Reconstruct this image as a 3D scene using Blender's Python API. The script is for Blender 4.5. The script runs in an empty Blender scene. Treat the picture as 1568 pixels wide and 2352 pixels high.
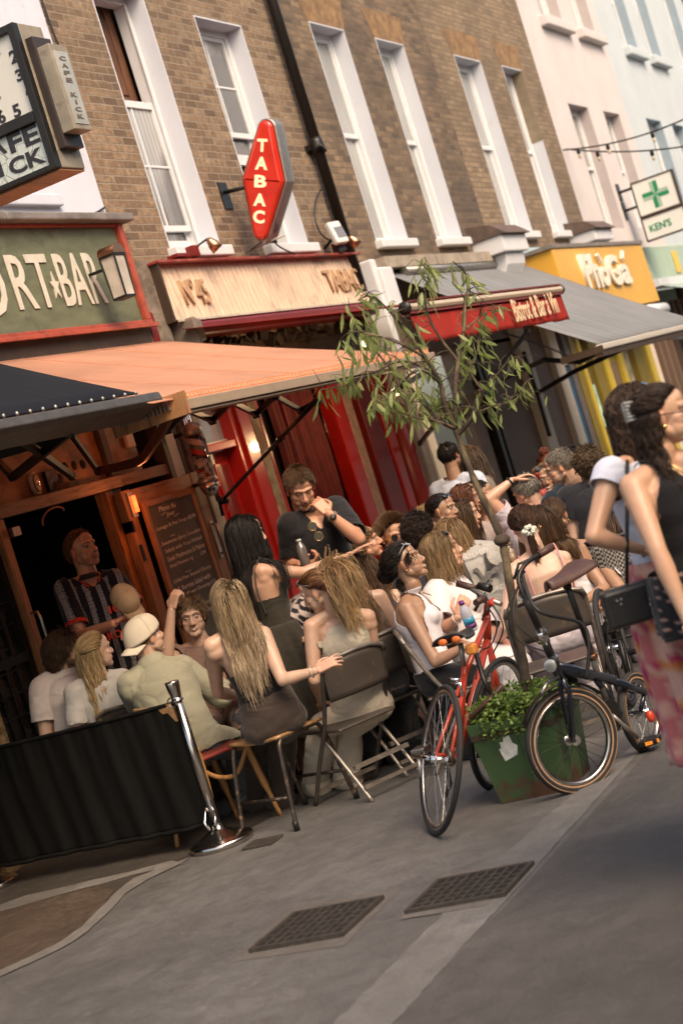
import bpy, bmesh, math, random
import numpy as np
from mathutils import Vector, Matrix, Euler, noise as mnoise
random.seed(7); np.random.seed(7)
rad = math.radians
scene = bpy.context.scene
COL = scene.collection
# ------------------------------------------------------------------ camera
FP, ROLL, CH, CD = 4000.0, rad(17.3), 1.75, 6.7      # focal length in picture units (picture is 1568x2352 units), roll, eye height, distance to the terrace
PITCH, YAW = rad(-1.542787), rad(25.32609)
cF = Vector((math.cos(PITCH)*math.cos(YAW), math.cos(PITCH)*math.sin(YAW), math.sin(PITCH)))
cR = Vector((math.sin(YAW), -math.cos(YAW), 0.0))
cU = cR.cross(cF)
CAM = Vector((0.0, -CD, CH))
camd = bpy.data.cameras.new('camera'); cam = bpy.data.objects.new('camera', camd); COL.objects.link(cam)
ix = cR*math.cos(ROLL) - cU*math.sin(ROLL)
iy = cR*math.sin(ROLL) + cU*math.cos(ROLL)
mw = Matrix((ix, iy, -cF)).transposed().to_4x4(); mw.translation = CAM
cam.matrix_world = mw
camd.sensor_fit = 'VERTICAL'; camd.sensor_height = 36.0; camd.sensor_width = 24.0
camd.lens = FP/2352*36
camd.clip_end = 400
camd.dof.use_dof = True; camd.dof.focus_distance = 9.9; camd.dof.aperture_fstop = 2.7
scene.camera = cam
# ------------------------------------------------------------------ world, sun, exposure
world = bpy.data.worlds.new('World'); scene.world = world; world.use_nodes = True
wn = world.node_tree; bg = wn.nodes['Background']
sky = wn.nodes.new('ShaderNodeTexSky'); sky.sky_type = 'NISHITA'; sky.sun_disc = False
SUN_EL, SUN_AZ = rad(45), rad(-122)        # elevation, azimuth of the light measured from +X
sky.sun_elevation = SUN_EL; sky.sun_rotation = rad(90)-SUN_AZ
sky.dust_density = 4.0; sky.ozone_density = .6; sky.air_density = 1.0
wn.links.new(sky.outputs[0], bg.inputs[0]); bg.inputs[1].default_value = 0.15
sund = bpy.data.lights.new('sun', 'SUN'); sun = bpy.data.objects.new('sun', sund); COL.objects.link(sun)
sund.energy = 1.5; sund.angle = rad(34); sund.color = (1.0, .87, .72)
sdir = Vector((math.cos(SUN_EL)*math.cos(SUN_AZ), math.cos(SUN_EL)*math.sin(SUN_AZ), math.sin(SUN_EL)))
sun.rotation_euler = sdir.to_track_quat('Z', 'Y').to_euler(); sun.location = (0, -20, 20)
scene.view_settings.view_transform = 'Standard'; scene.view_settings.look = 'None'
scene.view_settings.exposure = 0.95; scene.view_settings.use_white_balance = True; scene.view_settings.white_balance_temperature = 7300; scene.view_settings.white_balance_tint = 9; scene.view_settings.gamma = 1.0
scene.render.resolution_x = 682; scene.render.resolution_y = 1024
# ------------------------------------------------------------------ picture point -> place
def ray(px, py):
    dx, dy = px-784, py-1176
    u = (dx*math.cos(ROLL) - dy*math.sin(ROLL))/FP; v = (-dx*math.sin(ROLL) - dy*math.cos(ROLL))/FP
    return cF + cR*u + cU*v
def pY(px, py, Y=0.0):
    d = ray(px, py); return CAM + d*((Y-CAM.y)/d.y)
def pZ(px, py, Z=0.0):
    d = ray(px, py); return CAM + d*((Z-CAM.z)/d.z)
def pX(px, py, X):
    d = ray(px, py); return CAM + d*((X-CAM.x)/d.x)
def pD(px, py, dist): return CAM + ray(px, py)*dist
V = Vector
# ------------------------------------------------------------------ objects
def empty(name, loc, label=None, cat=None, group=None, kind=None):
    o = bpy.data.objects.new(name, None); COL.objects.link(o); o.location = loc; o.empty_display_size = .1
    tag(o, label, cat, group, kind); return o
def tag(o, label=None, cat=None, group=None, kind=None):
    if label: o['label'] = label
    if cat: o['category'] = cat
    if group: o['group'] = group
    if kind: o['kind'] = kind
    return o
def wloc(o):
    p = V((0, 0, 0))
    while o is not None: p += o.location; o = o.parent
    return p
def link(name, me, m, parent=None, origin=None):
    """link mesh (given in world coordinates) as one object below parent (parents never carry rotation while building)"""
    if origin is None: origin = V((0, 0, 0))
    if parent is not None: off = wloc(parent)
    else:
        if len(me.vertices):
            a = np.empty(len(me.vertices)*3); me.vertices.foreach_get('co', a); a = a.reshape(-1, 3)
            lo, hi = a.min(0), a.max(0); off = V(((lo[0]+hi[0])/2, (lo[1]+hi[1])/2, lo[2]))
        else: off = V((0, 0, 0))
    me.transform(Matrix.Translation(-off))
    o = bpy.data.objects.new(name, me); COL.objects.link(o)
    if parent is not None: o.parent = parent
    else: o.location = off
    if m is not None and not me.materials: me.materials.append(m)
    return o
def dup(root, loc, rz=None, label=None, group=None):
    r = root.copy(); COL.objects.link(r); r.location = loc
    if rz is not None: r.rotation_euler = (0, 0, rz)
    if label: r['label'] = label
    if group: r['group'] = group
    def rec(a, b):
        for ch in a.children:
            c = ch.copy(); COL.objects.link(c); c.parent = b; rec(ch, c)
    rec(root, r); return r
class MB:
    def __init__(s): s.v = []; s.f = []; s.sm = []
    def add(s, vs, fs, smooth=False):
        n = len(s.v); s.v += [tuple(v) for v in vs]; s.f += [tuple(i+n for i in f) for f in fs]; s.sm += [smooth]*len(fs); return s
    def box(s, c, d, R=None):
        c = V(c); h = V(d)/2; vs = []
        for x in (-1, 1):
            for y in (-1, 1):
                for z in (-1, 1):
                    p = V((x*h.x, y*h.y, z*h.z)); vs.append(c + (R @ p if R else p))
        return s.add(vs, [(0,1,3,2),(4,6,7,5),(0,4,5,1),(2,3,7,6),(0,2,6,4),(1,5,7,3)])
    def bb(s, x0, x1, y0, y1, z0, z1): return s.box(((x0+x1)/2, (y0+y1)/2, (z0+z1)/2), (abs(x1-x0), abs(y1-y0), abs(z1-z0)))
    def beam(s, a, b, w, h, up=(0, 0, 1)):
        a, b = V(a), V(b); z = (b-a).normalized(); u = V(up); x = u.cross(z)
        if x.length < 1e-4: x = V((1, 0, 0)).cross(z)
        x.normalize(); y = z.cross(x)
        R = Matrix((x, y, z)).transposed()
        return s.box((a+b)/2, (w, h, (b-a).length), R)
    def tube(s, pts, r, n=8, caps=True, closed=False, flat=None):
        pts = [V(p) for p in pts]; N = len(pts)
        if not hasattr(r, '__len__'): r = [r]*N
        T = []
        for i in range(N):
            if closed: t = pts[(i+1) % N]-pts[i-1]
            else: t = pts[min(i+1, N-1)]-pts[max(i-1, 0)]
            T.append(t.normalized() if t.length > 1e-9 else V((0, 0, 1)))
        x = T[0].orthogonal().normalized(); vs = []
        for i in range(N):
            x = x - T[i]*x.dot(T[i])
            if x.length < 1e-6: x = T[i].orthogonal()
            x.normalize(); y = T[i].cross(x)
            for k in range(n):
                a = 2*math.pi*k/n; vs.append(pts[i] + (x*math.cos(a) + y*math.sin(a))*r[i])
        fs = []
        for i in range(N if closed else N-1):
            j = (i+1) % N
            for k in range(n):
                l = (k+1) % n; fs.append((i*n+k, i*n+l, j*n+l, j*n+k))
        s.add(vs, fs, True)
        if caps and not closed:
            b = len(s.v)-len(vs)
            s.f += [tuple(b+k for k in range(n))[::-1], tuple(b+(N-1)*n+k for k in range(n))]; s.sm += [False, False]
        return s
    def prism(s, poly, vec, smooth=False):
        n = len(poly); vec = V(vec); poly = [V(p) for p in poly]
        vs = poly + [p+vec for p in poly]
        fs = [tuple(range(n))[::-1], tuple(range(n, 2*n))] + [(i, (i+1) % n, n+(i+1) % n, n+i) for i in range(n)]
        return s.add(vs, fs, smooth)
    def lathe(s, prof, o, axis=(0, 0, 1), n=20, smooth=True):
        o = V(o); z = V(axis).normalized(); x = z.orthogonal().normalized(); y = z.cross(x); vs = []
        for r, h in prof:
            for k in range(n):
                a = 2*math.pi*k/n; vs.append(o + z*h + (x*math.cos(a) + y*math.sin(a))*r)
        fs = [(i*n+k, i*n+(k+1) % n, (i+1)*n+(k+1) % n, (i+1)*n+k) for i in range(len(prof)-1) for k in range(n)]
        s.add(vs, fs, smooth)
        b = len(s.v)-len(vs); m = len(prof)-1
        s.f += [tuple(b+k for k in range(n))[::-1], tuple(b+m*n+k for k in range(n))]; s.sm += [False, False]
        return s
    def grid(s, fn, nu, nv, smooth=True):
        vs = [fn(i/nu, j/nv) for i in range(nu+1) for j in range(nv+1)]
        fs = [(i*(nv+1)+j, (i+1)*(nv+1)+j, (i+1)*(nv+1)+j+1, i*(nv+1)+j+1) for i in range(nu) for j in range(nv)]
        return s.add(vs, fs, smooth)
    def ball(s, c, r, n=14, m=8, R=None):
        c = V(c); r = V(r) if hasattr(r, '__len__') else V((r, r, r)); vs = []
        for i in range(m+1):
            t = math.pi*i/m
            for k in range(n):
                a = 2*math.pi*k/n; p = V((r.x*math.sin(t)*math.cos(a), r.y*math.sin(t)*math.sin(a), r.z*math.cos(t)))
                vs.append(c + (R @ p if R else p))
        fs = [(i*n+k, (i+1)*n+k, (i+1)*n+(k+1) % n, i*n+(k+1) % n) for i in range(m) for k in range(n)]
        return s.add(vs, fs, True)
    def mesh(s, name='m'):
        me = bpy.data.meshes.new(name); me.from_pydata(s.v, [], s.f)
        me.polygons.foreach_set('use_smooth', s.sm); me.validate(); me.update(); return me
    def comps(s):
        par = list(range(len(s.v)))
        def find(a):
            while par[a] != a: par[a] = par[par[a]]; a = par[a]
            return a
        for f in s.f:
            for q in f[1:]: par[find(q)] = find(f[0])
        g = {}
        for i, f in enumerate(s.f): g.setdefault(find(f[0]), []).append(i)
        out = []
        for fs in g.values():
            P = [s.v[q] for i in fs for q in s.f[i]]; out.append([fs, [min(p[k] for p in P) for k in range(3)], [max(p[k] for p in P) for k in range(3)]])
        grew = True
        while grew:
            grew = False
            for a in range(len(out)):
                for b in range(a+1, len(out)):
                    if all(out[a][1][k] <= out[b][2][k]+.01 and out[b][1][k] <= out[a][2][k]+.01 for k in range(3)):
                        out[a] = [out[a][0]+out[b][0], [min(x, y) for x, y in zip(out[a][1], out[b][1])], [max(x, y) for x, y in zip(out[a][2], out[b][2])]]; out.pop(b); grew = True; break
                if grew: break
        return [c[0] for c in out]
    def build(s, name, m, parent=None, bevel=0, solid=0, seg=2, weld=False):
        if name in ('awning_gear', 'cap', 'end_cap', 'pipe_collar', 'hood', 'junction_box', 'bracket', 'arm_housing', 'foot', 'rung', 'seat_rail'):
            cs = s.comps()
            if len(cs) > 1:
                for c in cs:
                    n = MB()
                    for i in c: n.add([s.v[q] for q in s.f[i]], [tuple(range(len(s.f[i])))], s.sm[i])
                    o = n._build(name, m, parent, bevel, solid, seg, True)
                return o
        return s._build(name, m, parent, bevel, solid, seg, weld)
    def _build(s, name, m, parent=None, bevel=0, solid=0, seg=2, weld=False):
        me = s.mesh(name)
        if weld:
            bm = bmesh.new(); bm.from_mesh(me); bmesh.ops.remove_doubles(bm, verts=bm.verts, dist=1e-4); bm.to_mesh(me); bm.free()
        o = link(name, me, m, parent)
        if solid:
            md = o.modifiers.new('solid', 'SOLIDIFY'); md.thickness = solid; md.offset = 0
        if bevel:
            md = o.modifiers.new('bevel', 'BEVEL'); md.width = bevel; md.segments = seg; md.limit_method = 'ANGLE'; md.angle_limit = rad(40)
        return o
def qbez(a, b, c, n=8):
    a, b, c = V(a), V(b), V(c); return [a*(1-t)**2 + b*2*t*(1-t) + c*t*t for t in [i/n for i in range(n+1)]]
def spline(pts, n=6):
    P = [V(p) for p in pts]; out = []
    for i in range(len(P)-1):
        p0 = P[max(i-1, 0)]; p1 = P[i]; p2 = P[i+1]; p3 = P[min(i+2, len(P)-1)]
        for k in range(n):
            t = k/n; out.append(.5*((2*p1) + (p2-p0)*t + (2*p0-5*p1+4*p2-p3)*t*t + (3*p1-p0-3*p2+p3)*t**3))
    out.append(P[-1]); return out
# ------------------------------------------------------------------ materials
def s2l(c):
    """sRGB 0-255 triple -> linear"""
    return tuple(((x/255)/12.92 if x/255 <= .04045 else ((x/255+.055)/1.055)**2.4) for x in c)
class NT:
    def __init__(s, name):
        s.m = bpy.data.materials.new(name); s.m.use_nodes = True; s.t = s.m.node_tree; s.n = s.t.nodes
        s.b = s.n['Principled BSDF']; s.out = s.n['Material Output']; s.tc = s.n.new('ShaderNodeTexCoord')
    def N(s, typ, **kw):
        n = s.n.new(typ)
        for k, v in kw.items():
            if k.startswith('i_'): n.inputs[k[2:].replace('_', ' ')].default_value = v
            else: setattr(n, k, v)
        return n
    def L(s, a, b): s.t.links.new(a, b)
    def map(s, scale=(1, 1, 1), rot=(0, 0, 0), src='Object'):
        n = s.N('ShaderNodeMapping'); n.inputs['Scale'].default_value = scale; n.inputs['Rotation'].default_value = rot
        s.L(s.tc.outputs[src], n.inputs['Vector']); return n.outputs[0]
    def noise(s, scale, detail=4, vec=None, rough=.55, dist=0):
        n = s.N('ShaderNodeTexNoise'); n.inputs['Scale'].default_value = scale; n.inputs['Detail'].default_value = detail
        n.inputs['Roughness'].default_value = rough; n.inputs['Distortion'].default_value = dist
        s.L(vec if vec is not None else s.tc.outputs['Object'], n.inputs['Vector']); return n.outputs['Fac']
    def ramp(s, fac, stops):
        r = s.N('ShaderNodeValToRGB'); e = r.color_ramp.elements
        while len(e) < len(stops): e.new(.5)
        for k, (p, c) in enumerate(stops):
            e[k].position = p; e[k].color = tuple(c)+(1,) if hasattr(c, '__len__') else (c, c, c, 1)
        s.L(fac, r.inputs[0]); return r.outputs[0]
    def mix(s, fac, a, b, blend='MIX'):
        n = s.N('ShaderNodeMix', data_type='RGBA', blend_type=blend)
        for inp, v in ((n.inputs[0], fac), (n.inputs[6], a), (n.inputs[7], b)):
            if hasattr(v, 'is_output') or hasattr(v, 'links'): s.L(v, inp)
            elif hasattr(v, '__len__'): inp.default_value = tuple(v)+(1,) if len(v) == 3 else v
            else: inp.default_value = v
        return n.outputs[2]
    def bump(s, h, strength=.3, dist=.01):
        n = s.N('ShaderNodeBump'); n.inputs['Strength'].default_value = strength; n.inputs['Distance'].default_value = dist
        s.L(h, n.inputs['Height']); s.L(n.outputs[0], s.b.inputs['Normal']); return n
MATS = {}
def M(name, col, rough=.6, metal=0.0, var=.18, vs=6.0, bump=.15, bs=80.0, bd=.004, spec=.5, dirt=None, dcol=(.06, .045, .03), dthr=.62, ds=3.0, stretch=None, trans=0.0, emit=0.0, coat=0.0):
    if name in MATS: return MATS[name]
    t = NT(name); b = t.b
    vec = t.map(stretch) if stretch else None
    lo = tuple(max(c*(1-var), 0) for c in col); hi = tuple(min(c*(1+var), 1) for c in col)
    c = t.ramp(t.noise(vs, 5, vec), [(.3, lo), (.7, hi)])
    if dirt:
        f = t.ramp(t.noise(ds, 6, None, .65), [(dthr-.06, 0), (dthr+.06, dirt)])
        c = t.mix(f, c, dcol)
    t.L(c, b.inputs['Base Color'])
    b.inputs['Roughness'].default_value = rough; b.inputs['Metallic'].default_value = metal; b.inputs['Specular IOR Level'].default_value = spec
    b.inputs['Coat Weight'].default_value = coat
    if emit: t.L(c, b.inputs['Emission Color']); b.inputs['Emission Strength'].default_value = emit
    if bump: t.bump(t.noise(bs, 3, vec), bump, bd)
    if trans:
        tr = t.N('ShaderNodeBsdfTranslucent'); mx = t.N('ShaderNodeMixShader'); mx.inputs[0].default_value = trans
        t.L(c, tr.inputs[0]); t.L(b.outputs[0], mx.inputs[1]); t.L(tr.outputs[0], mx.inputs[2]); t.L(mx.outputs[0], t.out.inputs[0])
    MATS[name] = t.m; return t.m
def vcol_mat(name, rough=.5, spec=.4, bump=.1, bs=150, sss=0, aniso=False, sheen=0):
    if name in MATS: return MATS[name]
    t = NT(name); a = t.N('ShaderNodeVertexColor', layer_name='Col')
    c = a.outputs[0]
    c = t.mix(.5, c, t.ramp(t.noise(25, 4), [(.3, .82), (.7, 1.0)]), 'MULTIPLY')
    t.L(c, t.b.inputs['Base Color']); t.b.inputs['Roughness'].default_value = rough; t.b.inputs['Specular IOR Level'].default_value = spec
    t.b.inputs['Sheen Weight'].default_value = sheen
    if name == 'cloth':
        ad = t.N('ShaderNodeMath', operation='MULTIPLY_ADD'); t.L(t.noise(300, 2), ad.inputs[0]); ad.inputs[1].default_value = .05
        rd = t.N('ShaderNodeMath', operation='ABSOLUTE'); sb = t.N('ShaderNodeMath', operation='SUBTRACT'); t.L(t.noise(4.5, 2, t.map((1, 1, 1.3), (.4, .5, .3)), .45, 1.2), sb.inputs[0]); sb.inputs[1].default_value = .5; t.L(sb.outputs[0], rd.inputs[0]); t.L(rd.outputs[0], ad.inputs[2])
        t.bump(ad.outputs[0], .32, .10)
    elif bump: t.bump(t.noise(bs, 3), bump, .003)
    if sss:
        t.b.inputs['Subsurface Weight'].default_value = sss; t.b.inputs['Subsurface Radius'].default_value = (.02, .008, .004); t.b.inputs['Subsurface Scale'].default_value = 1
    MATS[name] = t.m; return t.m
def wood(name, col, axis=2, rough=.55, dark=.45):
    if name in MATS: return MATS[name]
    t = NT(name); sc = [14, 14, 14]; sc[axis] = 1.2
    n = t.noise(3.0, 6, t.map(sc), .6, .6)
    c = t.ramp(n, [(.3, tuple(x*dark for x in col)), (.5, col), (.72, tuple(min(1, x*1.25) for x in col))])
    c = t.mix(t.ramp(t.noise(5, 5), [(.55, 0), (.75, .6)]), c, tuple(x*.35 for x in col))
    t.L(c, t.b.inputs['Base Color']); t.b.inputs['Roughness'].default_value = rough; t.bump(n, .3, .004)
    MATS[name] = t.m; return t.m
def text(s, p, right, up, h, w=None, depth=.01, m=None, parent=None, name='lettering', bold=0.0, align='LEFT', body_only=False, space=1.0):
    """mesh lettering: p = lower left corner, right/up unit vectors, h = height, w = total width"""
    cu = bpy.data.curves.new('t', 'FONT'); cu.body = s; cu.size = 1; cu.extrude = .5; cu.offset = bold; cu.resolution_u = 3; cu.space_character = space; cu.space_line = .95
    o = bpy.data.objects.new('t', cu); COL.objects.link(o)
    bpy.context.view_layer.update()
    me = bpy.data.meshes.new_from_object(o.evaluated_get(bpy.context.evaluated_depsgraph_get()))
    bpy.data.objects.remove(o); bpy.data.curves.remove(cu); me.materials.clear()
    a = np.empty(len(me.vertices)*3); me.vertices.foreach_get('co', a); a = a.reshape(-1, 3)
    lo, hi = a.min(0), a.max(0)
    ky = h/(hi[1]-lo[1]); kx = (w/(hi[0]-lo[0])) if w else ky
    right, up = V(right).normalized(), V(up).normalized(); nrm = right.cross(up)
    X = (a[:, 0]-lo[0])*kx; Y = (a[:, 1]-lo[1])*ky; Z = a[:, 2]*depth
    if align == 'CENTER': X -= X.max()/2
    P = np.array(p)[None]+X[:, None]*np.array(right)[None]+Y[:, None]*np.array(up)[None]+Z[:, None]*np.array(nrm)[None]
    me.vertices.foreach_set('co', P.ravel()); me.update()
    return link(name, me, m, parent)
# ================================================================== MATERIALS OF THE SETTING
def brick_mat(name, cols, mortar, soot_col, soot=.5, row=.066, wid=.212):
    """per brick colour from the brick texture's own random value, plus soot and mortar"""
    t = NT(name); vec = t.map((1, 1, 1), (rad(90), 0, 0)); nz = t.N('ShaderNodeTexNoise'); nz.inputs['Scale'].default_value = 9; t.L(vec, nz.inputs['Vector'])
    vm = t.N('ShaderNodeVectorMath', operation='MULTIPLY_ADD'); t.L(nz.outputs['Color'], vm.inputs[0]); vm.inputs[1].default_value = (.012, .012, .012); t.L(vec, vm.inputs[2])
    b = t.N('ShaderNodeTexBrick'); t.L(vm.outputs[0], b.inputs['Vector'])
    for k, v in (('Color1', (0, 0, 0, 1)), ('Color2', (1, 1, 1, 1)), ('Mortar', (.5, .5, .5, 1))): b.inputs[k].default_value = v
    for k, v in (('Scale', 1), ('Brick Width', wid), ('Row Height', row), ('Mortar Size', .0065), ('Mortar Smooth', .3), ('Bias', 0)): b.inputs[k].default_value = v
    c = t.ramp(b.outputs[0], [(k/(len(cols)-1), col) for k, col in enumerate(cols)])
    n1 = t.noise(16, 5, None, .7); n2 = t.noise(.6, 6, None, .65); n3 = t.noise(60, 3)
    c = t.mix(t.ramp(n1, [(.40, .75), (.56, 0)]), c, tuple(x*.45 for x in cols[len(cols)//2])); c = t.mix(t.ramp(n1, [(.58, 0), (.70, .5)]), c, tuple(min(1, x*1.7) for x in cols[-2]))
    c = t.mix(t.ramp(n2, [(.42, 0), (.62, soot)]), c, soot_col)
    c = t.mix(t.ramp(b.outputs['Fac'], [(0, 0), (1, .85)]), c, mortar)
    t.L(c, t.b.inputs['Base Color']); t.b.inputs['Roughness'].default_value = .92
    ad = t.N('ShaderNodeMath', operation='SUBTRACT'); t.L(n1, ad.inputs[0]); t.L(b.outputs['Fac'], ad.inputs[1]); t.bump(ad.outputs[0], 1.0, .014)
    return t.m
m_brick1 = brick_mat('brick_warm', [(.105, .067, .043), (.20, .126, .076), (.25, .158, .096), (.295, .192, .118), (.34, .235, .15), (.16, .10, .062)], (.29, .225, .165), (.10, .066, .046), .45)
m_brick2 = brick_mat('brick_sooty', [(.075, .053, .039), (.17, .115, .077), (.235, .150, .090), (.29, .188, .114), (.10, .066, .043), (.32, .215, .13)], (.14, .11, .085), (.06, .044, .034), .7)
m_brick3 = brick_mat('brick_tan', [(.16, .11, .072), (.25, .168, .103), (.30, .207, .128), (.34, .238, .148), (.19, .128, .08), (.29, .196, .12)], (.15, .115, .09), (.09, .062, .044), .45)
m_white = M('white_render', (.54, .55, .62), .8, 0, .05, 2, .25, 40, .006, .2, .25, (.3, .28, .26), .62, 2.5)
m_pink = M('pink_render', (.56, .50, .49), .85, 0, .05, 1.5, .2, 30, .006, .2, .2, (.45, .36, .33), .62, 1.2)
m_blue = M('blue_render', (.47, .505, .525), .85, 0, .05, 1.5, .2, 30, .006, .2)
m_pale = M('pale_render', (.46, .50, .52), .85, 0, .05, 1.5, .2, 30, .006, .2)
m_wpaint = M('white_paint', (.62, .61, .62), .5, 0, .04, 5, .1, 60, .003, .4, .35, (.35, .31, .28), .66, 5)
m_revl = M('reveal_paint', (.56, .57, .62), .75, 0, .03, 3, .15, 30, .004, .2, .2, (.45, .41, .38), .64, 4)
m_cream = M('cream_paint', (.52, .43, .34), .55, 0, .08, 4, .1, 60, .003, .4, .4, (.2, .15, .11), .6, 5)
m_lead = M('lead_sheet', (.22, .19, .17), .6, .3, .25, 9, .3, 30, .01)
m_stone = M('worn_stone', (.20, .155, .12), .9, 0, .3, 8, .6, 30, .02, .2, .6, (.07, .05, .04), .52, 5)
m_green = M('green_fascia', (.125, .135, .085), .6, 0, .2, 5, .2, 40, .003, .3, .5, (.05, .05, .04), .6, 5, (1, 1, 3))
m_orange = M('orange_red_trim', (.36, .065, .035), .45, 0, .15, 10, .2, 40, .004, .5, .5, (.12, .03, .02), .57, 9)
m_red = M('red_gloss', (.36, .010, .007), .28, 0, .12, 3, .12, 30, .004, .5, coat=.3)
m_dred = M('dark_red', (.16, .010, .008), .38, 0, .15, 3, .12, 30, .004, .5)
m_black = M('black_metal', (.018, .016, .015), .38, .4, .2, 12, .1, 60, .002)
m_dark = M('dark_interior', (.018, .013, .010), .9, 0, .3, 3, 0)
m_darkbrown = M('dark_brown', (.05, .028, .017), .6, 0, .3, 5, .2, 50)
m_steel = M('brushed_steel', (.45, .41, .37), .28, 1, .1, 30, .05, 200)
m_chrome = M('chrome', (.75, .72, .70), .12, 1, .03, 10, 0)
m_copper = M('copper', (.50, .25, .14), .3, 1, .15, 20, .05)
m_silver = M('dull_silver', (.36, .33, .30), .42, .8, .15, 20, .1, 80)
m_wd = wood('oak_frame', (.34, .155, .062), 2)
m_wdx = wood('oak_rail', (.33, .15, .06), 0)
m_grywd = wood('weathered_beam', (.26, .20, .15), 0, .8)
m_ply = M('varnished_panel', (.24, .115, .05), .55, 0, .35, 3.5, .3, 35, .004, .4, .6, (.05, .022, .010), .5, 4)
m_pine = wood('pine_board', (.66, .47, .335), 2, .6, .8)
m_plastic = M('white_plastic', (.6, .58, .54), .4, 0, .04)
m_cable = M('black_cable', (.012, .011, .011), .55, 0, .1, 9, 0)
def glass_mat(name, base, rough=.04, curtain_folds=0, spec=.9):
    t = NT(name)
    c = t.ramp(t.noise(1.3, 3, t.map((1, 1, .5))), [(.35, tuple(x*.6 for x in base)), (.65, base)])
    if curtain_folds:
        w = t.N('ShaderNodeTexWave'); w.inputs['Scale'].default_value = 5; w.inputs['Distortion'].default_value = 2; w.bands_direction = 'X'; t.L(t.map((1, 1, .15)), w.inputs['Vector']); c = t.mix(t.ramp(w.outputs['Fac'], [(.2, .6), (.8, 0)]), c, tuple(x*.45 for x in base)); c = t.mix(t.ramp(t.noise(1.1, 2, t.map((1, 1, .45))), [(.46, 0), (.54, .85)]), c, (.03, .028, .027))  # shaded curtain folds and bright panes painted into the glass colour
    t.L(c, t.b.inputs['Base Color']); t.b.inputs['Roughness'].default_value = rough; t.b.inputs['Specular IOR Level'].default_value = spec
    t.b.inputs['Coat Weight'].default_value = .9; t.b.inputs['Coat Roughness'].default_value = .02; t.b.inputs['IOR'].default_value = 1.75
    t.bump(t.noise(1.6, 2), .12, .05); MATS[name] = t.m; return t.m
m_glass = glass_mat('window_glass', (.46, .45, .43), curtain_folds=1)
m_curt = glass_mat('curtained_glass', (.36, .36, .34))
m_dglass = glass_mat('dark_glass', (.018, .014, .012), spec=.35)
m_shopglass = glass_mat('shop_glass', (.16, .13, .10), .1)
# ================================================================== GROUND
def ground_mat(name, base, tint, sc=1.0, crack=False):
    t = NT(name)
    n1 = t.noise(1.1*sc, 8, None, .68); n2 = t.noise(7*sc, 5, None, .7); n3 = t.noise(160, 3); n4 = t.noise(420, 2)
    c = t.ramp(n1, [(.34, tuple(x*.72 for x in base)), (.5, base), (.64, tint)])
    c = t.mix(t.ramp(n2, [(.38, .45), (.6, 0)]), c, tuple(x*.6 for x in base))
    c = t.mix(t.ramp(n3, [(.38, .8), (.50, 0)]), c, tuple(x*.45 for x in base))
    c = t.mix(t.ramp(n4, [(.58, 0), (.68, .55)]), c, tuple(min(1, x*2.0) for x in base))
    vo = t.N('ShaderNodeTexVoronoi'); vo.inputs['Scale'].default_value = 4.5; t.L(t.tc.outputs['Object'], vo.inputs['Vector']); c = t.mix(t.ramp(vo.outputs['Distance'], [(.035, .55), (.06, 0)]), c, tuple(min(1, x*1.7) for x in base)); vo2 = t.N('ShaderNodeTexVoronoi', feature='DISTANCE_TO_EDGE'); vo2.inputs['Scale'].default_value = .55; nv = t.N('ShaderNodeVectorMath', operation='ADD'); nq = t.N('ShaderNodeTexNoise'); nq.inputs['Scale'].default_value = 3; t.L(t.tc.outputs['Object'], nq.inputs['Vector']); t.L(t.tc.outputs['Object'], nv.inputs[0]); t.L(nq.outputs['Color'], nv.inputs[1]); t.L(nv.outputs[0], vo2.inputs['Vector']); c = t.mix(t.ramp(vo2.outputs['Distance'], [(.002, .3), (.006, 0)]), c, tuple(x*.4 for x in base))
    t.L(c, t.b.inputs['Base Color']); t.L(t.ramp(n2, [(.3, .5), (.7, .85)]), t.b.inputs['Roughness'])
    t.b.inputs['Specular IOR Level'].default_value = .35
    ad = t.N('ShaderNodeMath', operation='ADD'); t.L(n3, ad.inputs[0]); t.L(n2, ad.inputs[1]); t.bump(ad.outputs[0], .5, .006)
    return t.m
m_asph = ground_mat('asphalt', (.120, .110, .104), (.150, .139, .132))
m_road = ground_mat('asphalt_road', (.082, .073, .068), (.106, .095, .089))
m_strip = ground_mat('concrete_channel', (.160, .147, .139), (.195, .181, .173))
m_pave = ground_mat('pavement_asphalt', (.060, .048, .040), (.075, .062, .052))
m_gravel = ground_mat('gritty_patch', (.085, .058, .042), (.11, .08, .06), 2.5)
m_kerb = ground_mat('kerb_stone', (.18, .16, .146), (.22, .197, .182))
def sheet(name, pts, z, m, label=None):
    mb = MB(); mb.add([(p[0], p[1], z) for p in pts], [tuple(range(len(pts)))])
    o = mb.build(name, m); o['kind'] = 'structure'; return o
def rough_poly(pts, step=.12, amp=.015, closed=True):
    out = []
    n = len(pts)
    for i in range(n if closed else n-1):
        a, b = V(pts[i]), V(pts[(i+1) % n]); k = max(1, int((b-a).length/step))
        for j in range(k):
            p = a.lerp(b, j/k); out.append((p.x+random.uniform(-amp, amp), p.y+random.uniform(-amp, amp)))
    return out
sheet('ground', [(-40, -60), (120, -60), (120, 60), (-40, 60)], 0, m_asph)
# the carriageway beyond the drainage channel, and the channel itself
sheet('road', [(-20, -10.5), (90, -10.5), (90, -4.13), (9, -4.13), (7.3, -4.11), (6, -4.09), (4, -4.03), (-20, -4.02)], .0015, m_road)
st = rough_poly([(-5, -4.05), (90, -4.17)], .06, .005, False) + rough_poly([(90, -3.95), (8.2, -4.0), (7.2, -3.88), (6.4, -3.82), (-5, -3.68)], .05, .010, False)
sheet('drainage_channel', st, .003, m_strip)
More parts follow.
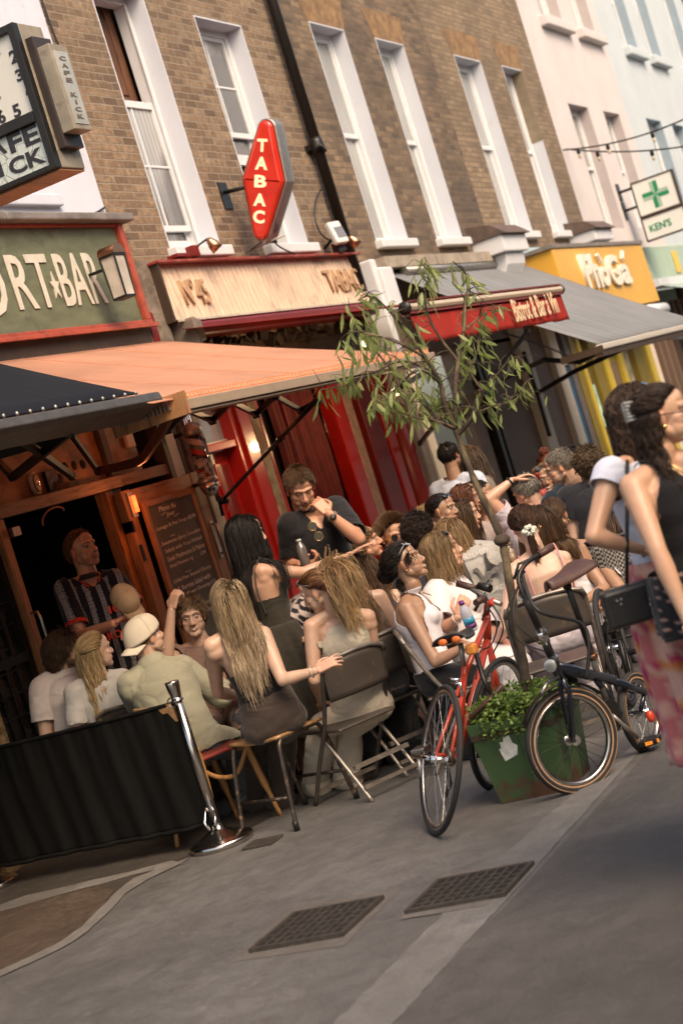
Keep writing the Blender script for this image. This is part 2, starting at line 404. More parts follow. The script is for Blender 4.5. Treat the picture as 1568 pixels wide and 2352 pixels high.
# the darker pavement under the tables with its curved edging (picture lower left)
A1, A2, A3 = pZ(0, 2075), pZ(230, 2015), pZ(415, 1980)
edge = [pZ(x, y) for x, y in ((430, 1976), (403, 1992), (343, 2020), (288, 2054), (252, 2096), (202, 2142), (147, 2178), (78, 2211), (0, 2247), (-200, 2316))]
edge2 = [pZ(x, y) for x, y in ((-200, 2285), (0, 2232), (70, 2200), (135, 2168), (190, 2130), (235, 2085), (270, 2048), (310, 2018), (360, 2000), (440, 1970))]
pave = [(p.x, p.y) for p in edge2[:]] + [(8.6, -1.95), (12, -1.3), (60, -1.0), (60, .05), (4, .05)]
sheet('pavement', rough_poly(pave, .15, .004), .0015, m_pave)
sheet('kerb_strip', rough_poly([(p.x, p.y) for p in edge+edge2], .07, .005), .006, m_kerb)
l1 = [pZ(x, y) for x, y in ((-60, 2092), (0, 2080), (60, 2058), (130, 2043), (215, 2022), (300, 2004), (395, 1978))]
l2 = [pZ(x, y) for x, y in ((425, 1985), (300, 2012), (225, 2035), (200, 2040), (120, 2062), (40, 2085), (-60, 2112))]
sheet('paving_joint', rough_poly([(p.x, p.y) for p in l1+l2], .06, .004), .0045, m_kerb)
gp = [pZ(x, y) for x, y in ((-60, 2112), (40, 2085), (120, 2062), (225, 2035), (262, 2045), (235, 2085), (190, 2130), (135, 2168), (70, 2200), (0, 2232), (-200, 2285))]
sheet('pavement_patch', [(p.x, p.y) for p in gp], .003, m_gravel)
# pale patched asphalt round the gullies and a joint line
sheet('asphalt_patch', rough_poly([(5.72, -3.46), (6.36, -3.44), (6.40, -2.90), (5.76, -2.93)], .08, .006), .0018, ground_mat('patch_a', (.135, .115, .1), (.15, .13, .115)))
sheet('asphalt_patch', rough_poly([(5.90, -4.0), (6.42, -3.98), (6.44, -3.60), (5.92, -3.62)], .08, .006), .0045, ground_mat('patch_b', (.15, .13, .115), (.17, .15, .13)))
def gully(c, lab):
    """cast iron drain grating: frame, pit and a grid of bars"""
    root = empty('drain_grate', (0, 0, 0), lab, 'drain grate', 'drain grates in the street')
    (x0, x1, y0, y1) = c
    r = MB(); w = .02; z = .019
    r.bb(x0, x1, y0, y0+w, 0, z); r.bb(x0, x1, y1-w, y1, 0, z); r.bb(x0, x0+w, y0+w, y1-w, 0, z); r.bb(x1-w, x1, y0+w, y1-w, 0, z)
    r.build('frame', m_iron, root)
    g = MB(); n = 9
    for i in range(1, n): 
        y = y0+w+(y1-y0-2*w)*i/n; g.bb(x0+w, x1-w, y-.006, y+.006, .011, z-.002)
    for i in range(1, 6):
        x = x0+w+(x1-x0-2*w)*i/6; g.bb(x-.006, x+.006, y0+w, y1-w, .0108, z-.0035)
    g.build('grating', m_iron, root)
    p = MB(); p.add([(x0+w, y0+w, .0135-.002), (x1-w, y0+w, .0115), (x1-w, y1-w, .0115), (x0+w, y1-w, .0115)], [(0, 1, 2, 3)]); p.build('pit', m_pit, root)
m_iron = M('cast_iron', (.055, .045, .038), .6, .3, .3, 30, .3, 90); m_pit = M('drain_pit', (.006, .005, .004), 1, 0, .1, 9, 0)
gully((5.83, 6.25, -3.41, -2.98), 'square iron drain grate nearer the camera in the asphalt')
gully((5.97, 6.34, -4.05, -3.62), 'square iron drain grate set in the pale channel, farther right')
mb = MB(); c = pZ(604, 1938); mb.bb(c.x-.07, c.x+.07, c.y-.09, c.y+.09, 0, .014); o = mb.build('access_cover', m_iron, bevel=.003)
tag(o, 'small dark iron cover in the asphalt beside the stanchion base', 'cover')
# ================================================================== TERRACE
TH = .24      # reveal depth
def wall_holes(x0, x1, z0, z1, holes, Y=0.0):
    """front face of a wall with rectangular openings, plus a solid back so that it has thickness"""
    xs = sorted({x0, x1, *[h[0] for h in holes], *[h[1] for h in holes]}); zs = sorted({z0, z1, *[h[2] for h in holes], *[h[3] for h in holes]})
    mb = MB()
    for i in range(len(xs)-1):
        for j in range(len(zs)-1):
            cx, cz = (xs[i]+xs[i+1])/2, (zs[j]+zs[j+1])/2
            if any(h[0] < cx < h[1] and h[2] < cz < h[3] for h in holes): continue
            mb.add([(xs[i], Y, zs[j]), (xs[i+1], Y, zs[j]), (xs[i+1], Y, zs[j+1]), (xs[i], Y, zs[j+1])], [(0, 1, 2, 3)])
    # roof slab and ends close the body
    mb.add([(x0, Y, z1), (x1, Y, z1), (x1, Y+6, z1), (x0, Y+6, z1)], [(0, 1, 2, 3)])
    return mb
def reveal(parent, x0, x1, z0, z1, m, Y=0.0, d=TH, name='reveal', arch=0, broken=False):
    mb = MB(); e = .004
    mb.bb(x0-.03, x0+e, Y-e, Y+d, z0, z1) if False else None
    for xa, xb in ((x0, x0+.012), (x1-.012, x1)):
        mb.bb(xa, xb, Y-.003, Y+d, z0, z1)
    mb.bb(x0+.012, x1-.012, Y-.003, Y+d, z1-.014, z1)
    mb.bb(x0+.012, x1-.012, Y+.01, Y+d, z0, z0+.01)
    return mb.build(name, m, parent)
def sash(parent, x0, x1, z0, z1, glass, fm, Y=0.0, d=TH, mid=.52, cols=1, rows=1, top_open=0, lab=None):
    """box sash window: frame (box), upper and lower sash with rails, glazing bars and panes"""
    X0, X1, Z0, Z1 = x0+.012, x1-.012, z0+.01, z1-.014
    y = Y+d-.06
    w = MB(); fw = .055
    w.bb(X0, X0+fw, y-.02, y+.06, Z0, Z1); w.bb(X1-fw, X1, y-.02, y+.06, Z0, Z1); w.bb(X0+fw, X1-fw, y-.02, y+.06, Z1-.05, Z1); w.bb(X0+fw, X1-fw, y-.03, y+.06, Z0, Z0+.04)
    win = w.build('window', fm, parent, bevel=.003)
    if lab: win['label'] = lab
    xa, xb = X0+fw, X1-fw; zt = Z1-.05; zb = Z0+.04; zm = zb+(zt-zb)*mid
    def one(za, zb_, yy, nm):
        s = MB(); r = .042
        s.bb(xa, xa+r, yy, yy+.03, za, zb_); s.bb(xb-r, xb, yy, yy+.03, za, zb_); s.bb(xa+r, xb-r, yy, yy+.03, za, za+.05); s.bb(xa+r, xb-r, yy, yy+.03, zb_-.04, zb_)
        for i in range(1, cols): 
            xx = xa+r+(xb-xa-2*r)*i/cols; s.bb(xx-.009, xx+.009, yy+.004, yy+.026, za+.05, zb_-.04)
        for i in range(1, rows):
            zz = za+.05+(zb_-za-.09)*i/rows; s.bb(xa+r, xb-r, yy+.006, yy+.024, zz-.009, zz+.009)
        s.build('sash', fm, win, bevel=.002)
        p = MB(); p.add([(xa+r, yy+.016, za+.05), (xb-r, yy+.016, za+.05), (xb-r, yy+.016, zb_-.04), (xa+r, yy+.016, zb_-.04)], [(0, 1, 2, 3)]); p.build('pane', glass, win)
    one(zm-.02, zt-top_open, y-.005, 'upper'); one(zb, zm+.02, y+.028, 'lower')
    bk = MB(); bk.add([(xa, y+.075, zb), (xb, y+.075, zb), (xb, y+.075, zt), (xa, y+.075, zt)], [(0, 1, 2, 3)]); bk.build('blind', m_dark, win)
    # small horns under the meeting rail
    return win
def sill(parent, x0, x1, z, m, Y=0.0, h=.09, out=.09, ext=.05):
    mb = MB(); mb.bb(x0-ext, x1+ext, Y-out, Y+.05, z-h, z+.002); return mb.build('sill', m, parent, bevel=.012)
def house(name, x0, x1, top, m, lab, wins, cat='house', z0=2.95, extra=()):
    root = empty(name, ((x0+x1)/2, 0, 0), lab, cat, 'terraced houses along the street')
    h = [(a, b, c, d) for a, b, c, d in wins]+list(extra)
    wall_holes(x0, x1, z0, top, h).build('wall', m, root)
    return root
# ---- white rendered house with the cafe (left)
HA = house('rendered_house', 5.0, 11.72, 11, m_white, 'white rendered house at the left with the green and orange shopfront', [(10.15, 11.04, 4.25, 6.3)], z0=4.0)
reveal(HA, 10.15, 11.04, 4.25, 6.3, m_revl); sash(HA, 10.15, 11.04, 4.25, 6.3, m_glass, m_wpaint); sill(HA, 10.15, 11.04, 4.25, m_white, out=.05)
# ---- brick house of the red shopfront
HB = house('brick_house', 11.72, 16.12, 11, m_brick1, 'warm brown brick house with two white sash windows above the red shopfront', [(12.54, 13.43, 3.82, 6.1), (14.29, 15.23, 3.82, 5.99)], z0=3.0)
for a, b, c, d, kw in ((12.54, 13.43, 3.82, 6.1, 0), (14.29, 15.23, 3.82, 5.99, 1)):
    reveal(HB, a, b, c, d, m_revl)
    sill(HB, a, b, c, m_wpaint)
# left window: upper part stands open on a dark room with a brown panelled shutter
def win_open(root, x0, x1, z0, z1):
    X0, X1 = x0+.012, x1-.012; y = TH-.06
    w = MB(); w.bb(X0, X0+.05, y-.02, y+.09, z0+.01, z1-.014); w.bb(X1-.06, X1, y-.02, y+.09, z0+.01, z1-.014); w.bb(X0+.05, X1-.06, y-.02, y+.09, z0+.01, z0+.05)
    w.bb(X0+.05, X1-.06, y-.02, y+.09, z1-.06, z1-.014)
    w.bb(X1-.075, X1-.06, y-.035, y-.02, z0+.05, z1-.06); win = w.build('window', m_wpaint, root, bevel=.003)
    s = MB(); xa, xb = X0+.05, X1-.06; za, zb = 4.03, 5.17; r = .04; yy = y
    s.bb(xa, xa+r, yy, yy+.035, za, zb); s.bb(xb-r, xb, yy, yy+.035, za, zb); s.bb(xa+r, xb-r, yy, yy+.035, za, za+.05); s.bb(xa+r, xb-r, yy-.004, yy+.038, zb-.06, zb)
    xm = (xa+xb)/2; s.bb(xm-.01, xm+.01, yy+.005, yy+.03, za+.05, zb-.06); zz = (za+zb)/2+.0; s.bb(xa+r, xb-r, yy+.007, yy+.028, zz-.01, zz+.01)
    s.build('sash', m_wpaint, win, bevel=.002)
    p = MB(); p.add([(xa+r, yy+.018, za+.05), (xb-r, yy+.018, za+.05), (xb-r, yy+.018, zb-.06), (xa+r, yy+.018, zb-.06)], [(0, 1, 2, 3)]); p.build('pane', m_glass, win)
    s = MB(); za, zb = 3.87, 4.09; yy = y+.045
    s.bb(xa, xa+r, yy, yy+.035, za, zb+.9); s.bb(xb-r, xb, yy, yy+.035, za, zb+.9); s.bb(xa+r, xb-r, yy, yy+.035, za, za+.09); s.bb(xm-.01, xm+.01, yy+.005, yy+.03, za+.09, zb+.85)
    s.build('sash', m_wpaint, win, bevel=.002)
    p = MB(); p.add([(xa+r, yy+.018, za+.09), (xb-r, yy+.018, za+.09), (xb-r, yy+.018, zb), (xa+r, yy+.018, zb)], [(0, 1, 2, 3)]); p.build('pane', m_glass, win)
    # shutter leaf folded in the opening, panelled
    sh = MB(); ys = y+.14
    sh.bb(xa+.06, xb+.04, ys, ys+.03, 5.0, z1-.02); 
    for (c0, c1) in ((5.28, 5.95),): 
        sh.bb(xa+.14, xb-.12, ys-.012, ys, c0, c1)
    sh.bb(xa+.06, xa+.14, ys-.02, ys, 5.0, z1-.02); sh.bb(xb-.12, xb-.02, ys-.02, ys, 5.0, z1-.02); sh.bb(xa+.14, xb-.12, ys-.02, ys, 5.16, 5.26)
    sh.build('shutter', wood('shutter_wood', (.12, .045, .02), 2), win, bevel=.004)
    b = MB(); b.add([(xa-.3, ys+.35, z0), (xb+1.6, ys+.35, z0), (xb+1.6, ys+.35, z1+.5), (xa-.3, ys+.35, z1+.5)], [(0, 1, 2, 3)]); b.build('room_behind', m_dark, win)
win_open(HB, 12.54, 13.43, 3.82, 6.1)
def win_two(root, x0, x1, z0, z1):
    X0, X1 = x0+.012, x1-.012; y = TH-.06
    w = MB(); w.bb(X0, X0+.05, y-.02, y+.09, z0+.01, z1-.014); w.bb(X1-.07, X1, y-.02, y+.09, z0+.01, z1-.014); w.bb(X0+.05, X1-.07, y-.02, y+.09, z0+.01, z0+.05); w.bb(X0+.05, X1-.07, y-.02, y+.09, z1-.075, z1-.014)
    win = w.build('window', m_wpaint, root, bevel=.003)
    xa, xb = X0+.05, X1-.07; xm = (xa+xb)/2; r = .04
    for za, zb, yy, bar, pn in ((4.93, z1-.075, y, 1, m_glass), (4.68, 4.99, y+.04, 0, m_glass)):
        s = MB(); s.bb(xa, xa+r, yy, yy+.033, za, zb); s.bb(xb-r, xb, yy, yy+.033, za, zb); s.bb(xa+r, xb-r, yy, yy+.033, za, za+(.05 if bar else .1)); s.bb(xa+r, xb-r, yy, yy+.033, zb-.04, zb)
        s.bb(xm-.01, xm+.01, yy+.005, yy+.028, za+.05, zb-.04)
        if bar: zz = (za+zb)/2; s.bb(xa+r, xb-r, yy+.007, yy+.026, zz-.01, zz+.01)
        s.build('sash', m_wpaint, win, bevel=.002)
        p = MB(); p.add([(xa+r, yy+.018, za+.05), (xb-r, yy+.018, za+.05), (xb-r, yy+.018, zb-.04), (xa+r, yy+.018, zb-.04)], [(0, 1, 2, 3)]); p.build('pane', pn, win)
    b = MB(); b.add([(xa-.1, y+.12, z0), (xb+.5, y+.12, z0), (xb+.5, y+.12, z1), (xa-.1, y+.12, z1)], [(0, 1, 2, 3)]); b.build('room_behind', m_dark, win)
win_two(HB, 14.29, 15.23, 3.82, 5.99)
HC = house('brick_house', 16.12, 20.5, 11, m_brick2, 'sooty brick house beyond the drainpipe above the grey awning', [(16.92, 17.83, 3.84, 6.22), (18.71, 19.57, 3.84, 6.22)], z0=3.5)
HD = house('brick_house', 20.5, 24.94, 11, m_brick3, 'tan brick house next to the pink one, above the yellow sign', [(21.33, 22.36, 3.9, 6.26), (23.25, 24.12, 3.9, 6.28)], z0=3.7)
for H_, L_ in ((HC, ((16.92, 17.83, 3.84, 6.22), (18.71, 19.57, 3.84, 6.22))), (HD, ((21.33, 22.36, 3.9, 6.26), (23.25, 24.12, 3.9, 6.28)))):
    for a, b, c, d in L_:
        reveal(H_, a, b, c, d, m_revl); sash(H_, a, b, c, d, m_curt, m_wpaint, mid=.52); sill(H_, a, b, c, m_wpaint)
        mb = MB(); mb.prism([(a-.02, -.004, d), (b+.02, -.004, d), (b+.16, -.004, d+.34), (a-.16, -.004, d+.34)], (0, .02, 0)); mb.build('lintel', M('rubbed_brick', (.27, .165, .09), .9, 0, .2, 9, .4, 40, .01, .2, .5, (.1, .06, .04), .5, 6), H_)
# unpainted upper corner of the last brick window's reveal
mb = MB(); mb.add([(24.105, -.008, 5.25), (24.105, TH-.08, 5.25), (24.105, TH-.08, 6.26), (24.105, -.008, 6.26)], [(0, 1, 2, 3)]); mb.build('bare_plaster', M('bare_plaster', (.22, .17, .12), .9, 0, .2, 6, .3), HD)
HE = house('rendered_house', 24.94, 29.6, 11, m_pink, 'pale pink rendered house with deep window reveals', [(26.05, 27.15, 3.95, 5.93), (28.05, 29.05, 3.95, 5.93), (26.05, 27.25, 7.27, 9.2), (28.05, 29.15, 7.27, 9.2)], z0=3.6)
HF = house('rendered_house', 29.6, 34.5, 11, m_blue, 'pale blue rendered house beyond the pink one', [(30.93, 32.04, 3.95, 5.97), (32.9, 33.9, 3.95, 5.97), (31.0, 32.0, 7.25, 9.2), (32.85, 33.85, 7.25, 9.2)], z0=3.3)
HG = house('rendered_house', 34.5, 39.2, 11, m_pale, 'whitish rendered house at the far right behind the blue one', [(35.6, 36.7, 3.95, 5.97), (37.5, 38.5, 3.95, 5.97), (35.6, 36.7, 7.25, 9.2), (37.5, 38.5, 7.25, 9.2)], z0=.0)
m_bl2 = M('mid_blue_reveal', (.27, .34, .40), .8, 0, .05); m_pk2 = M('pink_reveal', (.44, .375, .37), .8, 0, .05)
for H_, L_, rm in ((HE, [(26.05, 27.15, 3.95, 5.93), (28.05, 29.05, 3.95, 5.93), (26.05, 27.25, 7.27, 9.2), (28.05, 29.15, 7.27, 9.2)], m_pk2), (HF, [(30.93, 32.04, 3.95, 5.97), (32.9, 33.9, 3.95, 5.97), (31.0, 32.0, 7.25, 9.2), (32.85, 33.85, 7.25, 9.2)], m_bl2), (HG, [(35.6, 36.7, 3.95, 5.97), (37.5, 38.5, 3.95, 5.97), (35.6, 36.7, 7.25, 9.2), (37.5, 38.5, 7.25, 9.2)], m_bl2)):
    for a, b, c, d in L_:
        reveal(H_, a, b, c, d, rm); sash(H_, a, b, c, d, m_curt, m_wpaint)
        if c > 7: 
            mb = MB(); mb.bb(a-.16, b+.16, -.13, .05, c-.16, c+.002); mb.build('sill', {id(HE): m_pink, id(HF): m_blue}.get(id(H_), m_pale), H_, bevel=.02)
# ---- far end of the street: more of the terrace
for k, (a, b, m) in enumerate(((39.2, 44, m_brick3), (44, 60, m_pink))):
    house('terraced_house', a, b, 10.5, m, ('tan brick terraced house at the far end of the street', 'pink rendered house closing the far end of the street')[k], [], z0=0)
# ---- drain pipe
pa, pb = pY(813, 592, -.09), pY(617, -5, -.09)
px_, = (pa.x+pb.x)/2,
mb = MB(); mb.tube([(px_, -.09, 3.3), (px_, -.09, 10.5)], .055, 14)
dp = mb.build('drainpipe', M('black_iron_pipe', (.014, .011, .009), .35, .3, .2, 20, .15, 60)); tag(dp, 'black cast iron drainpipe between the two brick houses', 'drainpipe')
mb = MB()
for z in (4.72, 7.6): mb.lathe([(.075, 0), (.078, .03), (.07, .12), (.062, .16)], (px_, -.09, z), n=16); mb.bb(px_-.11, px_+.11, -.06, .0, z+.04, z+.10); mb.tube([(px_-.07, -.1, z+.02), (px_-.1, -.16, z+.06), (px_-.02, -.17, z+.0)], .02, 6)
mb.build('pipe_collar', MATS['black_iron_pipe'], dp)
# ================================================================== SHOPFRONT OF THE CAFE (white house)
def part(root, name, m, *boxes, bevel=.004):
    left = [list(b) for b in boxes]; out = None
    while left:                                   # boxes that touch form one mesh, separate ones become objects of their own
        g = [left.pop(0)]; grew = True
        while grew:
            grew = False
            for b in left[:]:
                if any(all(min(a[i], a[i+1]) <= max(b[i], b[i+1])+.012 and min(b[i], b[i+1]) <= max(a[i], a[i+1])+.012 for i in (0, 2, 4)) for a in g): g.append(b); left.remove(b); grew = True
        mb = MB()
        for b in g: mb.bb(*b)
        o = mb.build(name, m, root, bevel=bevel); out = out or o
    return out
part(HA, 'fascia', m_green, (5, 11.66, -.06, .02, 3.20, 4.0))
part(HA, 'fascia_frame', m_orange, (5, 11.74, -.10, -.06, 3.19, 3.238), (11.662, 11.73, -.10, -.058, 3.24, 4.0), (5, 11.66, -.09, -.058, 3.985, 4.005), (5, 11.76, -.13, -.102, 3.175, 3.205)); part(HA, 'cornice_board', m_darkbrown, (5, 11.72, -.057, .02, 3.05, 3.198))
mb = MB()
xs = 5.0
while xs < 11.7:
    xe = min(xs+random.uniform(.8, 1.2), 11.83); mb.bb(xs, xe-.006, -.17+random.uniform(-.01, .01), .0, 4.008, 4.07+random.uniform(-.006, .006)); xs = xe
mb.build('lead_flashing', m_lead, HA, bevel=.012)
T = V((1, 0, 0)); U = V((0, 0, 1)); m_letter = M('aged_white_lettering', (.55, .50, .42), .6, 0, .12, 12, .1)
def ftext(s, xa, xb, za, zb, Y, m, root, depth=.006, bold=0.0, nm='lettering', up=U):
    return text(s, (xa, Y, za), T, up, zb-za, xb-xa, depth, m, root, nm, bold)
ftext('SP', 8.73, 9.60, 3.40, 3.80, -.068, m_letter, HA, bold=.012)
ftext('O', 9.66, 9.99, 3.37, 3.80, -.068, m_letter, HA, bold=.012)
ftext('RT', 10.08, 10.58, 3.40, 3.79, -.068, m_letter, HA, bold=.012)
ftext('BAR', 10.67, 11.24, 3.40, 3.79, -.068, m_letter, HA, bold=.012)
mb = MB(); sp = []; cx, cz = 10.76, 3.58
cx = 10.60
for k in range(10):
    a = math.pi/2+k*math.pi/5; r = (.085 if k % 2 == 0 else .034); sp.append((cx+r*math.cos(a)*.75, -.072, cz-.03+r*math.sin(a)*1.3))
# the star stands between the two words
sp = [(x+.0, y, z) for x, y, z in sp]
mb.prism(sp, (0, .01, 0)); mb.build('star', m_letter, HA)
# wall panelling, beams, posts above and round the cafe opening
part(HA, 'panelling', m_ply, (5, 10.60, .0, .05, 2.14, 2.62), (10.70, 11.14, .02, .06, 2.14, 2.62))
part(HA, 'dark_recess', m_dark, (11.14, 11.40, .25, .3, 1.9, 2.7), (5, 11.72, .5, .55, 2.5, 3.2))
part(HA, 'beam', m_grywd, (5, 10.66, -.07, .05, 2.055, 2.138), (10.68, 11.40, -.03, .05, 2.06, 2.14))
part(HA, 'cornice_board', m_darkbrown, (5, 11.6, -.05, .1, 2.56, 2.66), (5, 11.72, -.02, .1, 2.66, 3.06))
part(HA, 'mullion', m_darkbrown, (10.61, 10.69, -.04, .05, 2.14, 2.56), (11.40, 11.47, -.05, .06, 0, 2.62))
part(HA, 'post', m_cream, (11.52, 11.66, -.02, .05, 0, 2.9)); part(HA, 'post', m_darkbrown, (11.66, 11.72, -.03, .05, 0, 2.9))
part(HA, 'door_jamb', m_wd, (10.46, 10.55, -.04, .06, 0, 2.05), (9.12, 9.2, -.05, .06, 0, 2.05)); part(HA, 'door_post', m_darkbrown, (10.552, 10.70, -.02, .06, 0, 2.05))
lb = MB()
for x, z in ((10.35, 2.28), (10.24, 2.285), (10.13, 2.29), (10.03, 2.22)): lb.lathe([(.0, 0), (.032, 0), (.034, .004)], (x, -.004, z), (0, 1, 0), 16)
lb.build('vent_holes', m_dark, HA)
part(HA, 'vent_grille', m_cream, (11.0, 11.1, -.01, .02, 2.32, 2.52))
# interior of the cafe
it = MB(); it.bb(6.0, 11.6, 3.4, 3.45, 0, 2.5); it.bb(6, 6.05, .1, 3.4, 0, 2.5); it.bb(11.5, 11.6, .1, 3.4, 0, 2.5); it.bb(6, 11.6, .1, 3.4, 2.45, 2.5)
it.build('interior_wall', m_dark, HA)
it = MB(); it.bb(9.3, 9.95, 1.2, 1.23, 1.0, 1.98); it.bb(9.3, 9.4, 1.23, 1.6, 0, 1.0); it.build('interior_board', M('dim_board', (.012, .010, .009), .6, 0, .1), HA)
ftext('BONZINI', 9.42, 9.88, 1.80, 1.88, 1.19, M('dim_lettering', (.05, .032, .026), .8, 0, .1), HA, .004, .01)
it = MB(); it.ball((10.55, 1.4, 2.0), (.13, .13, .13)); it.build('lamp_shade', M('dark_shade', (.02, .014, .012), .5, 0, .1), HA)
it = MB(); it.tube([V((10.25, .3, 2.02))+V((math.cos(a)*.15, 0, math.sin(a)*.06-.02*a)) for a in [i*.25 for i in range(-1, 14)]], .007, 6); it.build('hanging_cable', M('pale_cable', (.35, .22, .15), .6, 0, .1), HA)
# leaded windows left of the opening
def leaded(root, x0, x1, z0, z1, y):
    f = MB()
    f.bb(x0, x0+.05, y-.03, y+.03, z0, z1); f.bb(x1-.05, x1, y-.03, y+.03, z0, z1); f.bb(x0+.05, x1-.05, y-.03, y+.03, z1-.05, z1); f.bb(x0+.05, x1-.05, y-.03, y+.03, z0, z0+.06); f.bb(x0+.05, x1-.05, y-.03, y+.03, (z0+z1)/2-.03, (z0+z1)/2+.03)
    n = 4
    for i in range(1, n): xx = x0+.05+(x1-x0-.1)*i/n; f.bb(xx-.006, xx+.006, y-.008, y+.008, z0+.06, z1-.05)
    k = 11
    for i in range(1, k): zz = z0+.06+(z1-z0-.1)*i/k; f.bb(x0+.05, x1-.05, y-.006, y+.006, zz-.005, zz+.005)
    w = f.build('window', m_black, root)
    p = MB(); p.add([(x0, y+.012, z0), (x1, y+.012, z0), (x1, y+.012, z1), (x0, y+.012, z1)], [(0, 1, 2, 3)])
    t = NT('stained_glass'); vo = t.N('ShaderNodeTexVoronoi'); vo.inputs['Scale'].default_value = 7; t.L(t.tc.outputs['Object'], vo.inputs['Vector'])
    c = t.ramp(vo.outputs['Color'], [(0, (.006, .012, .01)), (.5, (.05, .045, .035)), (.8, (.006, .006, .006)), (1, (.16, .13, .1))]); t.L(c, t.b.inputs['Base Color']); t.b.inputs['Roughness'].default_value = .12
    p.build('pane', t.m, w)
leaded(HA, 8.55, 9.11, .35, 2.0, .02); leaded(HA, 7.9, 8.5, .35, 2.0, .02)
part(HA, 'stall_riser', M('peeling_cream', (.30, .2, .1), .8, 0, .4, 20, .5, 50, .01, .3, .8, (.06, .03, .015), .5, 12), (7.8, 9.11, -.02, .06, 0, .33), (8.5, 8.56, -.06, .03, 0, 2.0))
g = MB(); a = V((9.16, -.06, 1.42)); g.tube([a, a+V((0, -.05, 0)), a+V((0, -.06, -.05)), a+V((0, -.06, -.22)), a+V((0, -.05, -.26)), a+V((0, 0, -.26))], .009, 8); g.build('door_handle', m_steel, HA)
g = MB(); g.bb(9.13, 9.17, -.065, -.05, 1.0, 1.1); g.bb(9.22, 9.30, -.08, 0, 1.92, 1.98); g.build('lock_plate', m_steel, HA, bevel=.003)
# things fixed on the panelling
root = empty('barometer', (9.70, -.02, 2.16), 'octagonal pale barometer hung on the brown panelling', 'barometer')
o8 = lambda r, y: [(9.70+r*.8*math.cos(rad(22.5+45*k)), y, 2.225+r*1.35*math.sin(rad(22.5+45*k))) for k in range(8)]
mb = MB(); mb.prism(o8(.062, -.03), (0, .028, 0)); mb.build('case', M('bone', (.42, .34, .24), .5, 0, .15, 30), root, bevel=.004)
mb = MB(); mb.prism(o8(.048, -.036), (0, .005, 0)); mb.build('ring', m_darkbrown, root); mb = MB(); mb.prism(o8(.042, -.040), (0, .005, 0)); mb.build('face', MATS['bone'], root)
mb = MB(); mb.lathe([(.024, 0), (.022, .005), (.015, .01), (0.001, .012)], (9.70, -.041, 2.225), (0, -1, 0)); mb.build('dial', m_chrome, root)
root = empty('framed_picture', (9.9, -.02, 2.14), 'small dark mirror picture in a black frame beside the barometer', 'picture')
part(root, 'frame', m_black, (9.83, 9.97, -.03, 0, 2.14, 2.29)); part(root, 'picture', M('silvery_print', (.16, .13, .10), .15, .6, .8, 25, .1), (9.84, 9.96, -.034, -.028, 2.15, 2.28))
# chalkboard leaf with its frame (stands in front of tiled wall)
tl = MB(); tl.bb(10.7, 11.9, .0, .02, 0, 2.0); 
for i in range(28):
    for k in range(7): tl.bb(10.84+k*.075, 10.84+k*.075+.07, -.008, .0, .05+i*.07, .05+i*.07+.065)
tl.build('tiled_wall', M('dark_green_tile', (.012, .014, .012), .15, 0, .4, 14, 0), HA)
DL = empty('wooden_door', (10.72, -.08, 0), 'open oak door leaf in which the chalkboard hangs', 'door')
part(DL, 'stile', m_wd, (10.72, 10.84, -.12, -.05, 0, 2.02)); part(DL, 'stile', m_wd, (11.74, 11.87, -.12, -.05, 0, 2.02))
part(DL, 'rail', m_wdx, (10.84, 11.74, -.115, -.055, 1.90, 2.015)); part(DL, 'rail', m_wdx, (10.84, 11.74, -.115, -.055, .3, .45))
mb = MB(); mb.bb(11.79, 11.83, -.135, -.12, 1.33, 1.62); mb.tube([(11.81, -.135, 1.6), (11.81, -.17, 1.58), (11.81, -.18, 1.5), (11.81, -.17, 1.38), (11.81, -.135, 1.36)], .012, 8); mb.build('door_handle', m_steel, DL, bevel=.003)
mb = MB(); mb.bb(10.735, 10.77, -.13, -.12, 1.5, 1.62); mb.bb(10.72, 10.74, -.135, -.05, 1.72, 1.8); mb.build('hinge', m_black, DL)
CB = empty('chalkboard', (11.3, -.13, .95), 'tall menu chalkboard with handwritten dishes in a wooden frame', 'chalkboard')
bx0, bx1, bz0, bz1 = 10.96, 11.72, .75, 1.905
part(CB, 'frame', m_wd, (bx0, bx0+.045, -.16, -.125, bz0, bz1), (bx1-.045, bx1, -.16, -.125, bz0, bz1)); part(CB, 'frame', m_wdx, (bx0+.045, bx1-.045, -.16, -.125, bz1-.045, bz1), (bx0+.045, bx1-.045, -.16, -.125, bz0, bz0+.045))
part(CB, 'slate', M('slate_board', (.10, .092, .075), .8, 0, .25, 4, .05, 60), (bx0+.045, bx1-.045, -.147, -.13, bz0+.045, bz1-.045), bevel=0)
m_chalk = M('chalk', (.75, .70, .60), .95, 0, .2, 60, 0)
def chalk(s, x, z, h, w=None, sl=.02):
    return text(s, (x, -.1485, z), V((1, 0, sl)), V((.12, 0, 1)), h, w, .0015, m_chalk, CB, 'chalk_writing', -.004)
chalk('Menu du', 11.16, 1.80, .04, .24); chalk('Jour', 11.24, 1.745, .04, .12)
for k, (s, w, x0) in enumerate((('. Lovage & Pea Soup £8.50', .62, 11.02), ('—', .07, 11.2), ('. Sunomono (Spicy Cucumber', .62, 11.03), ('Salad) with Yuzu Pickled', .56, 11.07), ('Enoki Mushrooms & Makrut', .57, 11.07), ('fried Peanuts vg        £14', .55, 11.07), ('—', .09, 11.25), ('. Grilled Pear, Roasted Chicory,', .6, 11.03), ('& Burrata Salad with', .5, 11.08), ('Elderflower Dressing £15', .56, 11.08), ('+ WALNUTS', .2, 11.14), ('. Roasted Chicken with', .52, 11.05), ('Herb Sauce & Pasta £17', .52, 11.08))):
    chalk(s, x0, 1.665-k*.057, .036 if s != '—' else .004, w, .03)
mb = MB()
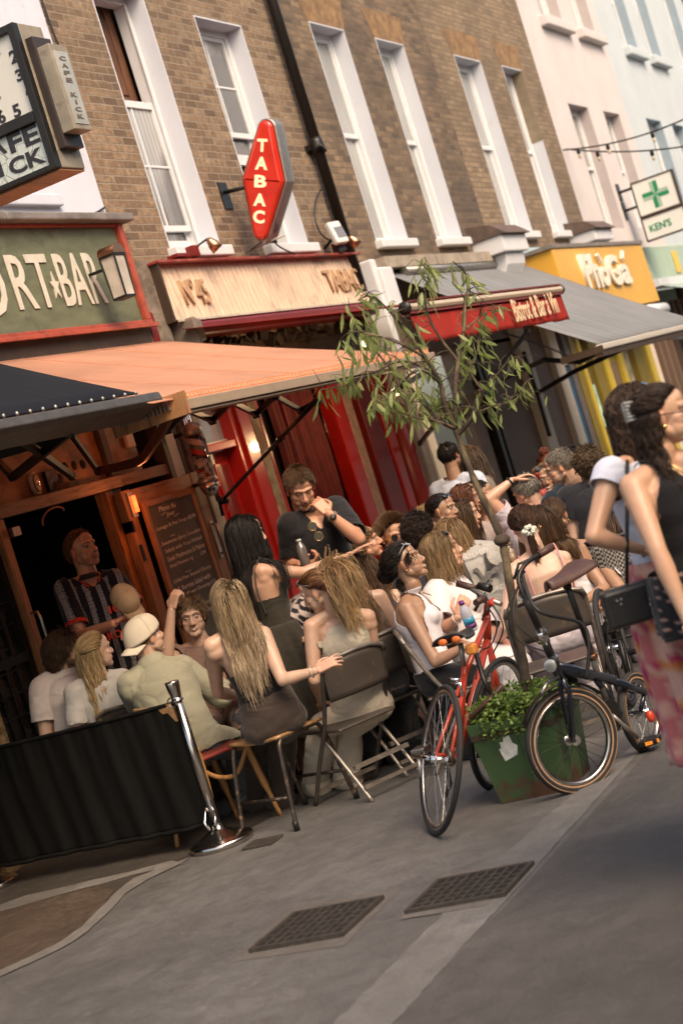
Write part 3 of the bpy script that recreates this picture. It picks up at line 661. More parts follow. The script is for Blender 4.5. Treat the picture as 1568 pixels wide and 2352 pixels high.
for x, z, w in ((11.17, 1.775, .06), (11.34, 1.74, .07)): mb.beam((x, -.149, z), (x+w, -.149, z+.012), .002, .004)
mb.build('chalk_writing', m_chalk, CB)
DL.location.x -= .20; CB.location.x -= .26
# wall lantern, junction box
def lantern(p):
    r = empty('wall_lantern', (p.x, p.y, p.z), 'copper wall lantern with milky glass at the end of the green fascia', 'lantern')
    w, d, h = .15, .13, .30; x, y, z = p
    f = MB()
    for sx in (-1, 1):
        for sy in (-1, 1): f.beam((x+sx*w*.5, y+sy*d*.5, z+h), (x+sx*w*.42, y+sy*d*.42, z), .014, .014)
    f.bb(x-w*.46, x+w*.46, y-d*.46, y+d*.46, z-.015, z+.002); f.bb(x-w*.53, x+w*.53, y-d*.53, y+d*.53, z+h, z+h+.014); f.build('frame', m_black, r)
    g = MB(); g.bb(x-w*.45, x+w*.45, y-d*.45, y+d*.45, z+.003, z+h-.002); g.build('glass', M('milky_glass', (.46, .42, .36), .2, 0, .2, 6, 0), r)
    c = MB(); c.prism([(x-w*.55, y-d*.55, z+h+.015)]+[(x-w*.55*math.cos(a), y-d*.55, z+h+.015+.07*math.sin(a)) for a in [math.pi*i/8 for i in range(1, 8)]]+[(x+w*.55, y-d*.55, z+h+.015)], (0, d*1.1, 0)); c.build('hood', m_copper, r); c = MB(); c.bb(x-.012, x+.012, y+d*.5, -.06, z+h*.75, z+h*.82); c.build('bracket', m_black, r)
lantern(pY(286, 681, -.30))
# ================================================================== RED SHOPFRONT
part(HB, 'stone_pilaster', m_stone, (11.73, 12.06, -.05, .06, 1.9, 3.72)); part(HB, 'pilaster', m_cream, (11.88, 12.02, -.03, .03, 0, 1.9)); part(HB, 'red_strip', m_dred, (11.74, 11.84, -.06, -.05, 2.7, 3.3))
# projecting timber fascia, tilted forward
mb = MB(); x = 12.05; i = 0
while x < 15.97:
    xe = min(x+.085, 15.97); mb.add([(x+.004, -.13, 3.205), (xe-.004, -.13, 3.205), (xe-.004, -.07, 3.665), (x+.004, -.07, 3.665), (x+.004, -.10, 3.2), (xe-.004, -.10, 3.2), (xe-.004, -.05, 3.66), (x+.004, -.05, 3.66)], [(0, 1, 2, 3), (0, 3, 7, 4), (1, 5, 6, 2), (0, 4, 5, 1), (3, 2, 6, 7)]); x = xe
fa = mb.build('fascia', m_pine, HB)
part(HB, 'fascia_backing', m_darkbrown, (12.05, 15.97, -.095, .02, 3.19, 3.2), (12.05, 15.97, -.045, .02, 3.2, 3.66), (12.02, 12.047, -.13, .02, 3.19, 3.68))
part(HB, 'fascia_cap', M('faded_red', (.25, .045, .035), .6, 0, .3, 8, .2, 40, .004, .3, .4, (.3, .2, .15), .6, 8), (12.0, 16.05, -.15, .02, 3.668, 3.69)); part(HB, 'fascia_foot', m_cream, (12.05, 15.97, -.155, -.135, 3.18, 3.205))
nU = V((0, .06, .46)).normalized()
ftext('N°45', 12.30, 12.72, 3.31, 3.54, -.13, M('raised_pine', (.40, .245, .14), .55, 0, .1, 20), HB, .025, .0, up=nU)
ftext('TABAC', 15.10, 15.90, 3.31, 3.54, -.13, MATS['raised_pine'], HB, .025, .0, up=nU)
part(HB, 'end_console', M('grey_board', (.16, .125, .10), .6, 0, .1), (12.12, 12.17, -.24, .0, 2.95, 3.2), (12.17, 12.34, -.19, -.15, 3.0, 3.19), bevel=.03)
part(HB, 'awning_box', m_dred, (12.25, 16.0, -.17, .0, 3.05, 3.17), bevel=.02)
part(HB, 'soffit', m_darkbrown, (12.1, 16.1, .02, .3, 2.85, 3.05), (12.1, 16.1, .02, .05, 2.55, 2.85))
mb = MB()
for k in range(40):
    xx = 12.3+random.random()*3.6; mb.box((xx, -.03, 2.93+random.random()*.1), (random.uniform(.03, .14), random.uniform(.03, .1), random.uniform(.02, .07)), Euler((random.random(), random.random(), random.random()), 'XYZ').to_matrix())
mb.build('awning_gear', M('rusty_gear', (.045, .03, .022), .7, .3, .5, 20, .4), HB)
# small things on top of the fascia
mb = MB(); mb.bb(12.35, 12.55, -.15, -.05, 3.71, 3.74); mb.bb(12.62, 12.72, -.16, -.06, 3.71, 3.80); mb.bb(15.6, 15.7, -.16, -.06, 3.71, 3.8)
mb.build('junction_box', m_dred, HB, bevel=.004)
def spot(x, lab):
    x -= .18; r = empty('spot_lamp', (x, -.2, 3.72), lab, 'lamp', 'copper spot lamps on the timber fascia')
    mb = MB(); mb.lathe([(.018, 0), (.03, .02), (.045, .06), (.055, .12), (.05, .122)], (x, -.22, 3.83), V((.3, -.35, -.8))); mb.build('shade', m_copper, r)
    mb = MB(); mb.tube([(x-.1, -.12, 3.75), (x-.06, -.16, 3.80), (x, -.22, 3.83)], .01, 6); mb.build('arm', m_black, r)
spot(12.98, 'copper spot lamp on the fascia left of the red diamond sign'); spot(15.9, 'copper spot lamp at the right end of the timber fascia')
# door, transom and jambs
RD = empty('red_door', (12.33, .08, 0), 'red panelled front door with a number plate beside the barber pole', 'door')
part(RD, 'leaf', m_red, (12.08, 12.60, .10, .14, 0, 2.13))
for a, b, c, d in ((12.13, 12.24, 1.15, 2.03), (12.33, 12.53, 1.15, 2.03), (12.13, 12.24, .2, .95), (12.33, 12.53, .2, .95)):
    part(RD, 'panel', m_red, (a-.012, b+.012, .082, .0995, c-.012, d+.012), bevel=.006); part(RD, 'panel', m_dred, (a+.012, b-.012, .0785, .0815, c+.012, d-.012), bevel=.002)
mb = MB(); mb.lathe([(.014, 0), (.012, .02), (.02, .03), (.02, .045), (.002, .05)], (12.56, .10, .88), (0, -1, 0)); mb.build('door_knob', m_silver, RD)
text('45', (12.245, .078, 1.86), T, U, .08, .05, .006, m_silver, RD, 'number_plate', .02)
part(HB, 'door_frame', m_red, (12.02, 12.07, .0, .14, 0, 2.5), (12.61, 12.70, -.02, .14, 0, 2.5), (12.07, 12.61, -.01, .12, 2.135, 2.2), (12.02, 12.7, -.01, .14, 2.5, 2.58), bevel=.008)
part(HB, 'transom', m_curt, (12.07, 12.61, .08, .1, 2.2, 2.5)); part(HB, 'transom_bar', m_cream, (12.07, 12.61, .06, .079, 2.2, 2.22))
part(HB, 'pilaster', m_red, (12.70, 12.90, -.05, .1, 0, 2.58), (13.045, 13.09, -.06, .1, 0, 2.6), bevel=.006); part(HB, 'pilaster', M('streaked_stone', (.30, .24, .15), .7, 0, .3, 6, .3, 40, .005, .3, .6, (.12, .02, .012), .5, 4, (1, 1, .3)), (12.90, 13.045, -.055, .1, 1.0, 2.6), bevel=.004)
part(HB, 'pilaster', m_dred, (12.90, 13.045, -.05, .1, 0, 1.0))
# dark glazing with red curtains, slim red columns
part(HB, 'shop_window', m_dglass, (13.09, 15.92, .14, .16, .3, 2.6), bevel=0)
part(HB, 'mullion', m_dred, (13.82, 13.86, .08, .15, .3, 2.6)); part(HB, 'stall_riser', m_dred, (13.09, 16.2, .0, .15, 0, .3))
for a, b, nm, m in ((14.64, 14.88, 'column', m_red), (14.88, 15.06, 'column', M('worn_cream', (.36, .22, .15), .6, 0, .25, 15, .3)), (15.22, 15.58, 'column', m_dred), (15.66, 15.84, 'column', m_red)):
    part(HB, nm, m, (a, b, -.02, .13, 0, 2.62), bevel=.01)
mb = MB(); mb.tube([(16.05, .02, 0), (16.05, .02, 2.62)], .11, 20); mb.build('column', M('deep_red', (.24, .016, .010), .4, 0, .15, 3, .12, 30), HB)
def curtain(root, x0, x1, z0, z1, y, m, n=7, amp=.03, parent_name='curtain'):
    mb = MB(); mb.grid(lambda u, v: (x0+(x1-x0)*u + .02*math.sin(9*v+u*5), y+amp*math.sin(u*n*2*math.pi)*(.5+.5*v)+.01*math.sin(u*31+v*3), z1+(z0-z1)*v), 90, 12)
    return mb.build(parent_name, m, root)
m_curtain = M('red_velvet', (.11, .004, .004), .75, 0, .35, 10, .2, 60)
curtain(HB, 13.55, 14.5, .4, 2.55, .10, m_curtain, 9, .035); curtain(HB, 13.12, 13.3, .4, 2.55, .10, M('dim_velvet', (.05, .003, .003), .8, 0, .3), 3)
mb = MB()
for k in range(26):
    xx = random.uniform(14.2, 14.62); zz = random.uniform(.7, 1.75); mb.box((xx, .125, zz), (random.uniform(.01, .04), .004, random.uniform(.02, .12)), Euler((0, random.uniform(-.6, .6), 0)).to_matrix())
mb.build('window_stickers', M('orange_sticker', (.22, .06, .02), .5, 0, .6, 20), HB)
IB = empty('intercom', (13.0, -.08, 1.25), 'small brushed metal door intercom panel beside the red door', 'intercom')
part(IB, 'case', m_silver, (12.93, 13.05, -.10, -.056, 1.22, 1.46)); mb = MB(); mb.lathe([(.03, 0), (.028, .004), (.02, .006), (.001, .006)], (12.99, -.10, 1.37), (0, -1, 0)); mb.build('speaker', m_steel, IB)
KB = empty('key_safe', (13.12, -.1, 1.28), 'grey wall socket box with a glass front next to the intercom', 'box'); part(KB, 'case', m_black, (13.09, 13.17, -.12, -.061, 1.27, 1.5)); part(KB, 'window', m_curt, (13.10, 13.16, -.125, -.1205, 1.3, 1.47))
# barber pole
def barber():
    c = pY(460, 1050, -.25); x, y = c.x, c.y
    zt, zb = 2.36, 1.80
    r = empty('barber_pole', (x, y, zb), 'striped barber pole with chrome caps and stickers beside the red door', 'barber pole')
    t = NT('barber_stripes'); sx = t.N('ShaderNodeSeparateXYZ'); t.L(t.tc.outputs['Object'], sx.inputs[0])
    at = t.N('ShaderNodeMath', operation='ARCTAN2'); t.L(sx.outputs[1], at.inputs[0]); t.L(sx.outputs[0], at.inputs[1])
    m1 = t.N('ShaderNodeMath', operation='MULTIPLY'); t.L(at.outputs[0], m1.inputs[0]); m1.inputs[1].default_value = .16
    m2 = t.N('ShaderNodeMath', operation='MULTIPLY_ADD'); t.L(sx.outputs[2], m2.inputs[0]); m2.inputs[1].default_value = 6.0; t.L(m1.outputs[0], m2.inputs[2])
    fr = t.N('ShaderNodeMath', operation='FRACT'); t.L(m2.outputs[0], fr.inputs[0])
    rp = t.N('ShaderNodeValToRGB'); rp.color_ramp.interpolation = 'CONSTANT'; e = rp.color_ramp.elements
    while len(e) < 4: e.new(.5)
    for k, (p_, c_) in enumerate(((0, (.42, .34, .28)), (.27, (.03, .022, .025)), (.52, (.32, .03, .018)), (.78, (.07, .075, .05)))): e[k].position = p_; e[k].color = c_+(1,)
    t.L(fr.outputs[0], rp.inputs[0]); t.L(rp.outputs[0], t.b.inputs['Base Color']); t.b.inputs['Roughness'].default_value = .1; t.b.inputs['Coat Weight'].default_value = .5
    m = MB(); m.lathe([(.06, .12), (.06, zt-zb-.07)], (x, y, zb), n=28); m.build('striped_cylinder', t.m, r)
    m = MB(); m.lathe([(.072, .10), (.075, .12), (.075, .145), (.066, .15)], (x, y, zb), n=28); m.lathe([(.066, zt-zb-.08), (.076, zt-zb-.075), (.076, zt-zb-.03), (.07, zt-zb-.02), (.06, zt-zb), (.03, zt-zb+.02), (.012, zt-zb+.025), (.012, zt-zb+.04), (.001, zt-zb+.045)], (x, y, zb), n=28); m.build('cap', m_silver, r)
    m = MB(); m.lathe([(.001, 0), (.03, .006), (.055, .03), (.07, .07), (.073, .10)], (x, y, zb), n=28); m.build('dome', m_chrome, r)
    m = MB(); m.bb(x-.012, x+.012, y+.07, y+.16, zb+.1, zb+.13); m.bb(x-.012, x+.012, y+.07, y+.16, zt-.06, zt-.03); m.bb(x+.07, x+.085, y, y+.02, zb-.05, zt-.15); m.build('bracket', m_black, r)
    m = MB()
    for k in range(14):
        a = math.pi+random.uniform(-.4, 1.3); z = zb+random.uniform(.16, .32); R_ = Matrix.Rotation(a, 3, 'Z')
        m.box((x+.0615*math.cos(a), y+.0615*math.sin(a), z), (.002, random.uniform(.02, .045), random.uniform(.02, .05)), R_)
    mm = vmat = M('sticker_paper', (.25, .24, .26), .5, 0, .9, 40, 0); m.build('stickers', mm, r)
    text('254', (x-.0655, y-.005, zb+.23), V((0, -1, .15)), V((0, 0, 1)), .035, .055, .003, M('sticker_white', (.6, .57, .5), .5, 0, .05), r, 'sticker_lettering', .03)
barber()
tb = MB()
for k in range(4): tb.tube([(11.78+.035*k, -.07, 1.98), (11.78+.035*k, -.07, 2.5)], .013, 8)
tb.build('pipe_run', m_chrome, HB)
# ================================================================== SHOPS FARTHER RIGHT (all out of focus in the photograph)
m_brown = M('brown_panel', (.15, .09, .062), .6, 0, .12, 2, .1, 40); m_brown2 = M('taupe_frame', (.19, .13, .10), .6, 0, .15, 3, .1, 40)
m_creamp = M('cream_pilaster', (.60, .50, .39), .55, 0, .06, 3, .1, 40)
part(HC, 'pilaster', M('grey_stone', (.25, .2, .16), .8, 0, .2), (16.22, 16.33, -.08, .1, 0, 3.2)); part(HC, 'pilaster', m_brown2, (16.33, 16.50, -.05, .1, 0, 3.2)); part(HC, 'pilaster', m_creamp, (16.62, 16.82, -.02, .1, 0, 2.6)); part(HC, 'pilaster', m_black, (16.50, 16.62, .02, .1, 0, 2.6))
part(HC, 'fascia', m_brown2, (16.5, 20.4, .0, .1, 2.55, 3.5), (16.82, 18.02, .02, .1, 1.85, 2.05)); part(HC, 'shop_window', m_shopglass, (16.82, 18.02, .9, .92, .2, 2.55), bevel=0)
part(HC, 'interior_wall', M('pale_interior', (.30, .27, .20), .8, 0, .2, 1.0, 0), (16.8, 19, 2.6, 2.7, 0, 1.1), (16.8, 19, 2.6, 2.7, 1.1, 3)); 
part(HC, 'light_reflection', M('reflection_glow', (.9, .88, .84), .5, 0, .03, 3, 0, emit=1.6), (17.1, 17.8, .86, .88, 2.12, 2.33)); part(HC, 'poster', M('pale_mint_poster', (.42, .50, .42), .5, 0, .1), (16.95, 17.95, .8, .82, 1.45, 1.78)); part(HC, 'stall_riser', m_brown2, (16.8, 18.05, .0, .1, 0, .35))  # glowing panel stands in for a ceiling light's reflection in the glass
part(HC, 'pilaster', m_brown2, (18.02, 18.35, -.03, .12, 0, 2.6), bevel=.01); part(HC, 'pilaster', m_black, (18.60, 18.70, -.05, .06, 0, 2.6), (18.78, 18.84, -.05, .06, 0, 2.6)); part(HC, 'shop_door', m_brown, (18.35, 18.60, .05, .1, 0, 2.6), (18.84, 20.16, .0, .1, 0, 2.6))
part(HD, 'pilaster', m_creamp, (20.16, 20.52, -.08, .1, 0, 2.75), bevel=.01); part(HD, 'panel', m_brown, (20.52, 21.36, .0, .1, 0, 2.75)); part(HD, 'pilaster', m_creamp, (21.36, 21.70, -.08, .1, 0, 2.75), bevel=.01)
part(HD, 'shop_fascia', m_brown2, (20.5, 21.8, -.02, .1, 2.75, 3.5)); part(HD, 'shop_door', M('blue_door', (.02, .10, .20), .4, 0, .1), (21.70, 22.08, .0, .1, 0, 2.1)); part(HD, 'transom', m_shopglass, (21.7, 22.27, .05, .1, 2.2, 2.75)); part(HD, 'transom_bar', m_creamp, (21.7, 22.2, -.04, .05, 2.1, 2.2))
part(HD, 'post', M('slate_post', (.10, .085, .085), .6, 0, .1), (22.08, 22.29, -.03, .1, 0, 2.75))
m_olive = M('olive_gold', (.17, .115, .012), .5, 0, .15); m_yel = M('yellow_trim', (.46, .33, .04), .5, 0, .1)
part(HD, 'frame', m_olive, (22.29, 22.55, -.05, .1, 0, 2.9)); part(HD, 'frame', m_yel, (22.55, 22.68, -.07, .1, 0, 2.9)); part(HD, 'shop_window', m_shopglass, (22.68, 23.2, .05, .1, .3, 2.9)); part(HD, 'mint_reflection', M('mint', (.38, .60, .48), .4, 0, .5, 6, 0), (22.75, 23.1, .02, .04, 1.15, 1.75))  # mint reflection in the glass, painted as a flat panel
part(HD, 'frame', m_olive, (23.2, 23.66, -.02, .1, 0, 2.9)); part(HD, 'frame', m_yel, (23.66, 23.9, -.05, .1, 0, 2.2), (24.47, 24.68, -.05, .1, 0, 2.2), (23.9, 24.47, -.05, .1, 2.08, 2.2)); part(HD, 'shop_door', m_olive, (23.9, 24.47, .0, .1, 0, 2.08)); part(HD, 'panel', m_brown, (24.05, 24.32, -.02, .0, .9, 1.98))
part(HD, 'shop_window', M('pale_glass', (.38, .36, .30), .1, 0, .5, 5, 0), (24.68, 25.3, .05, .1, .3, 2.9), bevel=0)
part(HE, 'frame', m_olive, (25.3, 25.95, -.05, .1, 0, 2.7)); part(HE, 'frame', m_yel, (25.95, 26.2, -.08, .1, 0, 2.7)); part(HE, 'pilaster', m_creamp, (26.2, 26.45, -.08, .1, 0, 2.7)); part(HE, 'pilaster', M('teal_frame', (.02, .10, .12), .5, 0, .1), (26.45, 26.62, -.03, .1, 0, 2.7))
part(HE, 'shop_window', m_dglass, (26.62, 29.6, .05, .1, 0, 2.9), bevel=0)
for k in range(7): part(HE, 'mullion', m_brown, (26.95+.42*k, 27.07+.42*k, -.03, .05, 0, 2.7))
part(HE, 'shop_fascia', M('pale_green_fascia', (.33, .42, .33), .6, 0, .08), (27.6, 29.6, -.1, .1, 3.05, 3.6)); part(HE, 'cornice', m_wpaint, (27.5, 29.7, -.2, .1, 2.93, 3.05))
part(HF, 'shop_window', m_dglass, (29.6, 34.5, .05, .1, 0, 2.9), bevel=0); part(HF, 'shop_fascia', MATS['pale_green_fascia'], (29.6, 34.5, -.1, .1, 2.9, 3.6))
part(HE, 'logo_disc', M('yellow_logo', (.65, .42, .08), .5, 0, .1), (29.3, 29.6, -.13, -.1, 3.12, 3.5), bevel=.02)
for k in range(8): part(HF, 'mullion', m_brown, (29.8+.55*k, 29.95+.55*k, -.03, .05, 0, 2.9))
# cornice and consoles between the shops
part(HC, 'cornice', M('stained_cornice', (.34, .28, .22), .75, 0, .2, 4, .4, 20, .01, .3, .5, (.15, .1, .07), .55, 5), (16.5, 20.35, -.2, .0, 3.5, 3.62))
part(HC, 'console', m_wpaint, (16.18, 16.50, -.25, .0, 3.05, 3.5), (16.12, 16.24, -.2, .0, 2.6, 3.6), bevel=.02)
def console(root, x0, x1, zb, zt, slate=True):
    mb = MB(); prof = [(-.02, zb), (-.18, zb+.02), (-.25, zb+.12), (-.22, zb+.2), (-.27, zb+.32), (-.33, zb+.42), (-.35, zb+.55), (0, zb+.55)]
    mb.prism([(x0, y, z) for y, z in prof], (x1-x0, 0, 0)); mb.bb(x0-.12, x1+.1, -.40, 0, zb+.56, zt+.02); mb.build('console', m_wpaint, root, bevel=.015)
    mb = MB(); mb.prism([(x0-.15, -.46, zt+.02), (x0-.15, 0, zt+.02), (x0-.15, 0, zt+.22), (x0-.15, -.3, zt+.16)], (x1-x0+.3, 0, 0)); mb.build('slate_cap', M('rusty_slate', (.10, .065, .05), .7, 0, .3, 8, .4), root)
console(HD, 19.9, 20.6, 3.0, 3.75); console(HE, 24.0, 24.7, 3.1, 3.8)

# ---- the opposite side of the street, behind the camera's shoulder: it closes the street and shows in the window glass
xx = -14.0
for k, w in enumerate((5.0, 4.4, 4.6, 4.4, 4.8, 4.4, 4.6, 4.4, 4.8, 5.2, 5.0, 5.4)):
    m = (m_brick3, m_white, m_brick1, m_pink, m_brick2, M('ochre_render', (.50, .33, .18), .85, 0, .05), m_brick1, m_white)[k % 8]; top = 7.4+.5*(k*7 % 3)
    o = part(empty('terraced_house', (xx+w/2, -14.5, 0), 'house %s of the terrace on the opposite side of the street, outside the picture' % ('first', 'second', 'third', 'fourth', 'fifth', 'sixth', 'seventh', 'eighth', 'ninth', 'tenth', 'eleventh', 'twelfth')[k] + '', 'house', 'houses on the opposite side'), 'wall', m, (xx, xx+w-.004, -17, -14.2, 0, top)); r_ = o.parent
    for j in (.22, .62):
        for z0 in (3.8, 7.0): part(r_, 'window', m_dglass, (xx+w*j, xx+w*j+.95, -14.2, -14.19, z0, z0+2.1)); part(r_, 'window_surround', m_wpaint, (xx+w*j-.08, xx+w*j+1.03, -14.198, -14.185, z0-.1, z0-.004))
    part(r_, 'shopfront', m_darkbrown, (xx+.2, xx+w-.2, -14.2, -14.17, .1, 2.9)); xx += w

# ---- glowing infrared heater beside the chalkboard
p = pY(311, 1157, -.25); HR = empty('heater', tuple(p), 'small glowing red infrared heater tube beside the chalkboard', 'heater')
mb = MB(); mb.tube([p-V((0, 0, .06)), p+V((0, 0, .06))], .016, 10); mb.build('glowing_tube', M('glowing_red', (1, .12, .03), .4, 0, 0, 3, 0, emit=1.6), HR); mb = MB(); mb.bb(p.x-.03, p.x+.03, p.y+.02, p.y+.04, p.z-.09, p.z+.09); mb.build('reflector', m_silver, HR)
def glow(loc, w, col, r=.05, nm='lamp_light', par=None):
    l = bpy.data.lights.new(nm, 'POINT'); l.energy = w; l.color = col; l.shadow_soft_size = r; o = bpy.data.objects.new(nm, l); COL.objects.link(o); o.location = loc; return o
glow(p+V((-.06, -.14, .0)), 2.8, (1, .25, .08), .06, 'heater_light')
# ================================================================== AWNINGS
def Zp(x, y): return (.2563*x, 775+.2563*y)
def Ap(x, y): return (1090.7+.3042*x, 717.6+.3042*y)
def Cp(x, y): return (344.4+.2563*x, 775+.2563*y)
def Bp(x, y): return (746.3+.2563*x, 889.8+.2563*y)
def Z1(x, y): return (.5126*x, .5126*y)
def Z2(x, y): return (764+.5126*x, .5126*y)
def awning_mat(name, col, trans, stripes=0, sdir=0):
    t = NT(name)
    c = t.ramp(t.noise(2.5, 4), [(.3, tuple(x*.88 for x in col)), (.7, tuple(min(1, x*1.08) for x in col))])
    if stripes:
        w = t.N('ShaderNodeTexWave'); w.inputs['Scale'].default_value = stripes; w.inputs['Distortion'].default_value = .3; w.bands_direction = 'X'
        t.L(t.tc.outputs['Object'], w.inputs['Vector']); c = t.mix(t.ramp(w.outputs['Fac'], [(.9, 0), (.99, .5)]), c, tuple(x*.6 for x in col))
    t.L(c, t.b.inputs['Base Color']); t.b.inputs['Roughness'].default_value = .75; t.b.inputs['Specular IOR Level'].default_value = .2
    t.bump(t.noise(3, 3, t.map((3, .4, 1))), .35, .03)
    tr = t.N('ShaderNodeBsdfTranslucent'); t.L(c, tr.inputs[0]); mx = t.N('ShaderNodeMixShader'); mx.inputs[0].default_value = trans
    t.L(t.b.outputs[0], mx.inputs[1]); t.L(tr.outputs[0], mx.inputs[2]); t.L(mx.outputs[0], t.out.inputs[0]); MATS[name] = t.m; return t.m
def canopy(root, x0, x1, yb, zb, yf, zf, m, sag=.02, name='fabric', panels=0, pm=None, x0b=None, x1b=None):
    x0b = x0 if x0b is None else x0b; x1b = x1 if x1b is None else x1b
    mb = MB()
    mb.grid(lambda u, v: ((x0b+(x1b-x0b)*u)*(1-v)+(x0+(x1-x0)*u)*v, yb+(yf-yb)*v, zb+(zf-zb)*v-sag*math.sin(math.pi*v)+.0015*math.sin(u*23)*math.sin(math.pi*v)), 40, 14)
    o = mb.build(name, m, root, solid=.006)
    if panels:
        s = MB()
        for k in range(1, panels):
            u = k/panels; f = lambda v: V(((x0b+(x1b-x0b)*u)*(1-v)+(x0+(x1-x0)*u)*v, yb+(yf-yb)*v, zb+(zf-zb)*v-sag*math.sin(math.pi*v)+.0015*math.sin(u*23)*math.sin(math.pi*v)+.005))
            s.tube([f(i/10) for i in range(11)], .0035, 4)
        s.build('seam', pm, root)
    return o
def arms(root, paths, w=.03, h=.045, name='arm'):
    for p in paths:
        mb = MB(); p = [pY(*a[:2], a[2]) for a in p]
        for a, b in zip(p[:-1], p[1:]): mb.beam(a, b, w, h)
        for q in p: mb.lathe([(.001, -.022), (.026, -.02), (.026, .02), (.001, .022)], q, (0, 1, 0), 10)
        mb.build(name, m_black, root)
# black awning, left
xk = pY(340, 914, -2.0).x; bl = pX(0, 829, xk-.03); br = pX(290, 901, xk-.03)
sl = (bl.z-br.z)/(bl.y-br.y)
AB = empty('awning', (6.5, -1, 2.3), 'navy black awning with a riveted grey front bar at the far left', 'awning', 'open shop awnings')
zf = pY(330, 905, -2.0).z; canopy(AB, 3.5, xk-.05, 0, zf+2.0*sl, -1.98, zf+.01, awning_mat('navy_canvas', (.006, .007, .011), .02), .03)
pr = pY(340, 912, -2.0)
fb = MB(); fb.prism([(3.5, -2.0, pr.z+.02), (3.5, -2.075, pr.z+.01), (3.5, -2.09, pr.z-.035), (3.5, -2.06, pr.z-.06), (3.5, -1.9, pr.z-.11), (3.5, -1.9, pr.z-.02)], (xk-3.5, 0, 0)); fb.build('front_bar', M('grey_bar', (.10, .085, .075), .45, .5, .25, 12, .3, 50), AB, bevel=.006)
for k in range(26): rv = MB(); rv.ball((xk-.08-.11*k, -1.985, pr.z+.035), (.009, .009, .012), 8, 5); rv.build('rivet', m_silver, AB)
hb = MB(); q0, q1 = pY(140, 963, -2.0), pY(240, 938, -2.0); hb.tube([q0, q1], .012, 8); q2, q3 = pY(235, 950, -1.98), pY(258, 942, -1.98); hb.tube([q2, q3], .02, 10); hb.build('torsion_bar', m_steel, AB)
arms(AB, [[(*Zp(-300, 830), -.3), (*Zp(120, 1250), -.9), (*Zp(620, 850), -1.9)], [(*Zp(170, 900), -1.9), (*Zp(650, 1245), -.5)], [(*Zp(-60, 1070), -1.0), (*Zp(350, 955), -1.2), (*Zp(830, 770), -1.9)]])
# orange awning
m_orc = awning_mat('orange_canvas', (.76, .42, .285), .5)
AO = empty('awning', (9.9, -1, 2.3), 'bright orange awning with a perforated front strip, over the cafe tables', 'awning', 'open shop awnings')
YO = -2.12; oL, oR = pY(405, 912, YO), pY(972, 812, YO); oz = (oL.z+oR.z)/2
zb_ = pX(345, 800, oR.x).z
canopy(AO, oL.x-.25, oR.x, -.12, 3.05, YO, oz, m_orc, .015, panels=4, pm=M('orange_seam', (.56, .24, .14), .7, 0, .1))
fb = MB(); fb.bb(oL.x, oR.x+.03, YO-.03, YO+.0, oz-.015, oz+.022); fb.build('valance_strip', M('orange_strip', (.66, .26, .13), .6, 0, .06), AO)
ls = MB()
n = 84
for k in range(n): ls.bb(oL.x+.02+(oR.x-oL.x-.05)*k/n, oL.x+.02+(oR.x-oL.x-.05)*k/n+.014, YO-.034, YO-.0305, oz-.004, oz+.012)
ls.build('eyelets', M('pale_eyelet', (.62, .40, .28), .4, 0, .1), AO)
fb = MB(); fb.bb(oL.x-.01, oR.x+.06, YO-.06, YO+.05, oz-.075, oz-.017); fb.bb(oL.x-.01, oR.x+.05, YO-.045, YO+.05, oz-.092, oz-.078); fb.build('front_bar', M('tan_bar', (.36, .26, .185), .45, .2, .1, 8, .1), AO, bevel=.005)
fb = MB(); fb.bb(oL.x-.035, oL.x-.012, YO-.07, YO+.42, oz-.10, oz+.03); fb.build('end_plate', m_wd, AO, bevel=.004)
q = MB()
for k in range(14): q.bb(oL.x-.05, oL.x-.036, YO+.03+.025*k, YO+.04+.025*k, oz-.05, oz+.0)
q.build('spring_coil', m_silver, AO)
arms(AO, [[(*Zp(640, 870), -.25), (*Zp(880, 1200), -.1)]], .03, .045)
mb = MB(); P_ = [pY(*Zp(*a), y) for a, y in (((880, 1198), -.1), ((1060, 1160), -.45), ((1230, 1115), -.8), ((1290, 1075), -.95), ((1370, 960), -1.25), ((1440, 860), -1.55), ((1500, 745), -1.85), ((1535, 640), -2.08))]
for a, b in zip(P_[:-1], P_[1:]): mb.beam(a, b, .025, .06)
mb.build('arm', m_black, AO)
arms(AO, [[(*Cp(160, 830), -1.6), (*Cp(340, 650), -1.95), (*Cp(560, 745), -1.6), (*Cp(725, 575), -1.95), (*Cp(950, 690), -1.6), (*Cp(1120, 525), -1.95), (*Cp(1350, 655), -1.6), (*Cp(1500, 570), -1.95)]], .02, .035)
mb = MB(); a, b, c = pY(*Cp(655, 1455), -.1), pY(*Cp(1165, 910), -1.25), pY(*Cp(1470, 590), -1.95); mb.tube([a, b, c], .015, 8); mb.tube([b-(b-a)*.02, b+(b-a)*.03], .024, 8); mb.build('winding_rod', m_black, AO)
mb = MB(); mb.tube([pY(*Cp(480, 905), -.1), pY(*Cp(655, 1600), -.1)], .014, 8); mb.tube([pY(*Cp(620, 1470), -.1), pY(*Cp(690, 1455), -.14)], .03, 8); mb.build('wall_rail', m_black, AO)
mb = MB(); 
for k in range(7): p0 = pY(*Cp(715-3*k, 1465+16*k), -.16); mb.lathe([(.006, 0), (.008, .004), (.006, .008)], p0, (.3, 0, 1), 6)
mb.build('chain', m_silver, AO)
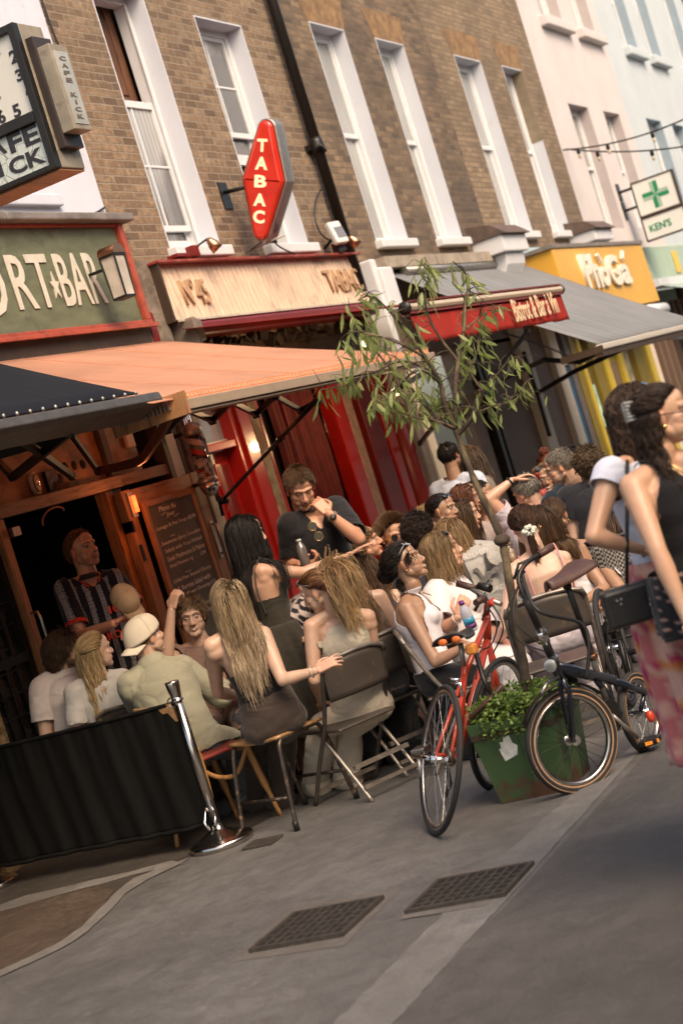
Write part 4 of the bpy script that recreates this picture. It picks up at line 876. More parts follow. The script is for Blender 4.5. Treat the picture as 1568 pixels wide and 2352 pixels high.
# red awning with lettered valance
AR = empty('awning', (14, -1, 2.6), 'red awning whose hanging valance reads Bistrot in cream letters', 'awning', 'open shop awnings')
m_rc = awning_mat('red_canvas', (.36, .028, .02), .2); YR = -2.0
rL, rR = pY(932, 704, YR), pY(1283, 668, YR); rz = (rL.z+rR.z)/2
canopy(AR, rL.x, rR.x, -.15, 3.12, YR+.02, rz+.02, awning_mat('dark_red_canvas', (.16, .012, .012), .1), .0)
mb = MB(); rr = lambda z: z
mb.prism([(rL.x-.02, YR+.04, rz+.035), (rL.x-.02, YR-.02, rz+.03), (rL.x-.02, YR-.045, rz), (rL.x-.02, YR-.03, rz-.03), (rL.x-.02, YR+.04, rz-.035)], (rR.x-rL.x+.04, 0, 0)); mb.build('front_bar', M('cream_bar', (.55, .42, .30), .4, .2, .05), AR, bevel=.008)
mb = MB(); mb.bb(rL.x-.02, rR.x+.02, YR-.03, YR+.05, rz-.052, rz-.036); mb.bb(rL.x, rR.x, YR-.03, YR+.05, rz+.036, rz+.05); mb.build('bar_lip', m_dred, AR)
mb = MB()
for x in (rL.x-.03, rR.x+.03): mb.lathe([(.001, -.012), (.05, -.01), (.05, .01), (.001, .012)], (x, YR, rz), (1, 0, 0), 16)
mb.build('end_cap', m_black, AR)
vb = pY(1288, 738, YR).z; vbl = pY(948, 793, YR).z
mb = MB(); nn = 120
mb.grid(lambda u, v: (rL.x+.01+(rR.x-rL.x-.02)*u, YR-.005-.012*v*(math.sin(u*61)+.6*math.sin(u*113+1))-.02*v, (rz-.05)*(1-v)+v*(vb*u+vbl*(1-u)-.0)+.004*v*math.sin(u*40)), nn, 6)
mb.build('valance', m_rc, AR, solid=.004)
tL, tR = pY(1184, 741, YR-.05), pY(1279, 706, YR-.05)
text('Bistrot & Bar à Vin', (tL.x, YR-.06, tL.z-.0), V((1, 0, .02)), U, .20, tR.x-tL.x, .004, M('cream_print', (.70, .52, .33), .7, 0, .05), AR, 'lettering', .012)
arms(AR, [[(*Bp(850, 500), -.1), (*Bp(1020, 290), -1.0), (*Bp(1400, 20), -1.5), (1210, 762, -1.95)], [(*Bp(700, -20), -1.9), (*Bp(870, -120), -1.0)], [(*Bp(870, 250), -1.2), (*Bp(1200, 150), -1.9)]], .03, .04)
# grey awning
AG = empty('awning', (18.5, -1, 2.6), 'grey awning spread under the sooty brick house, beside the yellow sign', 'awning', 'open shop awnings')
YG = -2.0; gL, gR = pY(1373, 797, YG), pY(1600, 748, YG); gz = gL.z+.01
canopy(AG, gL.x, 21.2, -.05, 3.5, YG, gz+.02, awning_mat('grey_canvas', (.22, .22, .225), .12, 1.1), .03)
mb = MB(); mb.bb(gL.x-.01, 21.22, YG-.05, YG+.03, gz-.05, gz+.012); mb.build('front_bar', M('pale_bar', (.52, .46, .40), .45, .1, .06), AG, bevel=.012)
mb = MB(); mb.bb(gL.x-.02, 21.22, YG-.03, YG+.05, gz-.11, gz-.052); mb.bb(gL.x-.03, gL.x-.012, YG-.05, YG+.4, gz-.07, gz+.0); mb.build('arm_housing', m_darkbrown, AG)
mb = MB(); mb.tube([(17.0, -.16, 3.46), (21.0, -.16, 3.46)], .05, 10); mb.build('roller', m_silver, AG)
arms(AG, [[(*Ap(470, 610), -.08), (*Ap(750, 445), -1.0), (*Ap(1180, 245), -1.9)], [(*Ap(-60, 640), -.1), (*Ap(210, 505), -.7), (*Ap(520, 358), -1.2), (*Ap(790, 375), -1.5), (*Ap(930, 300), -1.9)], [(*Ap(370, 310), -.1), (*Ap(470, 610), -.1), (*Ap(560, 920), -.1)], [(*Ap(1420, 190), -1.9), (*Ap(1568, 190), -1.2)]], .035, .05)
mb = MB(); p = [pY(*Ap(*a), -.5) for a in ((210, 155), (330, 190), (450, 230), (600, 285), (700, 330))]; mb.tube(spline(p), .012, 6); mb.build('cable', m_cable, AG)
# pale blue-green awning at the right edge
AP = empty('awning', (28.5, -1, 2.6), 'pale green awning at the right edge of the picture', 'awning', 'open shop awnings')
canopy(AP, 27.6, 32, -.1, 2.98, -1.6, 2.35, awning_mat('pale_green_canvas', (.42, .50, .46), .2), .02)
mb = MB(); mb.bb(27.6, 32, -1.66, -1.58, 2.29, 2.35); mb.build('front_bar', m_wpaint, AP); mb = MB(); mb.tube([pY(1470, 717, -.6), pY(1524, 709, -.6)], .09, 12); mb.build('roller', m_wpaint, AP)
# ================================================================== SIGNS
# yellow fascia box
SY = empty('shop_sign', (25, -.3, 3.1), 'yellow fascia sign with raised white letters Pho Ga above the blue door', 'sign')
m_yb = M('yellow_board', (.64, .33, .045), .4, 0, .1, .9, .15, 6, .02); ys = -.52
y0, y1 = pY(1265, 571, ys), pY(1461, 561, ys); y2 = pY(1504, 690, ys)
zt, zb = (y0.z+y1.z)/2, y2.z-.02
mb = MB(); mb.prism([(y0.x, ys, zt), (y0.x, 0, zt+.0), (y0.x, 0, zb), (y0.x, ys-.03, zb)], (y2.x-y0.x+.15, 0, 0)); mb.build('board', m_yb, SY, bevel=.01)
mb = MB(); mb.bb(y0.x-.05, y2.x+.2, ys-.02, .0, zt+.001, zt+.05); mb.build('cap', m_lead, SY)
m_wl = M('white_letter', (.72, .66, .56), .5, 0, .04)
def letters(s, D0, D1, ht, root=SY):
    a, b = pY(*D0, ys-.03), pY(*D1, ys-.03); return text(s, (a.x, ys-.035, a.z), T, U, ht, b.x-a.x, .06, m_wl, root, 'raised_letter', .03)
k = 4000/24.2
letters('Ph', (1350, 665), (1383, 661), .47); letters('o', (1383, 660), (1401, 657), .28); letters('G', (1405, 658), (1428, 654), .44); letters('a', (1430, 654), (1449, 651), .29)
for q, dx in (((1377, 603), .09), ((1426, 596), -.12)):
    a = pY(*q, ys-.03); mb = MB(); mb.beam((a.x, ys-.04, a.z), (a.x-dx, ys-.04, a.z+.11), .05, .05, (0, 1, 0)); mb.build('accent', m_wl, SY)
# pharmacy cross
XP = 27.4
SX = empty('pharmacy_sign', (XP, -.6, 3.6), 'green cross sign on a white box with the panel reading KENS under it', 'sign')
c0, c1, c2, c3 = pX(1448, 421, XP), pX(1539, 396, XP), pX(1558, 471, XP), pX(1470, 494, XP)
yA, yB = c0.y, c1.y; zt, zb = (c0.z+c1.z)/2, (c2.z+c3.z)/2
m_sgw = M('backlit_white', (.62, .60, .55), .4, 0, .03, 2, 0, emit=.12)
def pbox(y0, y1, z0, z1, d=.12):
    mb = MB(); mb.bb(XP, XP+d, y1, y0, z0, z1); mb.build('panel', m_sgw, SX)
    mb = MB(); w = .025
    mb.bb(XP-.01, XP+d+.01, y1-w, y1, z0-w, z1+w); mb.bb(XP-.01, XP+d+.01, y0, y0+w, z0-w, z1+w); mb.bb(XP-.01, XP+d+.01, y1, y0, z1, z1+w); mb.bb(XP-.01, XP+d+.01, y1, y0, z0-w, z0); mb.build('frame', m_darkbrown, SX)
pbox(yA, yB, zb, zt)
kz = pX(1485, 553, XP).z; pbox(yA, yB-.02, kz, zb-.06)
Rr = V((0, -1, 0)); cy, cz = (yA+yB)/2, (zb+zt)/2; s = (zt-zb)
m_gr = M('sign_green', (.004, .22, .09), .4, 0, .03, 2, 0); m_gr2 = M('sign_pale_green', (.33, .45, .35), .4, 0, .03, 2, 0)
def arm_(pts, m): mb = MB(); mb.prism([(XP-.006, cy-a*s, cz+b*s) for a, b in pts], (.005, 0, 0)); mb.build('cross_arm', m, SX)
for r in range(4):
    def rt(p): 
        a, b = p
        for _ in range(r): a, b = b, -a
        return (a, b)
    arm_([rt(p) for p in ((0, 0), (.0, .40), (.12, .40), (.12, .10))] if r % 2 == 0 else [rt(p) for p in ((0, 0), (0, .40), (.12, .40), (.12, .1))], m_gr)
    arm_([rt(p) for p in ((0, 0), (-.11, .12), (-.11, .40), (-.004, .40))], m_gr2)
text("KEN'S", (XP-.004, yA-.14*s, kz+.32*(zb-.06-kz)), Rr, U, .36*(zb-kz-.06), s*.68, .006, m_gr, SX, 'lettering', .02)
mb = MB(); wall = pY(1425, 440, 0)
for px, py, qx, qy in ((1424, 439, 1449, 432), (1436, 480, 1462, 474)):
    a, b = pX(qx, qy, XP), pX(qx, qy, XP); zz = a.z; mb.bb(XP+.04, XP+.08, yA, .0, zz-.02, zz+.02); mb.bb(XP-.02, XP+.14, -.02, .02, zz-.14, zz+.14)
mb.build('bracket', m_black, SX)
# TABAC diamond
XT = 13.75
f0 = lambda x, y: pX(516.7+.1587*x, 200.9+.1587*y, XT)
tp, bt_, lf, rt_ = f0(610, 470), f0(530, 2210), f0(268, 1360), f0(880, 1360)
SU = (tp-bt_).normalized(); SR = V((0, -SU.z, SU.y)); SC = (tp+bt_)/2; cy, cz = SC.y, SC.z; hw = (lf-rt_).length/2; hh = (tp-bt_).length/2
ST = empty('hanging_sign', (XT, cy, bt_.z), 'red diamond shaped lit sign reading TABAC on the brick wall', 'sign')
def diam(k, y_off=0, rtop=.075):
    cs = [(0, hh-rtop, rtop), (0, -hh+rtop, rtop), (hw-.02, 0, .02), (-hw+.02, 0, .02)]; out = []
    for i in range(120):
        a = 2*math.pi*i/120; d = (math.cos(a), math.sin(a)); c = max(cs, key=lambda c: c[0]*d[0]+c[1]*d[1]+c[2]); r = c[2]-k
        out.append((c[0]*1+d[0]*r, c[1]+d[1]*r))
    return out
def dring(levels, m, nm, par=ST):
    mb = MB(); vs = []; n = 120
    for k, x in levels: vs += [tuple(SC+SR*a+SU*b+V((x, 0, 0))) for a, b in diam(k)]
    fs = [(i*n+j, i*n+(j+1) % n, (i+1)*n+(j+1) % n, (i+1)*n+j) for i in range(len(levels)-1) for j in range(n)]
    mb.add(vs, fs, True); b = len(vs)-n; mb.f += [tuple(range(b, b+n)), tuple(range(n))[::-1]]; mb.sm += [False, False]
    return mb.build(nm, m, par)
dring([(-.012, .16), (-.016, .12), (-.016, .02), (-.012, -.005), (.0, -.008), (.004, .0)], m_silver, 'rim')
m_tab = M('red_acrylic', (.50, .022, .010), .15, 0, .15, 4, 0, emit=.10, coat=.6)
dring([(.004, -.004), (.006, -.03), (.02, -.045), (.045, -.048)], m_tab, 'lit_face')
m_tl = M('lit_lettering', (.85, .62, .38), .3, 0, .03, 3, 0, emit=.35)
for i, ch in enumerate('TABAC'):
    z = [745, 1000, 1265, 1530, 1775][i]; ze = [930, 1190, 1445, 1715, 1965][i]; w_ = {'T': .095, 'A': .12, 'B': .115, 'C': .11}[ch]
    hgt = (ze-z)/(2210-470)*2*hh; bb_ = hh-2*hh*(ze-470)/(2210-470)
    text(ch, tuple(SC+SR*(-w_/2-.012)+SU*bb_+V((-.050, 0, 0))), SR, SU, hgt, w_, .004, m_tl, ST, 'letter', .035)
mb = MB(); zz = pX(590, 427, XT).z; a = f0(255, 1450); mb.tube([(XT+.05, lf.y-.01, a.z), (XT+.05, 0, a.z+.03)], .018, 8); mb.bb(XT-.03, XT+.13, -.012, -.002, a.z-.12, a.z+.12); mb.build('bracket', m_black, ST)
mb = MB(); mb.tube([(XT+.06, cy, bt_.z-.02), (XT+.06, -.02, 3.76)], .008, 6); mb.build('stay', m_silver, ST)
mb = MB(); mb.tube(spline([(XT+.05, lf.y-.02, a.z-.05), (XT+.05, cy+.07, cz-.3), (XT+.05, cy+.05, bt_.z+.05), (XT+.02, -.1, 3.76)]), .006, 6); mb.build('cable', m_cable, ST)
# black framed marquee at the far left
YM = -1.9
eT, eB = pY(35, 51, YM), pY(140, 384, YM); XM = (eT.x+eB.x)/2
SM = empty('marquee_sign', (XM, YM+.6, eB.z), 'black framed box sign with cracked lettering and numbers above the green fascia', 'sign')
dT = pY(93, 62, YM).x-XM; de = max(.25, dT)
zt, zb = eT.z, eB.z; fm = lambda x, y: pX(.1952*x, .1952*y, XM)
mb = MB(); mb.bb(XM+.02, XM+de, YM, -.3, zb, zt); mb.build('case', M('cream_metal', (.30, .25, .19), .5, .2, .15, 12, .2, 50, .003, .4, .5, (.07, .05, .04), .6, 10), SM, bevel=.006)
mb = MB(); mb.bb(XM+.0, XM+de, YM+.01, -.31, zb-.012, zb-.001); mb.build('underside', m_wdx, SM)
zd1, zd2 = fm(300, 1480).z+.0, fm(300, 1560).z
zi_t = fm(130, 390).z; zi_b = fm(660, 1920).z; yi = fm(130, 390).y
mb = MB(); mb.bb(XM-.03, XM+.019, YM, yi, zb, zt); mb.bb(XM-.03, XM+.019, yi, -.3, zi_t, zt); mb.bb(XM-.03, XM+.019, yi, -.3, zb, zi_b); zc = fm(300, 1432).z; mb.bb(XM-.034, XM+.019, yi, -.3, zc-.03, zc+.03)
mb.build('frame', m_black, SM, bevel=.004)
m_pan = M('aged_light_panel', (.56, .54, .49), .5, 0, .06, 2, .05, emit=.03)
mb = MB(); mb.bb(XM-.004, XM+.0185, yi, -.3, zc+.03, zi_t); mb.build('upper_panel', m_pan, SM)
t = NT('cracked_panel'); vo = t.N('ShaderNodeTexVoronoi', feature='DISTANCE_TO_EDGE'); vo.inputs['Scale'].default_value = 14; t.L(t.tc.outputs['Object'], vo.inputs['Vector'])
t.L(t.ramp(vo.outputs['Distance'], [(.008, (.16, .16, .14)), (.022, (.50, .54, .50))]), t.b.inputs['Base Color']); t.b.inputs['Roughness'].default_value = .3
mb = MB(); mb.bb(XM-.004, XM+.0185, yi, -.3, zi_b, zc-.03); mb.build('lower_panel', t.m, SM)
m_blk = M('black_vinyl', (.02, .016, .022), .4, 0, .1, 9, 0)
def mtext(s, lx, ly, rx, ry, tx, ty, nm='lettering', b=.03):
    """lower-left, lower-right and top picture points of a word on the sign face"""
    a, c, d = fm(lx, ly), fm(rx, ry), fm(tx, ty); return text(s, (XM-.006, a.y, a.z), Rr, U, d.z-a.z, a.y-c.y, .003, m_blk, SM, nm, b)
for ch, l in (('2', (150, 760, 240, 725, 110, 610)), ('3', (220, 970, 305, 940, 190, 830)), ('4', (335, 1172, 375, 1155, 270, 1030)), ('5', (190, 1395, 275, 1365, 150, 1245)), ('6', (10, 1468, 95, 1440, -20, 1305)), ('1', (-20, 660, 20, 655, -30, 560))):
    mtext(ch, *l, nm='numeral')
mtext('ST', -12, 1180, 32, 1168, -16, 1152, b=.01)
mtext('FE', 145, 1810, 500, 1690, 90, 1600); mtext('CA', -260, 1950, 110, 1830, -300, 1740); mtext('CK', 150, 2075, 570, 1940, 95, 1890); mtext('KI', -200, 2180, 80, 2115, -250, 1990)
# stepped end with the vertical lettering
st1 = MB(); st1.bb(XM+.04, XM+de-.03, YM-.05, YM, zb+.10, zt-.09); st1.build('step', M('dark_bronze', (.05, .035, .03), .45, .3, .2), SM, bevel=.004)
l0, l1 = pY(.1952*430, .1952*470, YM-.13), pY(.1952*810, .1952*1690, YM-.13)
st2 = MB(); st2.bb(XM+.045, XM+de-.03, YM-.13, YM-.05, zb+.17, zt-.16); st2.build('letter_box', MATS['cream_metal'], SM, bevel=.004)
lp = MB(); lp.bb(XM+.065, XM+de-.05, YM-.134, YM-.13, zb+.20, zt-.20); lp.build('mirror_panel', M('brass_mirror', (.62, .54, .42), .3, .7, .3, 3, 0), SM)
hh_ = zt-zb-.44
for i, ch in enumerate('CAFE KICK'):
    if ch != ' ': text(ch, (XM+de/2+.007-.03*(ch != 'I')-.006*(ch == 'I'), YM-.136, zt-.22-hh_*(i+.82)/9), T, U, hh_/9*.62, .06 if ch != 'I' else .014, .002, M('bronze_letter', (.20, .15, .10), .4, .5, .2), SM, 'letter', .03)
# ================================================================== CABLES, STRING LIGHTS, FLOODLIGHT
def cable(pts, r, lab, bulbs=()):
    mb = MB(); mb.tube(spline(pts, 8), r, 6); o = mb.build('cable', m_cable); tag(o, lab, 'cable'); return o
cable([pY(*Z1(x, y), -.02) for x, y in ((185, -10), (235, 130), (300, 300), (325, 400), (345, 510))], .008, 'thin black cable running down the brick edge beside the marquee sign')
cable([pY(*Z1(x, y), -.02) for x, y in ((-20, 968), (60, 972), (160, 958), (280, 965), (400, 965), (470, 930))], .009, 'black cable sagging across the white wall above the green fascia')
cable([pY(*Z1(x, y), -.06) for x, y in ((1440, 845), (1415, 900), (1412, 980), (1440, 1050), (1490, 1085))], .008, 'black cable looping from the drainpipe to the floodlight')
cable([pY(*Z1(x, y), -.14) for x, y in ((1225, 1080), (1260, 1110), (1330, 1140), (1400, 1145), (1470, 1150))], .008, 'black cable lying on the timber fascia right of the diamond sign')
FL = empty('floodlight', tuple(pY(*Z1(1510, 1090), -.15)), 'white floodlight beside the drainpipe over the timber fascia', 'floodlight')
c = pY(*Z1(1508, 1045), -.18); Rt = Euler((rad(-15), 0, rad(-20))).to_matrix()
mb = MB(); mb.box(c, (.17, .07, .24), Rt); mb.build('case', m_plastic, FL, bevel=.02); mb = MB(); mb.box(c+V((0, -.038, .0)), (.12, .006, .12), Rt); mb.build('lens', m_shopglass, FL)
mb = MB(); mb.box(c+V((.02, .03, -.15)), (.10, .08, .07), Rt); mb.tube([c, c+V((0, .17, -.1))], .015, 6); mb.build('bracket', m_black, FL)
def festoon(a, b, sag, bulbs, lab):
    pts = [a.lerp(b, i/20)-V((0, 0, sag*4*(i/20)*(1-i/20))) for i in range(21)]
    r = empty('string_lights', tuple(a), lab, 'string lights', 'string lights across the street')
    mb = MB(); mb.tube(pts, .012, 5); mb.build('cable', m_cable, r)
    for t_ in bulbs:
        p = pts[int(t_*20)]; mb = MB(); mb.lathe([(.02, 0), (.028, -.03), (.028, -.07), (.02, -.08)], p, n=8); h = mb.build('bulb_holder', m_black, r)
        mb = MB(); mb.ball(p-V((0, 0, .115)), (.024, .024, .034), 10, 6); mb.build('bulb', M('warm_bulb', (.6, .52, .38), .2, 0, .05, 3, 0), h)
festoon(pY(*Z2(1030, 672), 0), pY(*Z2(1700, 470), -2.5), .12, (.12, .3, .6, .9), 'upper string of lamps leaving the brick corner beside the pink house')
festoon(pY(*Z2(1045, 668), 0), pY(*Z2(1750, 620), -2.5), .10, (.2, .55, .9), 'lower string of lamps leaving the brick corner beside the pink house')
def pend(px, py, Y, lab):
    p = pY(px, py, Y); r = empty('hanging_bulb', tuple(p), lab, 'lamp', 'lit bulbs under the awnings')
    mb = MB(); mb.ball(p, (.035, .035, .045), 12, 8); mb.build('bulb', M('lit_bulb', (1, .72, .42), .3, 0, 0, 3, 0, emit=3.5), r); mb = MB(); mb.tube([p+V((0, 0, .04)), p+V((0, 0, .22))], .012, 6); mb.build('holder', m_black, r); glow(p-V((0, 0, .09)), 9, (1, .66, .36), .05, 'bulb_light')
pend(837, 784, -1.0, 'small lit bulb showing through the leaves left of the red valance'); pend(908, 897, -.8, 'small lit bulb low behind the leaves under the orange awning end')
# ================================================================== BARRIER, STANCHIONS
def stanchion(x, y, lab):
    r = empty('stanchion', (x, y, 0), lab, 'stanchion', 'steel posts of the fabric barrier')
    m = MB(); m.lathe([(.0, 0), (.17, .0), (.175, .008), (.175, .03), (.168, .036), (.12, .055), (.05, .085), (.034, .10), (.031, .12)], (x, y, 0), n=40); m.build('base', m_steelp, r)
    m = MB(); m.lathe([(.026, .10), (.026, .875)], (x, y, 0), n=24); m.build('post', m_steelp, r)
    m = MB(); m.lathe([(.027, .80), (.034, .803), (.034, .812), (.028, .815), (.029, .83), (.036, .875), (.039, .905), (.036, .913), (.0, .914)], (x, y, 0), n=24); m.tube([V((x, y, .80))+V((.0, .035+.028*math.cos(a), .028*math.sin(a))) for a in [i*.45 for i in range(15)]], .004, 6); m.build('head', m_steelp, r)
    m = MB(); m.tube([(x, y+.03, .22), (x-.03, y+.05, .14), (x-.05, y+.02, .10)], .008, 6); m.tube([(x-.01, y-.02, .19), (x-.06, y-.03, .12)], .008, 6); m.build('spring_clip', m_chrome, r)
    return r
m_steelp = M('polished_steel', (.50, .46, .43), .2, 1, .12, 14, .04, 120)
pb = pZ(512, 1940); pl = pZ(-22, 2042)
stanchion(pb.x, pb.y, 'polished steel stanchion at the street end of the black barrier'); stanchion(pl.x, pl.y, 'stanchion cut by the left picture edge, only its round base showing')
BF = empty('barrier', tuple((pb+pl)/2), 'black fabric barrier strung between two steel stanchions', 'barrier')
dv = (pl-pb); L = dv.length; du = dv.normalized(); dn = V((du.y, -du.x, 0))
t = NT('black_fabric'); c = t.ramp(t.noise(3, 4, t.map((8, 8, 1))), [(.3, (.004, .0035, .003)), (.7, (.007, .006, .005))]); t.L(c, t.b.inputs['Base Color']); t.b.inputs['Roughness'].default_value = .85; t.b.inputs['Specular IOR Level'].default_value = .15; t.bump(t.noise(500, 2), .2, .002); m_bfab = t.m
def bfn(u, v):
    p = pb+du*(.03+(L-.06)*u); s = .55+.45*v
    w = .008*math.sin(u*34+1.2*v)+.006*math.sin(u*71+3*v+1)+.006*math.sin(u*17-4*v)+.004*math.sin(u*140)*(1-v)**3
    sag = -.02*math.sin(math.pi*u)
    return p+dn*(w*s)+V((0, 0, .79+sag*.4-(.66+.004*math.sin(u*9))*v))
m = MB(); m.grid(bfn, 260, 30); m.build('fabric', m_bfab, BF, solid=.004)
m = MB(); m.tube([bfn(i/60, 1)-V((0, 0, .004)) for i in range(61)], .013, 8); m.build('hem', m_bfab, BF)
m = MB(); m.tube([bfn(i/60, 0)+V((0, 0, .004)) for i in range(61)], .012, 8); m.tube([bfn(0, v/6)-du*.0 for v in range(7)], .006, 6); m.build('cord', m_bfab, BF)
# ================================================================== FURNITURE (built at the origin facing -Y, moved by their roots)
m_cmet = M('brown_chair_metal', (.075, .058, .048), .42, .3, .15, 8, .1, 60, .002, .5, .5, (.22, .12, .06), .66, 22)
m_cworn = M('worn_chair_metal', (.30, .25, .21), .4, .7, .3, 18, .1, 60)
m_cush = M('cream_cushion', (.50, .41, .31), .95, 0, .06, 10, .5, 220, .004)
m_beech = wood('beech', (.36, .175, .06), 2, .45); m_beechx = wood('beech_seat', (.36, .19, .08), 0, .45)
def folding_chair(lab, loc, rz, cushion=False):
    r = empty('folding_chair', (0, 0, 0), lab, 'folding chair', 'brown metal folding chairs')
    w = .215
    for sx in (-1, 1):
        m = MB(); P = spline([(sx*w, -.26, .0), (sx*w, -.10, .26), (sx*w, .06, .50), (sx*w*1.0, .17, .78), (sx*w*.93, .185, .83), (sx*w*.7, .19, .855)], 5); m.tube(P, .0125, 8); m.build('side_frame', m_cworn if not cushion else m_cmet, r)
        m = MB(); m.tube(spline([(sx*(w-.03), .23, .0), (sx*(w-.03), .10, .2), (sx*(w-.03), -.06, .42), (sx*(w-.03), -.13, .455)], 4), .011, 8); m.build('leg', m_cworn, r)
    m = MB(); m.grid(lambda u, v: (-.21+.42*u, .165+.03*math.sin(math.pi*u)+.012*v, .62+.22*v+.025*math.sin(math.pi*u)*(v)), 14, 6); m.build('backrest', m_cmet, r, solid=.004)
    m = MB(); m.tube([(-.215, .18, .80), (-.205, .19, .84), (-.12, .2, .866), (0, .207, .872), (.12, .2, .866), (.205, .19, .84), (.215, .18, .80)], .0135, 8); m.build('top_rail', m_cworn, r)
    m = MB(); m.bb(-.20, .20, -.21, .15, .435, .455); m.build('seat', m_cmet, r, bevel=.01)
    m = MB(); m.bb(-.19, .19, .155, .175, .2, .225); m.bb(-.19, .19, .195, .215, .08, .10); m.bb(-.21, .21, -.22, -.205, .07, .095); m.build('rung', m_cworn, r)
    r.location = loc; r.rotation_euler = (0, 0, rz); r.scale = (1, 1, .9); return r
def back_at(lab, D, rz):
    p = pD(*D)-Matrix.Rotation(rz, 3, 'Z') @ V((0, .205, 0)); return folding_chair(lab, (p.x, p.y, 0), rz)
def tube_stool(lab, loc, rz):
    """school chair seen from behind: bent plywood seat on a tube frame"""
    r = empty('stool', (0, 0, 0), lab, 'stool')
    m = MB(); m.grid(lambda u, v: (-.19+.38*u, -.18+.36*v, .475-.012*math.sin(math.pi*u)+.008*v), 10, 8); m.build('seat', m_beechx, r, solid=.016)
    mt = M('chipped_black_tube', (.05, .038, .032), .35, .5, .3, 12, .1, 60, .002, .5, .8, (.32, .2, .12), .6, 25)
    for sx in (-1, 1):
        m = MB(); m.tube(spline([(sx*.20, -.24, .0), (sx*.185, -.18, .35), (sx*.18, -.15, .45), (sx*.18, -.10, .468), (sx*.18, .10, .468), (sx*.18, .16, .45), (sx*.19, .19, .35), (sx*.21, .25, .0)], 5), .0125, 8); m.build('leg', mt, r)
        for yy, xx in ((-.24, .2), (.25, .21)):
            m = MB(); m.lathe([(.016, 0), (.016, .05), (.013, .052)], (sx*xx, yy, 0), n=10); m.build('foot', m_black, r)
    m = MB(); m.tube([(-.19, .215, .17), (.19, .215, .17)], .009, 6); m.build('rung', mt, r); m = MB(); m.tube([(-.19, -.215, .17), (.19, -.215, .17)], .009, 6); m.build('rung', mt, r)
    r.location = loc; r.rotation_euler = (0, 0, rz); return r
def wood_chair(lab, loc, rz):
    r = empty('wooden_chair', (0, 0, 0), lab, 'chair')
    m = MB(); m.grid(lambda u, v: (-.19+.38*u, -.18+.36*v, .455-.014*math.sin(math.pi*u)*math.sin(math.pi*v)), 10, 8); m.build('seat', M('red_seat', (.22, .03, .02), .5, 0, .1), r, solid=.018)
    for sx in (-1, 1):
        m = MB(); m.tube(spline([(sx*.20, .22, 0), (sx*.185, .18, .25), (sx*.18, .165, .44), (sx*.18, .17, .52)], 5), [.014]*5+[.02]*11, 8); m.build('leg', m_beech, r)
        m = MB(); m.tube(spline([(sx*.20, -.22, 0), (sx*.185, -.18, .25), (sx*.18, -.15, .44)], 5), [.013]*4+[.021]*7, 8); m.build('leg', m_beech, r)
        m = MB(); m.tube(spline([(sx*.18, -.15, .42), (sx*.18, -.04, .31), (sx*.18, .08, .33), (sx*.18, .17, .40)], 4), .013, 8); m.build('brace', m_beech, r)
        m = MB(); m.tube([(sx*.18, .16, .44), (sx*.17, .2, .62), (sx*.16, .225, .78)], .013, 8); m.build('back_post', m_beech, r)
    m = MB(); m.grid(lambda u, v: (-.19+.38*u, .215+.035*math.sin(math.pi*u)+.02*v, .64+.16*v), 12, 6); m.build('backrest', m_beechx, r, solid=.014)
    m = MB(); m.bb(-.19, .19, -.165, -.14, .41, .445); m.bb(-.19, .19, .15, .175, .41, .445); m.build('seat_rail', m_beech, r)
    r.location = loc; r.rotation_euler = (0, 0, rz); return r
def chair_at(fn, lab, D, rz, **k):
    p = pZ(*D) if len(D) == 2 else V(D); return fn(lab, (p.x, p.y, 0), rz, **k)
YD = math.degrees
# directions: rz = 0 faces -Y (the street); -90deg faces -X (towards the camera); +90 faces +X (away)
CH1 = folding_chair('brown folding chair with the curved top under the person in cream', (8.38, -2.42, 0), rad(152), cushion=True)
tube_stool('tube legged stool with a wooden seat under the person in the black top', (8.11, -2.10, 0), rad(72))
wood_chair('varnished wooden chair with a red seat behind the stanchion', (8.14, -1.62, 0), rad(66))
back_at('folding chair leaning back under the person in the white tank top', (908, 1452, 9.5), rad(25))
back_at('folding chair partly hidden between the cream top and the white tank top', (893, 1450, 9.65), rad(150))
back_at('folding chair with its dark back behind the person in the pink top', (1245, 1374, 9.05), rad(112))
folding_chair('folding chair under the person in white behind the barrier, nearest the left edge', (8.75, -.62, 0), rad(80))
folding_chair('folding chair under the blonde person behind the barrier, nearer its middle', (8.62, -1.02, 0), rad(84))
# cafe chairs of woven cane and tables
def table(lab, x, y, w=.6, d=.6, h=.73, m=None):
    r = empty('table', (x, y, 0), lab, 'table', 'small cafe tables')
    a = MB(); a.bb(x-w/2, x+w/2, y-d/2, y+d/2, h-.025, h); a.build('tabletop', m or M('dark_tabletop', (.06, .035, .025), .35, 0, .2), r, bevel=.006)
    a = MB(); a.tube([(x, y, .03), (x, y, h-.025)], .025, 10); a.build('pedestal', m_black, r); a = MB(); a.bb(x-.2, x+.2, y-.025, y+.025, 0, .03); a.bb(x-.025, x+.025, y-.2, y-.026, 0, .03); a.bb(x-.025, x+.025, y+.026, y+.2, 0, .03); a.build('base', m_black, r)
    return r
table('dark table between the group behind the barrier', 9.35, -1.0, .6, .8); table('small table in front of the smiling person with beer bottles on it', 8.85, -1.72, .45, .45)
table('table beside the person with hair claw, among seated friends', 9.75, -1.55, .6, .7); table('far table with coffee glasses and plates', 11.2, -2.45, .7, .9, .74, M('wood_top', (.24, .15, .09), .35, 0, .2, 20))
